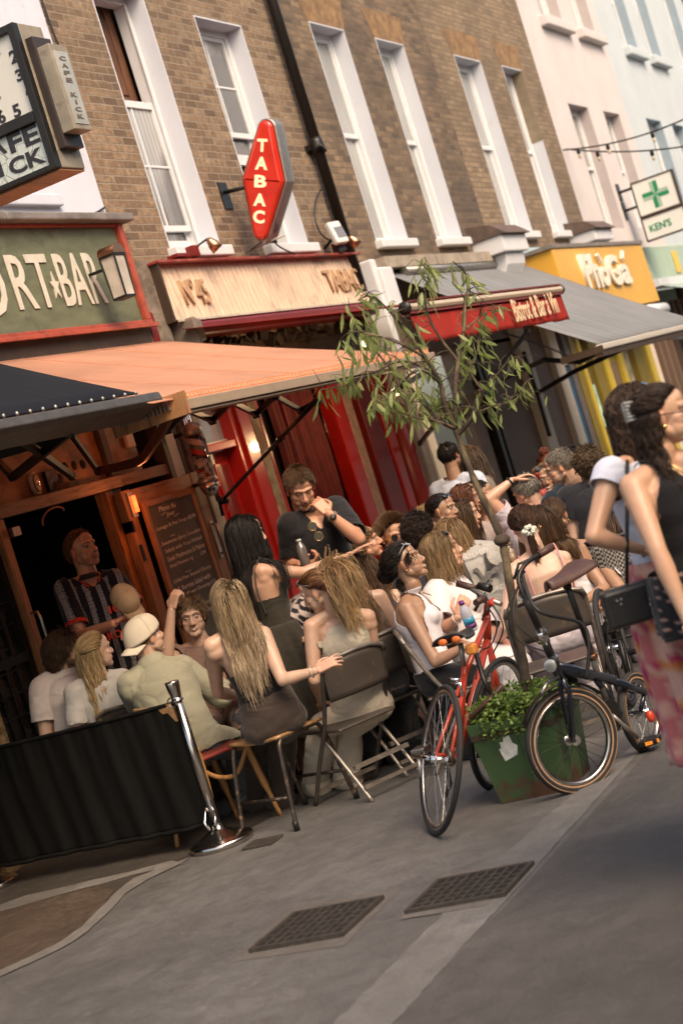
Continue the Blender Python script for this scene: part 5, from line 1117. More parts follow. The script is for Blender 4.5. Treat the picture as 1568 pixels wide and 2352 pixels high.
def bottle(lab, p, col=(.05, .02, .012), h=.24, cap=(.22, .03, .02), group='beer bottles'):
    r = empty('bottle', tuple(p), lab, 'bottle', group); m = MB()
    m.lathe([(.0, 0), (.029, .001), (.031, .008), (.031, h*.58), (.026, h*.68), (.014, h*.8), (.0125, h*.95), (.014, h*.96), (.014, h)], p, n=16); m.build('glass', M('brown_glass' if col[0] < .1 else 'clear_plastic', col, .08, 0, .1, 5, 0), r)
    m = MB(); m.lathe([(.0318, h*.18), (.0318, h*.5)], p, n=16); m.build('label', M('red_label', (.30, .04, .03), .6, 0, .5, 40), r)
    m = MB(); m.lathe([(.0148, h*.80), (.0145, h*.97), (.0145, h+.004), (.0, h+.005)], p, n=12); m.build('neck_foil', M('red_foil', (.28, .02, .012), .4, .3, .1), r); return r
bottle('brown beer bottle standing by the smiling person, left of two', pD(672*.574-0+0, 0, 1) if False else V((8.74, -1.6, .73))); bottle('brown beer bottle before the blonde person, right of two', V((8.78, -1.87, .73)))
def glass(lab, p, h=.13, r0=.035, fill=(.30, .14, .06)):
    r = empty('glass', tuple(p), lab, 'glass', 'drinking glasses on the tables'); m = MB(); m.lathe([(r0*.75, 0), (r0, h), (r0-.003, h), (r0*.72, .006), (0, .006)], p, n=18); m.build('vessel', m_clear, r)
    m = MB(); m.lathe([(0, .008), (r0*.73, .008), (r0*.9, h*.72), (0, h*.72)], p, n=18); m.build('drink', M('drink_%02d' % int(fill[0]*99), fill, .3, 0, .05, 3, 0), r); return r
t = NT('clear_glass'); t.b.inputs['Roughness'].default_value = .03; t.b.inputs['Base Color'].default_value = (.9, .92, .9, 1); t.b.inputs['Transmission Weight'].default_value = .95; t.b.inputs['IOR'].default_value = 1.3; m_clear = t.m
for k, (x, y, lb, f) in enumerate(((10.95, -2.62, 'tall glass of iced coffee at the front of the far table', (.42, .25, .15)), (11.1, -2.30, 'empty tumbler at the back of the far table', (.4, .38, .34)), (11.05, -2.75, 'stemmed tumbler on the edge of the far table', (.4, .36, .3)), (11.3, -2.6, 'small water glass behind the iced coffee', (.38, .36, .33)))): glass(lb, V((x, y, .74)), (.15, .1, .12, .09)[k], .034, f)
glass('plastic cup on the table by the smiling person', V((8.9, -1.7, .73)), .11, .035, (.4, .33, .28))
mb = MB(); mb.lathe([(0, 0), (.06, .0), (.12, .012), (.125, .016), (.06, .006), (0, .005)], (11.05, -2.5, .745), n=24); o = mb.build('plate', m_plastic); tag(o, 'white plate among the glasses on the far table', 'plate')
mb = MB(); q = pD(1325, 2050*.574*0+1500, 1) if False else V((9.35, -1.62, .735)); mb.lathe([(0, 0), (.05, .0), (.10, .01), (.102, .014), (.05, .005), (0, .004)], q, n=24); o = mb.build('plate', M('pink_plate', (.35, .12, .12), .4, 0, .1)); tag(o, 'small pink edged plate beside the person in the brown dress', 'plate')
# cane chair backs at the far right tables
def cane_chair(lab, x, y, rz):
    r = empty('bistro_chair', (0, 0, 0), lab, 'chair', 'black and white woven bistro chairs')
    t = NT('woven_cane_%d' % (x*10)); ch = t.N('ShaderNodeTexChecker'); ch.inputs['Scale'].default_value = 70; t.L(t.tc.outputs['Object'], ch.inputs['Vector']); ch.inputs['Color1'].default_value = (.02, .018, .018, 1); ch.inputs['Color2'].default_value = (.3, .27, .24, 1); t.L(ch.outputs[0], t.b.inputs['Base Color'])
    m = MB(); m.grid(lambda u, v: (.21*math.sin((u-.5)*2.4), .20+.04-.12*(1-math.cos((u-.5)*2.4)), .47+.36*v), 20, 6); m.build('backrest', t.m, r, solid=.012)
    m = MB(); m.tube([V((.21*math.sin((u-.5)*2.4), .24-.12*(1-math.cos((u-.5)*2.4)), .84)) for u in [i/16 for i in range(17)]], .016, 8); m.build('top_rail', m_black, r)
    m = MB(); m.lathe([(0, .44), (.2, .44), (.21, .45), (.2, .465), (0, .465)], (0, 0, 0), n=24); m.build('seat', t.m, r)
    for sx in (-1, 1):
        for sy in (-1, 1): m = MB(); m.tube([(sx*.15, sy*.15, .44), (sx*.19, sy*.2, 0)], .013, 8); m.build('leg', m_black, r)
    r.location = (x, y, 0); r.rotation_euler = (0, 0, rz)
cane_chair('woven bistro chair before the man in the navy shirt', 11.2, -3.6, rad(100)); cane_chair('pale woven bistro chair behind the walking person', 10.3, -3.55, rad(110))
# dark bag and purple box under the chairs
mb = MB(); p = pZ(850, 1720); mb.bb(p.x-.02, p.x+.22, p.y-.12, p.y+.12, .06, .36); o = mb.build('paper_bag', M('plum_card', (.07, .022, .03), .7, 0, .15), bevel=.01); tag(o, 'plum coloured paper bag under the folding chair', 'bag')
mb = MB(); p = pZ(905, 1745); mb.ball((p.x+.15, p.y, .12), (.22, .16, .12), 20, 12); o = mb.build('handbag', M('black_leather', (.012, .011, .012), .5, 0, .2, 20, .3)); tag(o, 'black slouchy bag on the ground beside the plum bag', 'bag')
mb = MB(); p = pZ(1285, 1600); mb.bb(p.x+.9, p.x+1.15, p.y+.1, p.y+.4, .0, .3); o = mb.build('backpack', M('brown_cloth', (.09, .05, .03), .8, 0, .3, 20, .3), bevel=.04); tag(o, 'brown bag on the ground behind the planter', 'bag')
# ================================================================== PLANTER WITH THE YOUNG TREE
t = NT('green_paint'); nz = t.noise(5, 6, None, .7); c = t.ramp(t.noise(3, 4), [(.3, (.032, .066, .022)), (.7, (.050, .095, .034))])
sx_ = t.N('ShaderNodeSeparateXYZ'); t.L(t.tc.outputs['Object'], sx_.inputs[0]); ad = t.N('ShaderNodeMath', operation='MULTIPLY_ADD'); t.L(nz, ad.inputs[0]); ad.inputs[1].default_value = .45; t.L(sx_.outputs[2], ad.inputs[2])
c = t.mix(t.ramp(ad.outputs[0], [(.255, 1), (.31, 0)]), c, (.075, .032, .018)); c = t.mix(t.ramp(t.noise(14, 5), [(.62, 0), (.70, .8)]), c, (.09, .045, .02)); t.L(c, t.b.inputs['Base Color']); t.b.inputs['Roughness'].default_value = .45; t.bump(t.noise(20, 3), .15, .004); m_gpl = t.m
PLx, PLy = 7.45, -3.68
PT = empty('planter', (PLx+.2, PLy, 0), 'tapered green metal planter with rusty foot, torn sticker and trailing greenery', 'planter')
h = .40; b0, t0 = .170, .212
def pcorner(z, sx, sy): w = b0+(t0-b0)*z/h; return V((PLx+.19+sx*(w+.0), PLy+sy*w, z))
mb = MB(); mb.add([pcorner(z, sx, sy) for z in (.0, h) for sx, sy in ((-1, -1), (1, -1), (1, 1), (-1, 1))], [(0, 1, 5, 4), (1, 2, 6, 5), (2, 3, 7, 6), (3, 0, 4, 7), (3, 2, 1, 0)])
mb.build('box', m_gpl, PT, solid=.006)
mb = MB(); mb.prism([pcorner(z, -1, s) + V((-.005, 0, 0)) for z, s in ((.0, -.08), (.0, -.04), (h, -.04), (h, -.08))], (-.003, 0, 0)); mb.build('seam', m_gpl, PT)
mb = MB()
for z in (.12, .24, .34): mb.ball(pcorner(z, -1, -.15)+V((-.006, 0, 0)), .006, 8, 5)
mb.build('rivets', m_gpl, PT)
mb = MB(); q = lambda a, b: pcorner(.4*b, -1, a)+V((-.006, 0, 0)); mb.add([q(.42, .50), q(.06, .55), q(-.02, .66), q(.08, .70), q(.10, .80), q(.24, .79), q(.30, .73), q(.38, .74), q(.40, .66), q(.46, .66)], [tuple(range(10))]); mb.build('torn_sticker', M('torn_paper', (.55, .54, .50), .7, 0, .25, 30), PT)
mb = MB(); mb.bb(PLx-.02, PLx+.40, PLy-.21, PLy+.21, h-.08, h-.05); mb.build('soil', M('soil', (.03, .02, .012), .95, 0, .4, 20, .5), PT)
m_leafg = None
def leaf_mat(name, cols, trans=.3, scale=30):
    t = NT(name); c = t.ramp(t.noise(scale, 2), [(.25, cols[0]), (.45, cols[1]), (.6, cols[2]), (.75, cols[3])]); t.L(c, t.b.inputs['Base Color']); t.b.inputs['Roughness'].default_value = .45; t.b.inputs['Specular IOR Level'].default_value = .4
    tr = t.N('ShaderNodeBsdfTranslucent'); t.L(c, tr.inputs[0]); mx = t.N('ShaderNodeMixShader'); mx.inputs[0].default_value = trans; t.L(t.b.outputs[0], mx.inputs[1]); t.L(tr.outputs[0], mx.inputs[2]); t.L(mx.outputs[0], t.out.inputs[0]); return t.m
rng = random.Random(3)
mb = MB()
def leafq(mb, p, d, n, L, W, curl=.2):
    d = d.normalized(); s = d.cross(n).normalized(); n = s.cross(d); P = []
    for k, (f, w) in enumerate(((0, .08), (.25, .75), (.55, 1), (.8, .62), (1, .04))):
        c = p+d*L*f-n*curl*L*f*f; P += [c-s*W*w/2, c+n*W*.12*w*0+s*W*w/2]
    mb.add(P, [(2*i, 2*i+1, 2*i+3, 2*i+2) for i in range(4)], True)
m_ivy = leaf_mat('trailing_greenery', [(.05, .09, .018), (.11, .18, .035), (.20, .27, .06), (.09, .14, .03)], .3, 25)
for k in range(3400):
    a = rng.uniform(0, 6.283); rr = math.sqrt(rng.random()); cx = PLx+.19+rr*.24*math.cos(a)*1.1; cy_ = PLy+rr*.25*math.sin(a)*1.05
    z = h+.015+.085*(1-rr*rr)*rng.uniform(.1, 1)+.035*math.sin(cx*31+cy_*17)*math.sin(cy_*29)
    if rr > .86: z -= rng.uniform(0, .09)*(1 if cx < PLx+.1 else .5)
    d = V((rng.gauss(0, 1), rng.gauss(0, 1), rng.gauss(.5, .6))); leafq(mb, V((cx, cy_, z)), d, V((rng.gauss(0, .5), rng.gauss(0, .5), 1)), rng.uniform(.014, .026), rng.uniform(.010, .018))
mb.build('greenery', m_ivy, PT)
# young tree: trunk and limbs traced as real branches standing in the planter
t = NT('mottled_bark'); n1 = t.noise(9, 5, t.map((1, 1, .5)), .7); c = t.ramp(n1, [(.35, (.030, .020, .014)), (.5, (.065, .043, .028)), (.62, (.17, .125, .07)), (.72, (.06, .042, .028))]); t.L(c, t.b.inputs['Base Color']); t.b.inputs['Roughness'].default_value = .9; t.bump(n1, .6, .01); m_bark = t.m
TR = empty('young_tree', (PLx+.2, PLy, h-.06), 'slender young tree with long drooping leaves growing from the green planter', 'tree')
dT = (V((PLx+.19, PLy, .5))-CAM).dot(cF)
TP = lambda x, y, d=0: pD(x, y, dT+d)
trunk = [TP(1213, 1625), TP(1200, 1520), TP(1180, 1400), TP(1163, 1300), TP(1150, 1235), TP(1118, 1165), TP(1092, 1110), TP(1072, 1060), TP(1045, 985)]
tp_ = spline(trunk, 6); n_ = len(tp_)
mb = MB(); mb.tube(tp_, [.024-.011*i/n_+.003*math.sin(i*1.9)*math.sin(i*.7) for i in range(n_)], 12); mb.ball(TP(1152, 1240), (.045, .04, .03)); mb.build('trunk', m_bark, TR)
limbs = [([(1045, 985, 0), (1020, 930, -.03), (1010, 880, -.06), (975, 820, -.1), (940, 770, -.12), (900, 715, -.15)], .016), ([(1045, 985, 0), (1045, 900, .02), (1052, 830, .05), (1065, 760, .08), (1068, 690, .1), (1075, 640, .12), (1040, 600, .1)], .013),
         ([(1045, 985, 0), (1000, 960, .05), (950, 900, .1), (900, 850, .15), (850, 790, .15), (800, 720, .15)], .012), ([(1050, 1000, 0), (1090, 950, -.05), (1110, 900, -.1), (1150, 850, -.15), (1175, 815, -.2)], .013),
         ([(1010, 880, -.06), (985, 850, .05), (920, 830, .1), (850, 860, .12), (790, 885, .1), (735, 895, .05)], .009), ([(1052, 830, .05), (1000, 760, .1), (975, 690, .12), (985, 630, .1), (975, 590, .1)], .008),
         ([(1110, 900, -.1), (1080, 850, .0), (1100, 790, .1), (1100, 730, .1)], .007), ([(1090, 950, -.05), (1140, 930, 0), (1180, 920, .05), (1200, 890, .05)], .006), ([(975, 820, -.1), (920, 790, -.2), (860, 770, -.22), (800, 760, -.2)], .008),
         ([(1045, 985, 0), (1010, 970, -.1), (960, 960, -.15), (910, 940, -.2), (880, 900, -.2)], .008), ([(1065, 760, .08), (1110, 720, .1), (1150, 700, .1)], .005), ([(940, 770, -.12), (880, 700, -.1), (850, 680, -.1), (820, 690, -.1)], .006), ([(1010, 880, -.06), (960, 850, -.2), (900, 900, -.25), (850, 930, -.25)], .007)]
mb = MB(); twigs = []
for L_, r0 in limbs:
    P = spline([TP(*p) for p in L_], 5); N_ = len(P); mb.tube(P, [max(.0022, r0*(1-.8*i/N_)) for i in range(N_)], 7); twigs.append((P, r0))
tw2 = []
for P, r0 in twigs:
    for i in range(4, len(P)-1, 2):
        for _ in range(2):
            d = (cR*rng.gauss(0, 1)+cU*rng.gauss(.1, .7)+cF*rng.gauss(0, .8)).normalized(); a = P[i]; l = rng.uniform(.06, .16); q = qbez(a, a+d*l*.6+V((0, 0, .03)), a+d*l+V((0, 0, -.02)), 5); mb.tube(q, [.0028-.0004*k for k in range(6)], 5); tw2.append(q)
mb.build('branches', m_bark, TR)
m_wil = leaf_mat('long_leaves', [(.13, .18, .05), (.22, .28, .08), (.36, .40, .15), (.46, .41, .19)], .5, 9)
mb = MB()
for P, r0 in twigs:
    for i in range(int(len(P)*(.5 if r0 not in (.013, .006) else .8)), len(P)):
        for _ in range(1+(i % 2)):
            d = (cR*rng.gauss(0, .4)+cF*rng.gauss(0, .4)+V((0, 0, rng.uniform(-1.3, -.5)))); leafq(mb, P[i]+V((rng.gauss(0, .008), rng.gauss(0, .008), 0)), d, V((rng.gauss(0, 1), rng.gauss(0, 1), rng.gauss(.4, .5))), rng.uniform(.06, .105), rng.uniform(.012, .020), rng.uniform(-.1, .6))
for q in tw2:
    for k in range(1, 6):
        if rng.random() < .20:
            d = (cR*rng.gauss(0, .35)+cF*rng.gauss(0, .35)+V((0, 0, rng.uniform(-1.2, -.3)))); leafq(mb, q[k], d, V((rng.gauss(0, 1), rng.gauss(0, 1), rng.gauss(.4, .5))), rng.uniform(.06, .105), rng.uniform(.012, .020), rng.uniform(-.1, .6))
# two extra dense sprays (upper left, and the spray hanging left over the red shop)
for (x0, y0, x1, y1, n2) in ((785, 690, 870, 830, 90), (960, 590, 1000, 690, 26), (1040, 760, 1090, 840, 36), (930, 880, 1000, 960, 50), (850, 850, 930, 930, 46), (780, 780, 850, 860, 50), (1100, 860, 1140, 960, 30), (1150, 870, 1190, 920, 12)):
    for _ in range(int(n2*.42)):
        a = TP(rng.uniform(x0, x1), rng.uniform(y0, y1), rng.uniform(-.2, .2)); d = (cR*rng.gauss(0, .4)+cF*rng.gauss(0, .4)+V((0, 0, rng.uniform(-1.2, -.4)))); leafq(mb, a, d, V((rng.gauss(0, 1), rng.gauss(0, 1), rng.gauss(.4, .5))), rng.uniform(.06, .11), rng.uniform(.013, .021), rng.uniform(0, .6))
mb.build('crown', m_wil, TR)
# ================================================================== BICYCLES
m_tyre = M('black_tyre', (.016, .014, .013), .75, 0, .2, 30, .3, 120); m_tan = M('tan_sidewall', (.34, .20, .12), .7, 0, .12, 20); m_rim = M('alloy_rim', (.5, .47, .45), .25, 1, .1, 20, 0); m_redp = M('red_bike_paint', (.42, .040, .016), .3, 0, .08, 4, 0, coat=.4)
m_navy = M('navy_paint', (.010, .014, .026), .25, .2, .1, 4, 0, coat=.6); m_brnl = M('brown_leather_grip', (.07, .03, .022), .5, 0, .2, 20, .2)
def wheel(root, c, ax, R, tyre=.016, wall=None, spokes=24, name='wheel', rimm=None, rimm2=None):
    """c centre, ax axle direction"""
    ax = V(ax).normalized(); u = V((0, 0, 1)); u = (u-ax*u.dot(ax)).normalized(); v = ax.cross(u); n = 64
    circ = lambda r, o=0: [c+(u*math.cos(2*math.pi*i/n)+v*math.sin(2*math.pi*i/n))*r+ax*o for i in range(n)]
    m = MB(); m.tube(circ(R-tyre), tyre, 10, closed=True); w = m.build(name, m_tyre, root)
    if wall:
        m = MB()
        for s in (-1, 1):
            a = circ(R-tyre*.55, s*tyre*.93); b = circ(R-tyre*1.9, s*tyre*.80); k = len(m.v); m.add(a+b, [(i, (i+1) % n, n+(i+1) % n, n+i) for i in range(n)], True)
        m.build('sidewall', wall, w)
    m = MB(); r1, r0 = R-2*tyre+.002, R-2*tyre-.016; hw_ = tyre*.75
    A = circ(r1, -hw_); B = circ(r1, hw_); C = circ(r0, hw_*.7); D_ = circ(r0, -hw_*.7); m.add(A+B+C+D_, [(a*n+i, a*n+(i+1) % n, ((a+1) % 4)*n+(i+1) % n, ((a+1) % 4)*n+i) for a in range(4) for i in range(n)], True); m.build('rim', rimm or m_rim, w)
    m = MB()
    for i in range(spokes):
        a = 2*math.pi*i/spokes; s = (-1)**i; h_ = c+ax*s*.03+(u*math.cos(a+.5*(-1)**(i//2))+v*math.sin(a+.5*(-1)**(i//2)))*.022; m.tube([h_, c+(u*math.cos(a)+v*math.sin(a))*r0], .0013, 4, caps=False)
    m.build('spokes', rimm2 or rimm or m_rim, w)
    m = MB(); m.tube([c-ax*.05, c+ax*.05], .016, 12); m.tube([c-ax*.03, c-ax*.026], .026, 12); m.tube([c+ax*.026, c+ax*.03], .026, 12); m.build('hub', m_chrome, w); return w
def tubes(root, nm, m, *segs):
    b = MB()
    for s in segs: b.tube([V(p) for p in s[0]], s[1], 10)
    return b.build(nm, m, root)
# --- red bicycle, seen almost edge on from behind
rc = pZ(997, 1917); RB = empty('bicycle', (rc.x, rc.y, 0), 'orange red bicycle with orange saddle patches leaning on the green planter', 'bicycle', 'bicycles parked at the planter')
dr = (rc-CAM).dot(cF); RBd = lambda x, y, d=0: pD(x, y, dr+d)
hr = RBd(1011, 1745, .0)            # rear hub
fr_ = pZ(1112, 1812); hf = pD(1146, 1662, (fr_-CAM).dot(cF)+.02)
fw = (hf-hr); fw.z = 0; fw.normalize(); axr = V((-fw.y, fw.x, 0)); lean = -.10
axr = (axr+V((0, 0, lean))).normalized()
ax_seen = (cR*.985+cF*.17+cU*-.0).normalized()
wheel(RB, hr, (cR*.905-cU*.385+cF*.19).normalized(), .345, .013, None, 28)
wheel(RB, hf, (cR*.80-cU*.30+cF*-.5).normalized(), .335, .014, None, 24)
G = lambda x, y, d: RBd(x, y, d)
bb_ = G(1052, 1732, .42); sc = G(1064, 1545, .40); st = G(1064, 1530, .40); ht, hbm = G(1116, 1412, .78), G(1119, 1468, .80)
tubes(RB, 'frame', m_redp, ([bb_, G(1062, 1600, .40), G(1066, 1530, .40)], .016), ([hbm, bb_], .019), ([ht+V((0, 0, -.02)), G(1068, 1545, .40)], .016), ([ht, hbm], .022), ([bb_, G(1005, 1735, .02)], .010), ([bb_, G(1030, 1752, .02)], .010), ([G(1066, 1545, .40), G(1000, 1735, .03)], .009), ([G(1070, 1545, .40), G(1034, 1740, .03)], .009))
tubes(RB, 'fork', m_redp, ([hbm, G(1128, 1520, .86), hf+cR*.05], .012), ([hbm, G(1136, 1520, .86), hf-cR*.05], .012))
tubes(RB, 'stem', m_redp, ([ht, G(1118, 1392, .76), G(1132, 1381, .68)], .018))
tubes(RB, 'handlebar', m_silver, ([G(1150, 1388, .66), G(1120, 1375, .72), G(1078, 1350, .82)], .013))
tubes(RB, 'grip', m_brnl, ([G(1050, 1340, .86), G(1092, 1352, .8)], .018)); tubes(RB, 'grip', m_brnl, ([G(1092, 1385, .6), G(1112, 1373, .66)], .018))
tubes(RB, 'brake_lever', m_black, ([G(1094, 1358, .78), G(1102, 1380, .74), G(1090, 1402, .7)], .009), ([G(1112, 1362, .78), G(1118, 1400, .7), G(1106, 1425, .7)], .005), ([G(1100, 1345, .8), G(1125, 1352, .75)], .022))
tubes(RB, 'brake_cable', m_cable, (spline([G(1110, 1382, .7), G(1140, 1430, .6), G(1128, 1480, .6), G(1100, 1500, .5), G(1092, 1560, .4)]), .004), (spline([G(1125, 1380, .7), G(1155, 1440, .6), G(1132, 1500, .7)]), .004))
tubes(RB, 'seat_post', m_silver, ([st, G(1057, 1478, .38)], .013))
b = MB(); sp_ = G(1055, 1468, .36); Rz = Matrix.Rotation(math.atan2(fw.y, fw.x), 3, 'Z')
b.grid(lambda u, v: sp_+Rz @ V((-.12+.26*u, (.072*(1-u)**.7*(1.05-u*.2)+.016)*math.sin((v-.5)*math.pi), .035*math.cos((v-.5)*math.pi)-.01+.02*(1-u)**3)), 14, 12); b.build('saddle', m_black, RB, solid=.012)
b = MB()
for s in (-1, 1): b.ball(sp_+Rz @ V((-.118, s*.036, .018)), (.012, .024, .018), 12, 8)
b.build('saddle_patch', M('orange_patch', (.60, .13, .025), .5, 0, .05), RB)
b = MB(); b.box(G(1083, 1491, .3), (.05, .05, .05), Rz); b.build('saddle_bag', M('orange_bag', (.60, .22, .04), .5, 0, .1), RB, bevel=.012)
tubes(RB, 'brake_caliper', m_chrome, ([G(1036, 1572, .12), G(1056, 1570, .1), G(1062, 1600, .1)], .008), ([G(1030, 1560, .12), G(1056, 1562, .1)], .008))
b = MB(); b.tube([G(995, 1745, 0), G(948, 1733, .25)], .012, 8); b.build('crank', m_chrome, RB); b = MB(); b.box(G(965, 1720, .3), (.09, .07, .02)); b.build('pedal', m_steel, RB, bevel=.004)
b = MB(); b.tube([G(960, 1740, .3), G(968, 1795, .3)], .011, 8); b.build('crank', m_silver, RB)
b = MB(); b.lathe([(.0, -.012), (.045, -.01), (.04, .01), (0, .012)], hr+cR*.045, (cR*.98+cF*.2), 20); b.build('cassette', M('greasy_steel', (.10, .08, .06), .4, .8, .2), RB); tubes(RB, 'derailleur', m_black, ([G(1026, 1765, .0), G(1034, 1800, .05), G(1022, 1830, .02)], .010))
b = text('RACER', tuple(G(1066, 1658, .43)), (G(1110, 1500, .72)-G(1066, 1658, .43)), -cF.cross((G(1110, 1500, .72)-G(1066, 1658, .43)).normalized()), .028, .26, .003, M('decal_white', (.6, .55, .5), .4, 0, .05), RB, 'decal', .01) if False else None
tubes(RB, 'lock', m_black, (spline([G(1092, 1500, .4), G(1110, 1560, .3), G(1130, 1600, .3), G(1136, 1640, .3)]), .012)); tubes(RB, 'd_lock', m_brnl, ([G(1078, 1650, .2), G(1140, 1590, .2), G(1152, 1575, .2), G(1160, 1592, .2)], .012))
# --- navy folding bicycle
fc = pZ(1316, 1820); rc2 = pZ(1492, 1716); NB = empty('folding_bicycle', (fc.x, fc.y, 0), 'navy small wheeled folding bicycle with tan tyre walls in front of the planter', 'bicycle', 'bicycles parked at the planter')
df, drr = (fc-CAM).dot(cF), (rc2-CAM).dot(cF); hF = pD(1313, 1700, df+.03); hR = pD(1470, 1637, drr+.03)
wheel(NB, hF, (cF*-.88+cR*.42).normalized()-cU*.05, .248, .021, m_tan, 24, rimm2=m_black); wheel(NB, hR, (cF*-.55+cR*.8).normalized(), .205, .020, m_tan, 20)
dd = lambda x, y, d=0: pD(x, y, df+d)
def fl(x, y): t_ = (x-1313)/(1470-1313); return pD(x, y, df+(drr-df)*t_)
tubes(NB, 'frame', m_navy, ([fl(1275, 1530), fl(1330, 1545), fl(1405, 1562)], .026), ([fl(1405, 1562), fl(1478, 1590)], .018), ([fl(1395, 1640), fl(1470, 1637)], .012), ([fl(1478, 1590), fl(1470, 1637)], .012), ([fl(1360, 1552), fl(1400, 1600), fl(1402, 1645)], .016), ([fl(1268, 1512), fl(1284, 1556)], .024))
tubes(NB, 'fork', m_navy, ([fl(1284, 1556), fl(1290, 1590)+cF*.03, hF+cF*.04], .011), ([fl(1284, 1550), fl(1303, 1585)-cF*.05, hF-cF*.05], .012))
tubes(NB, 'handlebar_stem', m_black, ([fl(1270, 1522), fl(1250, 1470)], .020), ([fl(1250, 1470), fl(1206, 1378)], .016)); tubes(NB, 'stem_clamp', m_chrome, ([fl(1252, 1476), fl(1240, 1448)], .023), ([fl(1272, 1528), fl(1266, 1508)], .027))
tubes(NB, 'handlebar', m_black, (spline([dd(1262, 1262, .2), dd(1210, 1292, .1), dd(1190, 1330, .05), dd(1205, 1372, .02), dd(1210, 1380, -.02)], 5), .011)); tubes(NB, 'grip', m_brnl, ([dd(1268, 1256, .2), dd(1236, 1275, .15)], .018))
tubes(NB, 'brake_lever', m_black, ([dd(1225, 1282, .13), dd(1190, 1295, .12), dd(1180, 1330, .1)], .007), ([dd(1190, 1310, .1), dd(1200, 1320, .1)], .02)); tubes(NB, 'cables', m_cable, (spline([dd(1200, 1330, .1), dd(1165, 1400, .05), dd(1190, 1470, .05), dd(1265, 1500, 0)]), .004), (spline([dd(1195, 1310, .1), dd(1232, 1400, -.1), dd(1330, 1430, 0), dd(1352, 1480, 0), dd(1345, 1560, 0)]), .009), (spline([dd(1195, 1320, .1), dd(1180, 1420, .0), dd(1240, 1480, .0)]), .004))
tubes(NB, 'seat_post', m_silver, ([fl(1402, 1645), fl(1366, 1530), fl(1358, 1500)], .016)); tubes(NB, 'seat_post', m_black, ([fl(1358, 1500), fl(1302, 1345)], .0145)); tubes(NB, 'seat_clamp', m_copper, ([fl(1361, 1512), fl(1357, 1500)], .024))
b = MB(); sp_ = fl(1298, 1330); sd = (hF-hR); sd.z = 0; Rz = Matrix.Rotation(math.atan2(sd.y, sd.x), 3, 'Z')
b.grid(lambda u, v: sp_+Rz @ V((-.13+.28*u, (.085*(1-u)**.8+.016)*math.sin((v-.5)*math.pi), .045*math.cos((v-.5)*math.pi)-.02+.03*(1-u)**2)), 14, 12); b.build('saddle', m_brnl, NB, solid=.012)
tubes(NB, 'saddle_rails', m_black, ([sp_+V((0, 0, -.02)), fl(1302, 1350)], .02))
b = MB(); lp_ = fl(1262, 1525)-cF*.06; b.lathe([(0, .02), (.03, .018), (.034, 0), (.034, -.02), (.02, -.04)], lp_, (-cF+cR*-.5), 16); b.build('front_lamp', m_black, NB); b = MB(); b.lathe([(0, .022), (.029, .020), (.03, .019)], lp_, (-cF+cR*-.5), 16); b.build('lamp_lens', m_curt, NB)
b = MB(); n = 20; u_, v_ = V((0, 0, 1)), ((cF*-.88+cR*.42).normalized()).cross(V((0, 0, 1))).normalized()
f2 = lambda s, t_: hF+(v_*math.cos(s)+u_*math.sin(s))*.262+((cF*-.88+cR*.42).normalized())*(.022*t_)
b.grid(lambda a, c_: f2(rad(35)+rad(110)*a, 2*c_-1)+V((0, 0, .0)), 20, 4); b.build('mudguard', m_black, NB, solid=.003)
tubes(NB, 'front_rack', m_steel, ([fl(1240, 1590)-cF*.05, fl(1250, 1570)-cF*.05, fl(1278, 1552)-cF*.05], .008))
tubes(NB, 'crank', m_silver, ([fl(1400, 1640)-cF*.06, fl(1455, 1688)-cF*.1], .011)); b = MB(); b.lathe([(.07, -.004), (.082, -.002), (.082, .002), (.07, .004)], fl(1400, 1640)-cF*.05, (cF*-.6+cR*.75), 28); b.build('chainring', m_black, NB)
b = MB(); b.box(fl(1482, 1694)-cF*.12, (.10, .09, .028)); b.build('pedal', m_black, NB, bevel=.005); b = MB(); b.box(fl(1482, 1694)-cF*.17+V((0, 0, 0)), (.07, .012, .016), Matrix.Rotation(YAW+rad(90), 3, 'Z')); b.build('pedal_reflector', M('orange_reflector', (.75, .25, .03), .2, 0, .1), NB)
b = MB(); b.ball(fl(1484, 1640)-cF*.1, (.02, .02, .03)); b.build('rear_reflector', M('red_reflector', (.6, .05, .02), .2, 0, .1), NB)
# --- dark bicycle parked behind it, mostly hidden
DB = empty('bicycle', tuple(pD(1520, 1640, 9.3)), 'dark bicycle with a rear carrier, half hidden behind the folding bicycle', 'bicycle', 'bicycles parked at the planter')
q = lambda x, y, d=0: pD(x, y, 9.3+d)
zz = q(1545, 1600).z
wheel(DB, V((q(1560, 1590).x, q(1560, 1590).y, .34)), (cF*-.35+cR*.9).normalized(), .34, .016, None, 28, rimm=m_black); wheel(DB, V((q(1450, 1560).x, q(1450, 1560).y, .34))+cF*.3, (cF*-.3+cR*.95).normalized(), .34, .016, None, 28, rimm=m_black)
tubes(DB, 'frame', m_black, ([q(1420, 1470), q(1455, 1590)], .015), ([q(1440, 1500), q(1530, 1480)], .015), ([q(1455, 1590), q(1540, 1500)], .015), ([q(1535, 1450), q(1550, 1600)], .013), ([q(1455, 1590), q(1420, 1580)], .01))
tubes(DB, 'carrier', m_black, ([q(1395, 1455), q(1470, 1430)], .008), ([q(1400, 1475), q(1475, 1450)], .008), ([q(1400, 1475), q(1430, 1600)], .007), ([q(1470, 1430), q(1480, 1600)], .007))
tubes(DB, 'handlebar', m_steel, (spline([q(1418, 1450, -.1), q(1412, 1425, -.1), q(1424, 1418, -.1), q(1428, 1450, -.1), q(1440, 1490, -.1)]), .009))
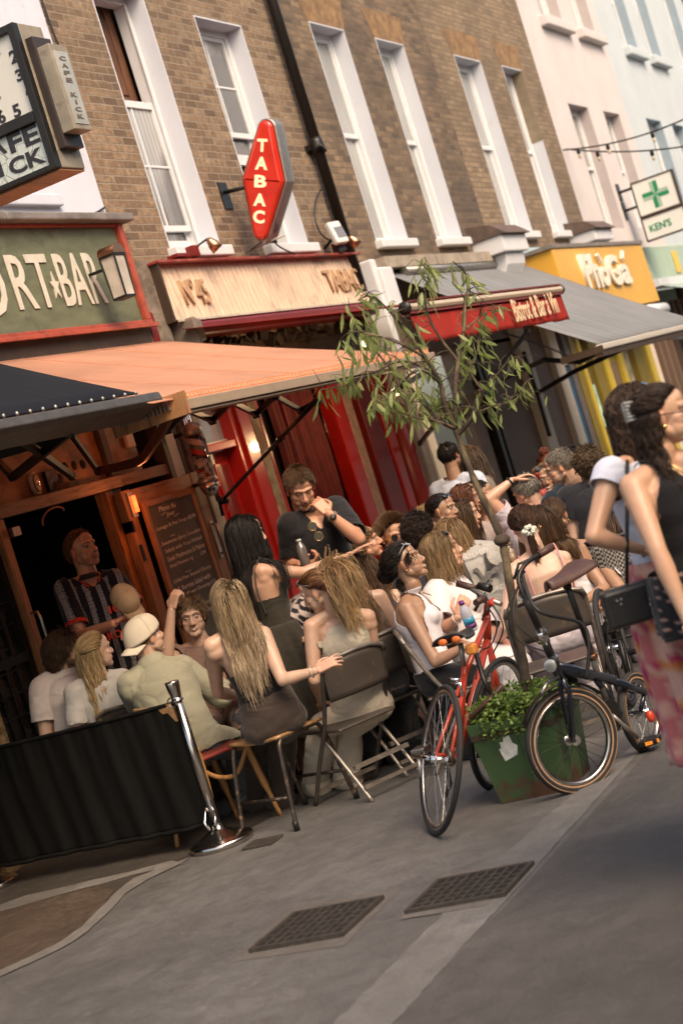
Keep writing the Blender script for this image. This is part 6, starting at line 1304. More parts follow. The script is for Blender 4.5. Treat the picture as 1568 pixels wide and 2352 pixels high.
# ================================================================== PEOPLE
cFh = V((cF.x, cF.y, 0)).normalized()
A_ = lambda v: np.array(v, dtype=float)
def hdir(yaw):
    """horizontal direction: 0 towards the camera, 90 to picture right, 180 away"""
    a = rad(yaw); return -cFh*math.cos(a)+cR*math.sin(a)
def dirv(yaw, pitch): return (hdir(yaw)*math.cos(rad(pitch))+V((0, 0, math.sin(rad(pitch))))).normalized()
def arr(me):
    n = len(me.vertices); v = np.empty(n*3); me.vertices.foreach_get('co', v); v = v.reshape(-1, 3)
    f = [tuple(p.vertices) for p in me.polygons]; return v, f
def remesh(mb, voxel, it=3, fac=.5):
    me = mb.mesh('tmp'); o = bpy.data.objects.new('tmp', me); COL.objects.link(o)
    m = o.modifiers.new('r', 'REMESH'); m.mode = 'VOXEL'; m.voxel_size = voxel
    if it: s = o.modifiers.new('s', 'SMOOTH'); s.factor = fac; s.iterations = it
    bpy.context.view_layer.update()
    m2 = bpy.data.meshes.new_from_object(o.evaluated_get(bpy.context.evaluated_depsgraph_get()))
    bpy.data.objects.remove(o); bpy.data.meshes.remove(me); v, f = arr(m2); bpy.data.meshes.remove(m2); return v, f
def normals(v, f):
    q = np.array([t if len(t) == 4 else t+(t[-1],) for t in f]); a, b = v[q[:, 2]]-v[q[:, 0]], v[q[:, 3]]-v[q[:, 1]]; n = np.cross(a, b); N = np.zeros_like(v)
    for k in range(4): np.add.at(N, q[:, k], n)
    return N/np.maximum(np.linalg.norm(N, axis=1, keepdims=True), 1e-12)
def put(name, v, f, m, parent, col=None, solid=0, smooth=True):
    me = bpy.data.meshes.new(name); me.from_pydata(np.asarray(v).tolist(), [], f); me.polygons.foreach_set('use_smooth', [smooth]*len(me.polygons)); me.update()
    if col is not None:
        a = me.color_attributes.new('Col', 'FLOAT_COLOR', 'POINT'); c = np.ones((len(v), 4)); c[:, :3] = col; a.data.foreach_set('color', c.ravel())
    o = link(name, me, m, parent)
    if solid: md = o.modifiers.new('solid', 'SOLIDIFY'); md.thickness = solid; md.offset = -1
    return o
def capsule(mb, a, b, ra, rb, n=12, k=3):
    a, b = V(a), V(b); mb.ball(a, ra, n, 8); mb.ball(b, rb, n, 8); mb.tube([a.lerp(b, i/k) for i in range(k+1)], [ra+(rb-ra)*i/k for i in range(k+1)], n)
def wrinkle(P, seed, k=9.0, stretch=(1, 1, .35)):
    r = np.random.RandomState(seed); s = np.zeros(len(P)); Q = P*np.array(stretch)
    for i in range(5):
        d = r.randn(3); d /= np.linalg.norm(d); e = r.randn(3); e /= np.linalg.norm(e); kk = k*(1.5**i)
        s += np.abs(np.sin(Q @ d*kk+1.8*np.sin(Q @ e*kk*.6+r.rand()*6)+r.rand()*6))/(1.35**i)
    return s/s.max()*2-1
# ---- head in its own space (x sideways, y forward, z up)
HC_ = {}
def head_mesh(kind):
    if kind in HC_: return HC_[kind]
    fem = 'f' in kind; smile = 's' in kind; w = .94 if fem else 1.0
    m = MB()
    m.ball((0, -.014, .030), (.074*w, .094, .084), 24, 16)
    m.ball((0, .020, -.020), (.060*w, .070, .078), 20, 14); m.ball((0, .034, -.064), (.044*w, .048, .042), 18, 12)
    capsule(m, (-.046*w, .0, -.050), (-.018*w, .060, -.090), .022, .020); capsule(m, (.046*w, .0, -.050), (.018*w, .060, -.090), .022, .020)
    m.ball((0, .068, -.096), (.021*w, .019, .018)); m.ball((-.038*w, .050, -.022), (.026, .027, .026)); m.ball((.038*w, .050, -.022), (.026, .027, .026)); m.ball((-.033*w, .042, -.050), (.030, .034, .038)); m.ball((.033*w, .042, -.050), (.030, .034, .038))
    m.tube([(-.050*w, .064, .026), (-.025*w, .080, .030), (0, .083, .026), (.025*w, .080, .030), (.050*w, .064, .026)], [.010, .0125, .012, .0125, .010], 10)
    m.ball((0, .060, .055), (.048*w, .026, .040))
    m.tube([(0, .082, .020), (0, .094-.002*fem, -.004), (0, .107-.004*fem, -.026)], [.0085, .0095, .0125], 10); m.ball((0, .108-.005*fem, -.029), (.0115, .011, .010)); m.ball((-.0125, .096, -.034), (.0085, .010, .008)); m.ball((.0125, .096, -.034), (.0085, .010, .008))
    mw = .026 if smile else .022
    m.tube([(-mw, .073, -.060+(.004 if smile else 0)), (-.010, .088, -.059), (0, .090, -.0595), (.010, .088, -.059), (mw, .073, -.060+(.004 if smile else 0))], [.004, .0065, .006, .0065, .004], 8)
    m.tube([(-mw+.003, .073, -.067), (0, .088, -.070), (mw-.003, .073, -.067)], [.004, .0078, .004], 8)
    for s in (-1, 1):
        R_ = Euler((rad(8), 0, rad(s*-22))).to_matrix(); m.ball((s*.076*w, -.010, -.004), (.007, .019, .031), 12, 10, R_); m.ball((s*.073*w, -.004, -.026), (.006, .010, .010)); m.ball((s*.030, .073, .004), (.013, .011, .011))
    capsule(m, (0, -.030, -.03), (0, -.030, -.13), .056 if not fem else .048, .056 if not fem else .046)
    v, f = remesh(m, .0036, 6, .5); HC_[kind] = (v, f); return v, f
HAIRAZ = [0, 35, 62, 80, 95, 110, 130, 180]; HAIREL = [40, 37, 24, 2, -2, -24, -40, -46]
def hair_region(p, recede=0):
    c = np.array([0, -.014, .030]); d = (p-c)/np.array([.075, .095, .085]); d /= np.linalg.norm(d, axis=1, keepdims=True)
    az = np.degrees(np.arctan2(np.abs(d[:, 0]), d[:, 1])); el = np.degrees(np.arcsin(np.clip(d[:, 2], -1, 1))); h = np.interp(az, HAIRAZ, HAIREL)+recede*np.clip(1-az/75, 0, 1); return el-h
def head_colors(v, kind, skin, hair, beard=None, brow=None, lips=None, recede=0, lidded=False, noscalp=False):
    skin = A_(skin); n = len(v); c = np.tile(skin, (n, 1)); x, y, z = v.T; fr = y > .03; ax = np.abs(x); fem = 'f' in kind; w = .94 if fem else 1
    ruddy = A_([1.06, .80, .74])
    def blend(mask, col, a): c[mask] = c[mask]*(1-a)+A_(col)*a
    k = np.exp(-((ax-.040)**2+(z+.028)**2)/(2*.016**2))*fr; c[:] = c*(1-k[:, None]*.3)+c*ruddy*k[:, None]*.3
    k = np.exp(-(x**2+(z+.03)**2)/(2*.012**2))*(y > .085); c[:] = c*(1-k[:, None]*.25)+c*ruddy*k[:, None]*.25
    c[(ax > .066) & (y < .02) & (np.abs(z) < .04)] *= A_([1.02, .82, .76])
    lips = lips if lips is not None else skin*A_([.82, .50, .46])
    smile = 's' in kind; mw = .027 if smile else .023; zc = -.063-.0+(.35*0)
    curve = 6.5*(x**2) if smile else 1.5*(x**2)
    zz = z-(-.0635)-curve
    L = fr & (y > .06) & (ax < mw) & (np.abs(zz) < .0105*np.sqrt(np.clip(1-(ax/mw)**2, 0, 1))+.001); c[L] = lips
    if smile: T_ = L & (np.abs(zz) < .0055*np.sqrt(np.clip(1-(ax/mw)**2, 0, 1))) ; c[T_] = (.62, .56, .48)
    else: T_ = fr & (y > .06) & (ax < mw) & (np.abs(zz) < .0019); c[T_] = skin*.22
    # nostrils, sockets, lids, eyes, brows
    c[(y > .084) & (np.abs(ax-.008) < .0045) & (z < -.0345) & (z > -.042)] = skin*.25
    sock = fr*np.exp(-(((ax-.030)/.016)**2+((z-.008)/.011)**2)); c[:] = c*(1-.10*sock[:, None])
    ex, ez = (ax-.0305*w)/.0155, (z-.0035)/(.0040 if (smile or lidded) else .0062); E = (y > .06) & (ex**2+ez**2 < 1)
    if not lidded:
        c[E] = (.36, .31, .28); c[E & ((ax-.0305*w)**2+(z-.0035)**2 < .0066**2)] = (.03, .018, .012)
    lid = (y > .062) & (np.abs(ex) < 1.12) & (np.abs(z-.0035-(.0062 if not (smile or lidded) else .002)*np.sqrt(np.clip(1-ex**2, 0, 1))) < .0021); c[lid] = (.03, .018, .014)
    B = (y > .064) & (ax > .012) & (ax < .047*w) & (np.abs(z-(.0235+.006*np.sin((ax-.012)/.040*2.6))) < (.0036 if not fem else .0026)); c[B] = c[B]*.25+A_(brow if brow is not None else A_(hair)*.7)*.75
    if beard is not None:
        col, den = beard; d = ((y > -.01) & (z < -.036) & (z > -.125)) & ~(L | ((ax < .010) & (z > -.056) & (y > .08) & (z < -.04)*0 > 0)); up = np.clip((-.030-z-.6*np.clip(.045-ax, 0, .05)*0)/.02, 0, 1); mo = (z < -.038)
        zz2 = np.clip(((-z)-.038-.55*np.clip(y-.03, 0, .1)*(ax > .028))/.014, 0, 1)*(y > -.015)*(z > -.14); zz2[L] = 0; c[:] = c*(1-den*zz2[:, None])+A_(col)*den*zz2[:, None]
    h = hair_region(v, recede); 
    if not noscalp and hair is not None:
        k = np.clip(h/7+.5, 0, 1)*((y > -.2)); k[(ax > .070*w) & (y > -.035) & (z < .03)] = 0; c[:] = c*(1-k[:, None])+A_(hair)*.75*k[:, None]
    return c
# ---- hair as many thin locks
m_hair = vcol_mat('hair', .5, .3, .0); HN = 2.2
def hair(root, H, spec, caps, name='hair'):
    """H: 4x4 head matrix (numpy), caps: [(a, b, r)] body capsules that the locks fall over"""
    r = np.random.RandomState(spec.get('seed', 1)); n = int(spec.get('n', 520)*spec.get('hn', HN)); K = spec.get('k', 12); L = spec.get('len', .3); st = spec['style']
    sc = np.linalg.norm(H[:3, 0]); R_ = H[:3, :3]/sc; c0 = np.array([0, -.014, .030]); rd = np.array([.078, .098, .089])
    pts = []
    while len(pts) < n:
        d = r.randn(400, 3); d /= np.linalg.norm(d, axis=1, keepdims=True); p = c0+d*rd*.97; pts += list(p[hair_region(p, spec.get('recede', 0)) > r.uniform(-3, 2, 400)])
    if spec.get('hat'): pts = [q for q in pts if q[2] < .02]; n = min(n, len(pts))
    p = np.array(pts[:n]); nrm = (p-c0)/rd**2; nrm /= np.linalg.norm(nrm, axis=1, keepdims=True)
    part = spec.get('part', .02); g = R_.T @ np.array([0, 0, -1.0]); side = np.sign(p[:, 0]-part); G_ = max(8, int(n/spec.get('per', 16)))
    tang = lambda v: v-nrm*np.sum(v*nrm, axis=1, keepdims=True)
    A = np.array(spec.get('at', (0, -.11, .02)))
    if st == 'down': d = tang(np.stack([side*.9*np.clip(p[:, 2]*12, 0, 1), -.35-.3*np.clip(p[:, 1]*10, 0, 1), -.8+0*side], 1))+nrm*.25
    elif st in ('up', 'pony', 'half'):
        d = tang(A[None]-p); 
        if st == 'half': low = p[:, 2] < .03; d[low] = tang(np.tile(g, (n, 1)))[low]+nrm[low]*.2
    elif st == 'short': d = tang(np.tile(g, (n, 1)))*.55*np.clip(1.2-p[:, 1:2]*14, 0, 1.6)+tang(np.tile(np.array(spec.get('comb', (0, .6, -.2))), (n, 1))+r.randn(n, 3)*spec.get('mess', .35))+nrm*spec.get('lift', .55)
    d = d/np.maximum(np.linalg.norm(d, axis=1, keepdims=True), 1e-6)+r.randn(n, 3)*.06
    cid = r.randint(0, n, G_); cl = np.argmin(((p[:, None]-p[cid][None])**2).sum(2), axis=1); ph = r.rand(G_)*6.28
    L_ = L*(1+spec.get('lvar', .18)*r.randn(n)); L_ = np.clip(L_, L*.45, L*1.5)
    if st in ('up',): L_ = np.linalg.norm(A[None]-p, axis=1)*1.15+.01
    lay = r.uniform(.001, spec.get('vol', .014), n); stiff = spec.get('stiff', .30); P = [p.copy()]; cur = p.copy(); tight = np.ones(n, bool)*(st in ('pony', 'half'))
    if st == 'half': tight &= ~(p[:, 2] < .03)
    capL = [(R_.T @ (A_(a)-H[:3, 3])/sc, R_.T @ (A_(b)-H[:3, 3])/sc, rr/sc) for a, b, rr in caps]
    for k in range(K):
        ds = (L_/K)[:, None]
        if st == 'short': t = d*(1-.12)+g*.12*spec.get('grav', .5)
        elif st == 'up': t = (A[None]-cur); t /= np.maximum(np.linalg.norm(t, axis=1, keepdims=True), 1e-5); t = d*.5+t*.5
        else:
            t = d*(1-stiff)+g[None]*stiff
            if tight.any():
                to = A[None]-cur; dist = np.linalg.norm(to, axis=1); near = dist < .022; tt = to/np.maximum(dist[:, None], 1e-5); t[tight & ~near] = (d*.35+tt*.65)[tight & ~near]; d[tight & near] = d[tight & near]*.3+np.array(spec.get('fall', (0, -.6, -.3))); tight &= ~near
        t /= np.maximum(np.linalg.norm(t, axis=1, keepdims=True), 1e-6); cur = cur+t*ds; d = t
        q = (cur-c0)/(rd+lay[:, None]); l = np.linalg.norm(q, axis=1); ins = l < 1; cur[ins] = c0+(q[ins]/l[ins, None])*(rd+lay[ins, None])
        fc = (np.abs(cur[:, 0]) < .055) & (cur[:, 1] > .05) & (cur[:, 2] < .05)
        if st == 'down' and not spec.get('fringe'): cur[fc, 0] = np.sign(cur[fc, 0]+1e-6)*.058
        if st != 'short':
            for a, b, rr in capL:
                ab = b-a; u = np.clip(((cur-a) @ ab)/max(ab @ ab, 1e-9), 0, 1); near = a+u[:, None]*ab; dv_ = cur-near; dl = np.linalg.norm(dv_, axis=1); rr2 = rr+lay*.8+.004; i2 = dl < rr2; cur[i2] = near[i2]+dv_[i2]/np.maximum(dl[i2, None], 1e-6)*rr2[i2, None]
        P.append(cur.copy())
    P = np.array(P)                                  # K+1, n, 3
    amp, fq = spec.get('wave', .006), spec.get('freq', 38); s = np.linspace(0, 1, K+1)[:, None]; arc = s*L_[None]
    w1 = np.sin(arc*fq+ph[cl][None]+r.rand(n)[None]*1.3); w2 = np.cos(arc*fq*.9+ph[cl][None]*1.7+r.rand(n)[None]*1.3); lat = np.array([1.0, 0, 0]); bk = np.array([0, 1.0, 0])
    if st == 'up': amp *= spec.get('upw', .3)
    P += (w1*amp*np.minimum(1, s*2.2))[:, :, None]*lat+(w2*amp*np.minimum(1, s*2.2))[:, :, None]*bk
    cg = np.array([P[:, i] for i in cid]); P = P*(1-(.5*spec.get('clump', .45))*s[:, :, None])+cg[cl].transpose(1, 0, 2)*((.5*spec.get('clump', .45))*s[:, :, None])
    if spec.get('extra'):                            # free locks: curls of a bun or of a loose tail
        ex = spec['extra'](r, K); P = np.concatenate([P, ex], 1); n = P.shape[1]; cl = np.concatenate([cl, r.randint(0, G_, ex.shape[1])])
    W = (P.reshape(-1, 3) @ (R_.T*sc))+H[:3, 3]; W = W.reshape(K+1, n, 3)
    T_ = np.gradient(W, axis=0); T_ /= np.maximum(np.linalg.norm(T_, axis=2, keepdims=True), 1e-9); ref = np.tile(np.array([.31, .52, .79]), (K+1, n, 1)); X = np.cross(T_, ref); X /= np.maximum(np.linalg.norm(X, axis=2, keepdims=True), 1e-9); Y = np.cross(T_, X)
    th = spec.get('th', .0026)*(.46 if spec.get('hn', HN) > 2.5 else .75)*(1+.35*r.randn(n)).clip(.5, 1.8); prof = np.interp(np.linspace(0, 1, K+1), [0, .15, .75, 1], [.8, 1, .85, .15]); rad_ = (prof[:, None]*th[None])[:, :, None]
    vs = np.stack([W+(X*math.cos(a)*1.5+Y*math.sin(a)*.8)*rad_ for a in (0, 2.094, 4.189)], 2)      # K+1,n,3,3
    vs = vs.transpose(1, 0, 2, 3).reshape(-1, 3); base = (np.arange(n)*(K+1)*3)[:, None, None]; kk = (np.arange(K)*3)[None, :, None]; j = np.arange(3)[None, None, :]; j2 = (j+1) % 3
    q = np.stack([base+kk+j, base+kk+j2, base+kk+3+j2, base+kk+3+j], 3).reshape(-1, 4)
    cols = [A_(c) for c in spec['cols']]; cr = r.rand(G_)[cl]*.45+r.rand(n)*.55; tt = np.linspace(0, 1, K+1)[None, :]
    mixv = np.clip(cr[:, None]*.55+tt*spec.get('ombre', .45), 0, .999)*(len(cols)-1); i0 = mixv.astype(int); fr = (mixv-i0)[:, :, None]; CA = np.array(cols); C = CA[i0]*(1-fr)+CA[np.minimum(i0+1, len(cols)-1)]*fr
    C = C*(.6+.8*r.rand(n)**1.2)[:, None, None]; C = np.repeat(C.reshape(-1, 3), 3, axis=0)
    return put(name, vs, q.tolist(), m_hair, root, C)
def bun_extra(c, rad_, n=90, turns=1.2, th=1):
    def f(r, K):
        out = []
        for i in range(n):
            d = r.randn(3); d /= np.linalg.norm(d); e = np.cross(d, r.randn(3)); e /= np.linalg.norm(e); a = np.linspace(0, turns*math.pi, K+1)+r.rand()*6; rr = rad_*r.uniform(.75, 1.08); out.append(np.array(c)+rr*(np.cos(a)[:, None]*d+np.sin(a)[:, None]*e))
        return np.array(out).transpose(1, 0, 2)
    return f
def braid_extra(pts, w=.017, n=60):
    def f(r, K):
        P = np.array(pts); out = []
        for i in range(n):
            ph = (i % 3)*2.094; a = i/n; t0 = r.uniform(0, .75); t = np.clip(t0+np.linspace(0, .3, K+1), 0, 1)*(len(P)-1); i0 = np.minimum(t.astype(int), len(P)-2); q = P[i0]+(P[i0+1]-P[i0])*(t-i0)[:, None]
            q = q+np.stack([np.cos(t*7+ph)*w, np.sin(t*14+2*ph)*w*.6, 0*t], 1)+r.randn(3)*.003; out.append(q)
        return np.array(out).transpose(1, 0, 2)
    return f
# ---- hands
def hand(mb, W, d, nrm, curl=.4, s=1.0, left=False, spread=.1, point=None):
    """d = direction of the fingers, nrm = the way the palm faces"""
    d = V(d).normalized(); nrm = V(nrm); nrm = (nrm-d*nrm.dot(d)).normalized(); lat = d.cross(nrm)*(-1 if left else 1)   # lat points to the thumb side
    P0 = V(W)
    for k in range(4):
        o = (k-1.5)*-.0185*s; a = P0+d*.010*s+lat*o*.75; b = P0+d*.088*s+lat*o; mb.tube([a, (a+b)/2, b], [.0125*s, .0125*s, .0100*s], 8); mb.ball(b, .0100*s, 8, 6)
        L_ = [.078, .086, .080, .063][k]*s; cu = curl*(1+.12*k) if not (point is not None and k == 0) else point; p = b; dd = (d+lat*(-(k-1.5)*spread)).normalized(); ang = 0
        for j, fr in enumerate((.45, .32, .23)):
            ang += cu*(.75, 1.1, .8)[j]; e = dd*math.cos(ang)+nrm*math.sin(ang); q = p+e*L_*fr; r0 = (.0088, .0080, .0072)[j]*s; mb.tube([p, q], [r0, r0*.93], 8); mb.ball(q, r0*.93, 8, 6); p = q
    a = P0+d*.018*s+lat*.024*s; b = a+(d*.55+lat*.75+nrm*.25).normalized()*.040*s; c = b+(d*.85+lat*.25+nrm*(.2+.5*curl)).normalized()*.032*s; e = c+(d*.9+nrm*(.2+.6*curl)).normalized()*.026*s
    capsule(mb, a, b, .0135*s, .0115*s, 8, 2); capsule(mb, b, c, .0110*s, .0098*s, 8, 2); capsule(mb, c, e, .0098*s, .0080*s, 8, 2)
m_skin = vcol_mat('skin', .44, .5, .10, 240, .07)
m_cloth = vcol_mat('cloth', .85, .2, .18, 420, 0, sheen=.15)
SKIN = dict(fair=(.60, .38, .28), light=(.52, .32, .225), tan=(.36, .20, .125), olive=(.42, .25, .16), warm=(.46, .26, .17))
def person(label, head, look, body, sex='m', pose='sit', sc=1.0, skin='light', hairs=None, hairc=(.05, .03, .02), beard=None, smile=False, lidded=False, neck=None, pelvis=None, sh=None, aL=None, aR=None, legs='auto', top=None, bottom=None, shoes=None, vox=.0085, recede=0, lean=0, group=None, seed=1, extras=None, hd=None, cat='person', headscale=None, brow=None, lips=None, noscalp=False):
    sk = A_(SKIN[skin]) if isinstance(skin, str) else A_(skin); fem = sex == 'f'; s = sc*(.94 if fem else 1.0); hsc = headscale or s*(1.0 if not fem else 1.02)
    C = V(head) if not isinstance(head, tuple) else pD(*head); F = hdir(body); U = V((0, 0, 1)); Rr_ = F.cross(U).normalized()
    pt = lambda q: pD(*q) if isinstance(q, tuple) else V(q)
    N = pt(neck) if neck is not None else C-U*.215*s-F*.035*s+F*lean*-.05
    if pelvis is not None: Pv = pt(pelvis)
    elif pose == 'sit': Pv = V((N.x, N.y, max(.50, N.z-.52*s)))-F*lean
    else: Pv = V((N.x, N.y, N.z-.52*s))-F*lean
    sp = (N-Pv).normalized(); Rr_ = (Rr_-sp*Rr_.dot(sp)).normalized(); Fb = sp.cross(Rr_)
    if Fb.dot(F) < 0: Fb = -Fb
    Lsp = (N-Pv).length
    root = empty('person', (Pv.x, Pv.y, 0) if legs is not None else (C.x, C.y, 0), label, cat, group)
    # head frame
    yaw, pit, rol = look; fd = dirv(yaw, pit); rr = fd.cross(U).normalized(); uu = rr.cross(fd); a = rad(rol); r2 = rr*math.cos(a)+uu*math.sin(a); u2 = uu*math.cos(a)-rr*math.sin(a)
    H = np.eye(4); H[:3, 0] = A_(r2)*hsc; H[:3, 1] = A_(fd)*hsc; H[:3, 2] = A_(u2)*hsc; H[:3, 3] = A_(C)
    kind = ('f' if fem else 'm')+('s' if smile else ''); hv, hf = head_mesh(kind); hcol = head_colors(hv, kind, sk, hairc, beard, brow, lips, recede, lidded, noscalp); hw_ = hv @ H[:3, :3].T+H[:3, 3]
    # body
    shw = (.150 if fem else .182)*sc
    if sh: SL, SR_ = pt(sh[0]), pt(sh[1])
    else: SL, SR_ = N-Rr_*shw-sp*.035*s, N+Rr_*shw-sp*.035*s
    mb = MB(); prof = [(-.17, .09, .065), (-.08, .145, .09), (.05, .154, .10), (.2, .140, .098), (.38, .122, .092), (.55, .132, .10), (.72, .145, .115), (.86, .140, .098), (.95, .10, .075)] if fem else [(-.17, .09, .07), (-.08, .145, .09), (.05, .150, .10), (.2, .143, .100), (.38, .142, .105), (.55, .155, .11), (.72, .172, .122), (.86, .168, .105), (.95, .11, .08)]
    ring = []; n = 22
    for t, hw, hdp in prof:
        c = Pv+(N-Pv)*t; ring += [c+Rr_*(hw*sc*math.copysign(abs(math.cos(a))**.85, math.cos(a)))+Fb*(hdp*sc*math.copysign(abs(math.sin(a))**.85, math.sin(a))) for a in [2*math.pi*i/n for i in range(n)]]
    mb.add(ring, [(i*n+j, i*n+(j+1) % n, (i+1)*n+(j+1) % n, (i+1)*n+j) for i in range(len(prof)-1) for j in range(n)]+[tuple(range(n))[::-1], tuple(range((len(prof)-1)*n, len(prof)*n))], True)
    if fem:
        for q in (-1, 1): mb.ball(Pv+(N-Pv)*.69+Rr_*q*.064*sc+Fb*.078*sc, (.054*sc,)*3, 14, 10)
    nb = V(H[:3, 3]+H[:3, :3] @ A_((0, -.030, -.115))); rn = (.050 if fem else .060)*sc
    capsule(mb, N-sp*.03, nb, rn*1.08, rn*.98); capsule(mb, N+(SL-N)*.15+sp*.005, SL, .045*s, .050*s); capsule(mb, N+(SR_-N)*.15+sp*.005, SR_, .045*s, .050*s); capsule(mb, N-sp*.07, SL-sp*.04, .06*s, .05*s); capsule(mb, N-sp*.07, SR_-sp*.04, .06*s, .05*s)
    k_ = .86 if fem else 1.0; segs = [('torso', Pv, N, .13*sc), ('neck', N, nb, rn)]; hands = MB(); UL, FL_ = .285*s, .255*s
    def arm(sd, S, spec, left):
        if spec is None:
            e = S-U*UL*.93-Fb*UL*.12+(S-N).normalized()*.05; w = e+(Fb*.75-U*.45+(N-S).normalized()*.25).normalized()*FL_ if pose == 'sit' else e-U*FL_*.95+Fb*.10; spec = {'e': e, 'w': w}
        e, w = pt(spec['e']), pt(spec['w']); m1 = S.lerp(e, .45)
        mb.tube([S, m1, e], [.056*sc*k_, .050*sc*k_, .039*sc*k_], 14); mb.ball(S, .057*sc*k_, 14, 10); mb.ball(e, .040*sc*k_, 12, 8)
        mb.tube([e, e.lerp(w, .28), e.lerp(w, .7), w], [.039*sc*k_, .041*sc*k_, .031*sc*k_, .025*sc*k_], 14); mb.ball(w, .026*sc*k_, 12, 8)
        hdv = spec.get('hd'); hdv = (hdv if isinstance(hdv, V) else None) if hdv is not None else None
        hdv = hdv or (w-e).normalized(); hn = spec.get('hn') or -U
        if not spec.get('nohand'): hand(hands, w+hdv*.004, hdv, hn, spec.get('curl', .35), s*.96 if fem else s, left, spec.get('spread', .08)); capsule(hands, w-(w-e).normalized()*.03, w+hdv*.02, .025*sc*k_, .020*sc*k_, 10, 2)
        segs.append(('ua'+sd, S, e, .05*sc)); segs.append(('fa'+sd, e, w, .035*sc)); return e, w
    eL, wL = arm('L', SL, aL, True); eR, wR = arm('R', SR_, aR, False)
    feet = []
    if legs is not None:
        for q, sd in ((-1, 'L'), (1, 'R')):
            hp = Pv+Rr_*q*.088*sc-sp*.02
            if isinstance(legs, dict) and sd in legs: kn, an = pt(legs[sd][0]), pt(legs[sd][1])
            elif pose == 'sit': kn = hp+F*.42*s+Rr_*q*.04; kn.z = .50*s; an = kn+F*-.03; an.z = .09
            else: kn = V((hp.x, hp.y, hp.z*.53))+F*.02; an = V((hp.x, hp.y, .09))-F*.02+Rr_*q*.02
            mb.tube([hp, hp.lerp(kn, .4), kn], [.078*sc, .070*sc, .050*sc], 14); mb.ball(hp, .080*sc, 14, 10); mb.ball(kn, .053*sc, 12, 8); mb.tube([kn, kn.lerp(an, .3), kn.lerp(an, .75), an], [.052*sc, .055*sc, .040*sc, .033*sc], 12)
            tow = (F*.95+Rr_*q*.15).normalized() if not (isinstance(legs, dict) and sd+'f' in legs) else legs[sd+'f']
            mb.ball(an, .034*sc, 10, 8); capsule(mb, an-U*.035-tow*.02, an-U*.052+tow*.13, .034*sc, .026*sc, 10, 3)
            segs.append(('th'+sd, hp, kn, .08*sc)); segs.append(('sn'+sd, kn, an, .045*sc)); feet.append((an, tow))
    bv, bf = remesh(mb, vox, 3, .5)
    # labels of the body surface
    D_ = []; TT = []
    for nm, a, b, r_ in segs:
        a, b = A_(a), A_(b); ab = b-a; t = ((bv-a) @ ab)/(ab @ ab); tc = np.clip(t, 0, 1); D_.append(np.linalg.norm(bv-(a+tc[:, None]*ab), axis=1)-r_); TT.append(t)
    D_ = np.array(D_); lab = np.argmin(D_, axis=0); names = np.array([q[0] for q in segs]); ln = names[lab]; tt = np.array(TT)[lab, np.arange(len(bv))]; tor = np.array(TT)[0]
    xl = (bv-A_(N)) @ A_(Rr_); yl = (bv-A_(N)) @ A_(Fb); hl = (bv-A_(N)) @ A_(sp); nb_ = normals(bv, bf); fq = np.array([t if len(t) == 4 else t+(t[-1],) for t in bf])
    rg = np.random.RandomState(seed); bc = np.tile(sk, (len(bv), 1))*(1+.07*wrinkle(bv, seed, 14, (1, 1, 1)))[:, None]*(1+A_([.02, -.05, -.07])*wrinkle(bv, seed+9, 22, (1, 1, 1))[:, None])
    for nm in ('faL', 'faR'): kx = (ln == nm) & (tt < .12); bc[kx] *= A_([1.03, .86, .82])
    hv2, hf2 = remesh(hands, .0042, 1, .5) if len(hands.v) else (np.zeros((0, 3)), [])
    o1 = len(bv); o2 = o1+len(hw_); V_ = np.concatenate([bv, hw_, hv2]); F_ = list(bf)+[tuple(i+o1 for i in t) for t in hf]+[tuple(i+o2 for i in t) for t in hf2]; hc = np.tile(sk*A_([1.02, .93, .90]), (len(hv2), 1))
    put('body', V_, F_, m_skin, root, np.concatenate([bc, hcol, hc]))
    info = dict(root=root, H=H, N=N, P=Pv, R=Rr_, F=Fb, sp=sp, SL=SL, SR=SR_, eL=eL, eR=eR, wL=wL, wR=wR, s=s, sc=sc, feet=feet, U=U)
    def shell(name, mask, off, col, wr=.006, k=11, sm=7, seed_=0, mat_=None, flare=None, solid=.004, stretch=(1, 1, .4)):
        fm = mask[fq].sum(1) >= 3; idx = np.unique(fq[fm]); mp = -np.ones(len(bv), int); mp[idx] = np.arange(len(idx)); ff = mp[fq[fm]]; ff = [tuple(dict.fromkeys(t)) for t in ff.tolist() if min(t) >= 0]; vv = bv[idx].copy()
        from collections import Counter
        ec = Counter(tuple(sorted((t[i], t[(i+1) % len(t)]))) for t in ff for i in range(len(t))); be = np.array([e for e, c in ec.items() if c == 1])
        if len(be):
            bidx = np.unique(be)
            for _ in range(8):
                S_ = np.zeros_like(vv); c_ = np.zeros(len(vv)); np.add.at(S_, be[:, 0], vv[be[:, 1]]); np.add.at(c_, be[:, 0], 1); np.add.at(S_, be[:, 1], vv[be[:, 0]]); np.add.at(c_, be[:, 1], 1); vv[bidx] = vv[bidx]*.4+.6*S_[bidx]/c_[bidx][:, None]
        E_ = np.array([(t[i], t[(i+1) % len(t)]) for t in ff for i in range(len(t))]); nn = nb_[idx].copy(); o_ = off[idx] if hasattr(off, '__len__') else off
        vv += nn*np.reshape(o_, (-1, 1)) if hasattr(o_, '__len__') else nn*o_
        for _ in range(sm):
            S_ = np.zeros_like(vv); c_ = np.zeros(len(vv)); np.add.at(S_, E_[:, 0], vv[E_[:, 1]]); np.add.at(c_, E_[:, 0], 1); np.add.at(S_, E_[:, 1], vv[E_[:, 0]]); np.add.at(c_, E_[:, 1], 1); vv = vv*.4+.6*S_/np.maximum(c_, 1)[:, None]
        vv += nn*(wr*(.6*wrinkle(vv, seed+seed_, k, stretch)+.8*wrinkle(vv, seed+seed_+50, k*.8, (.55, .55, 1.5))))[:, None]
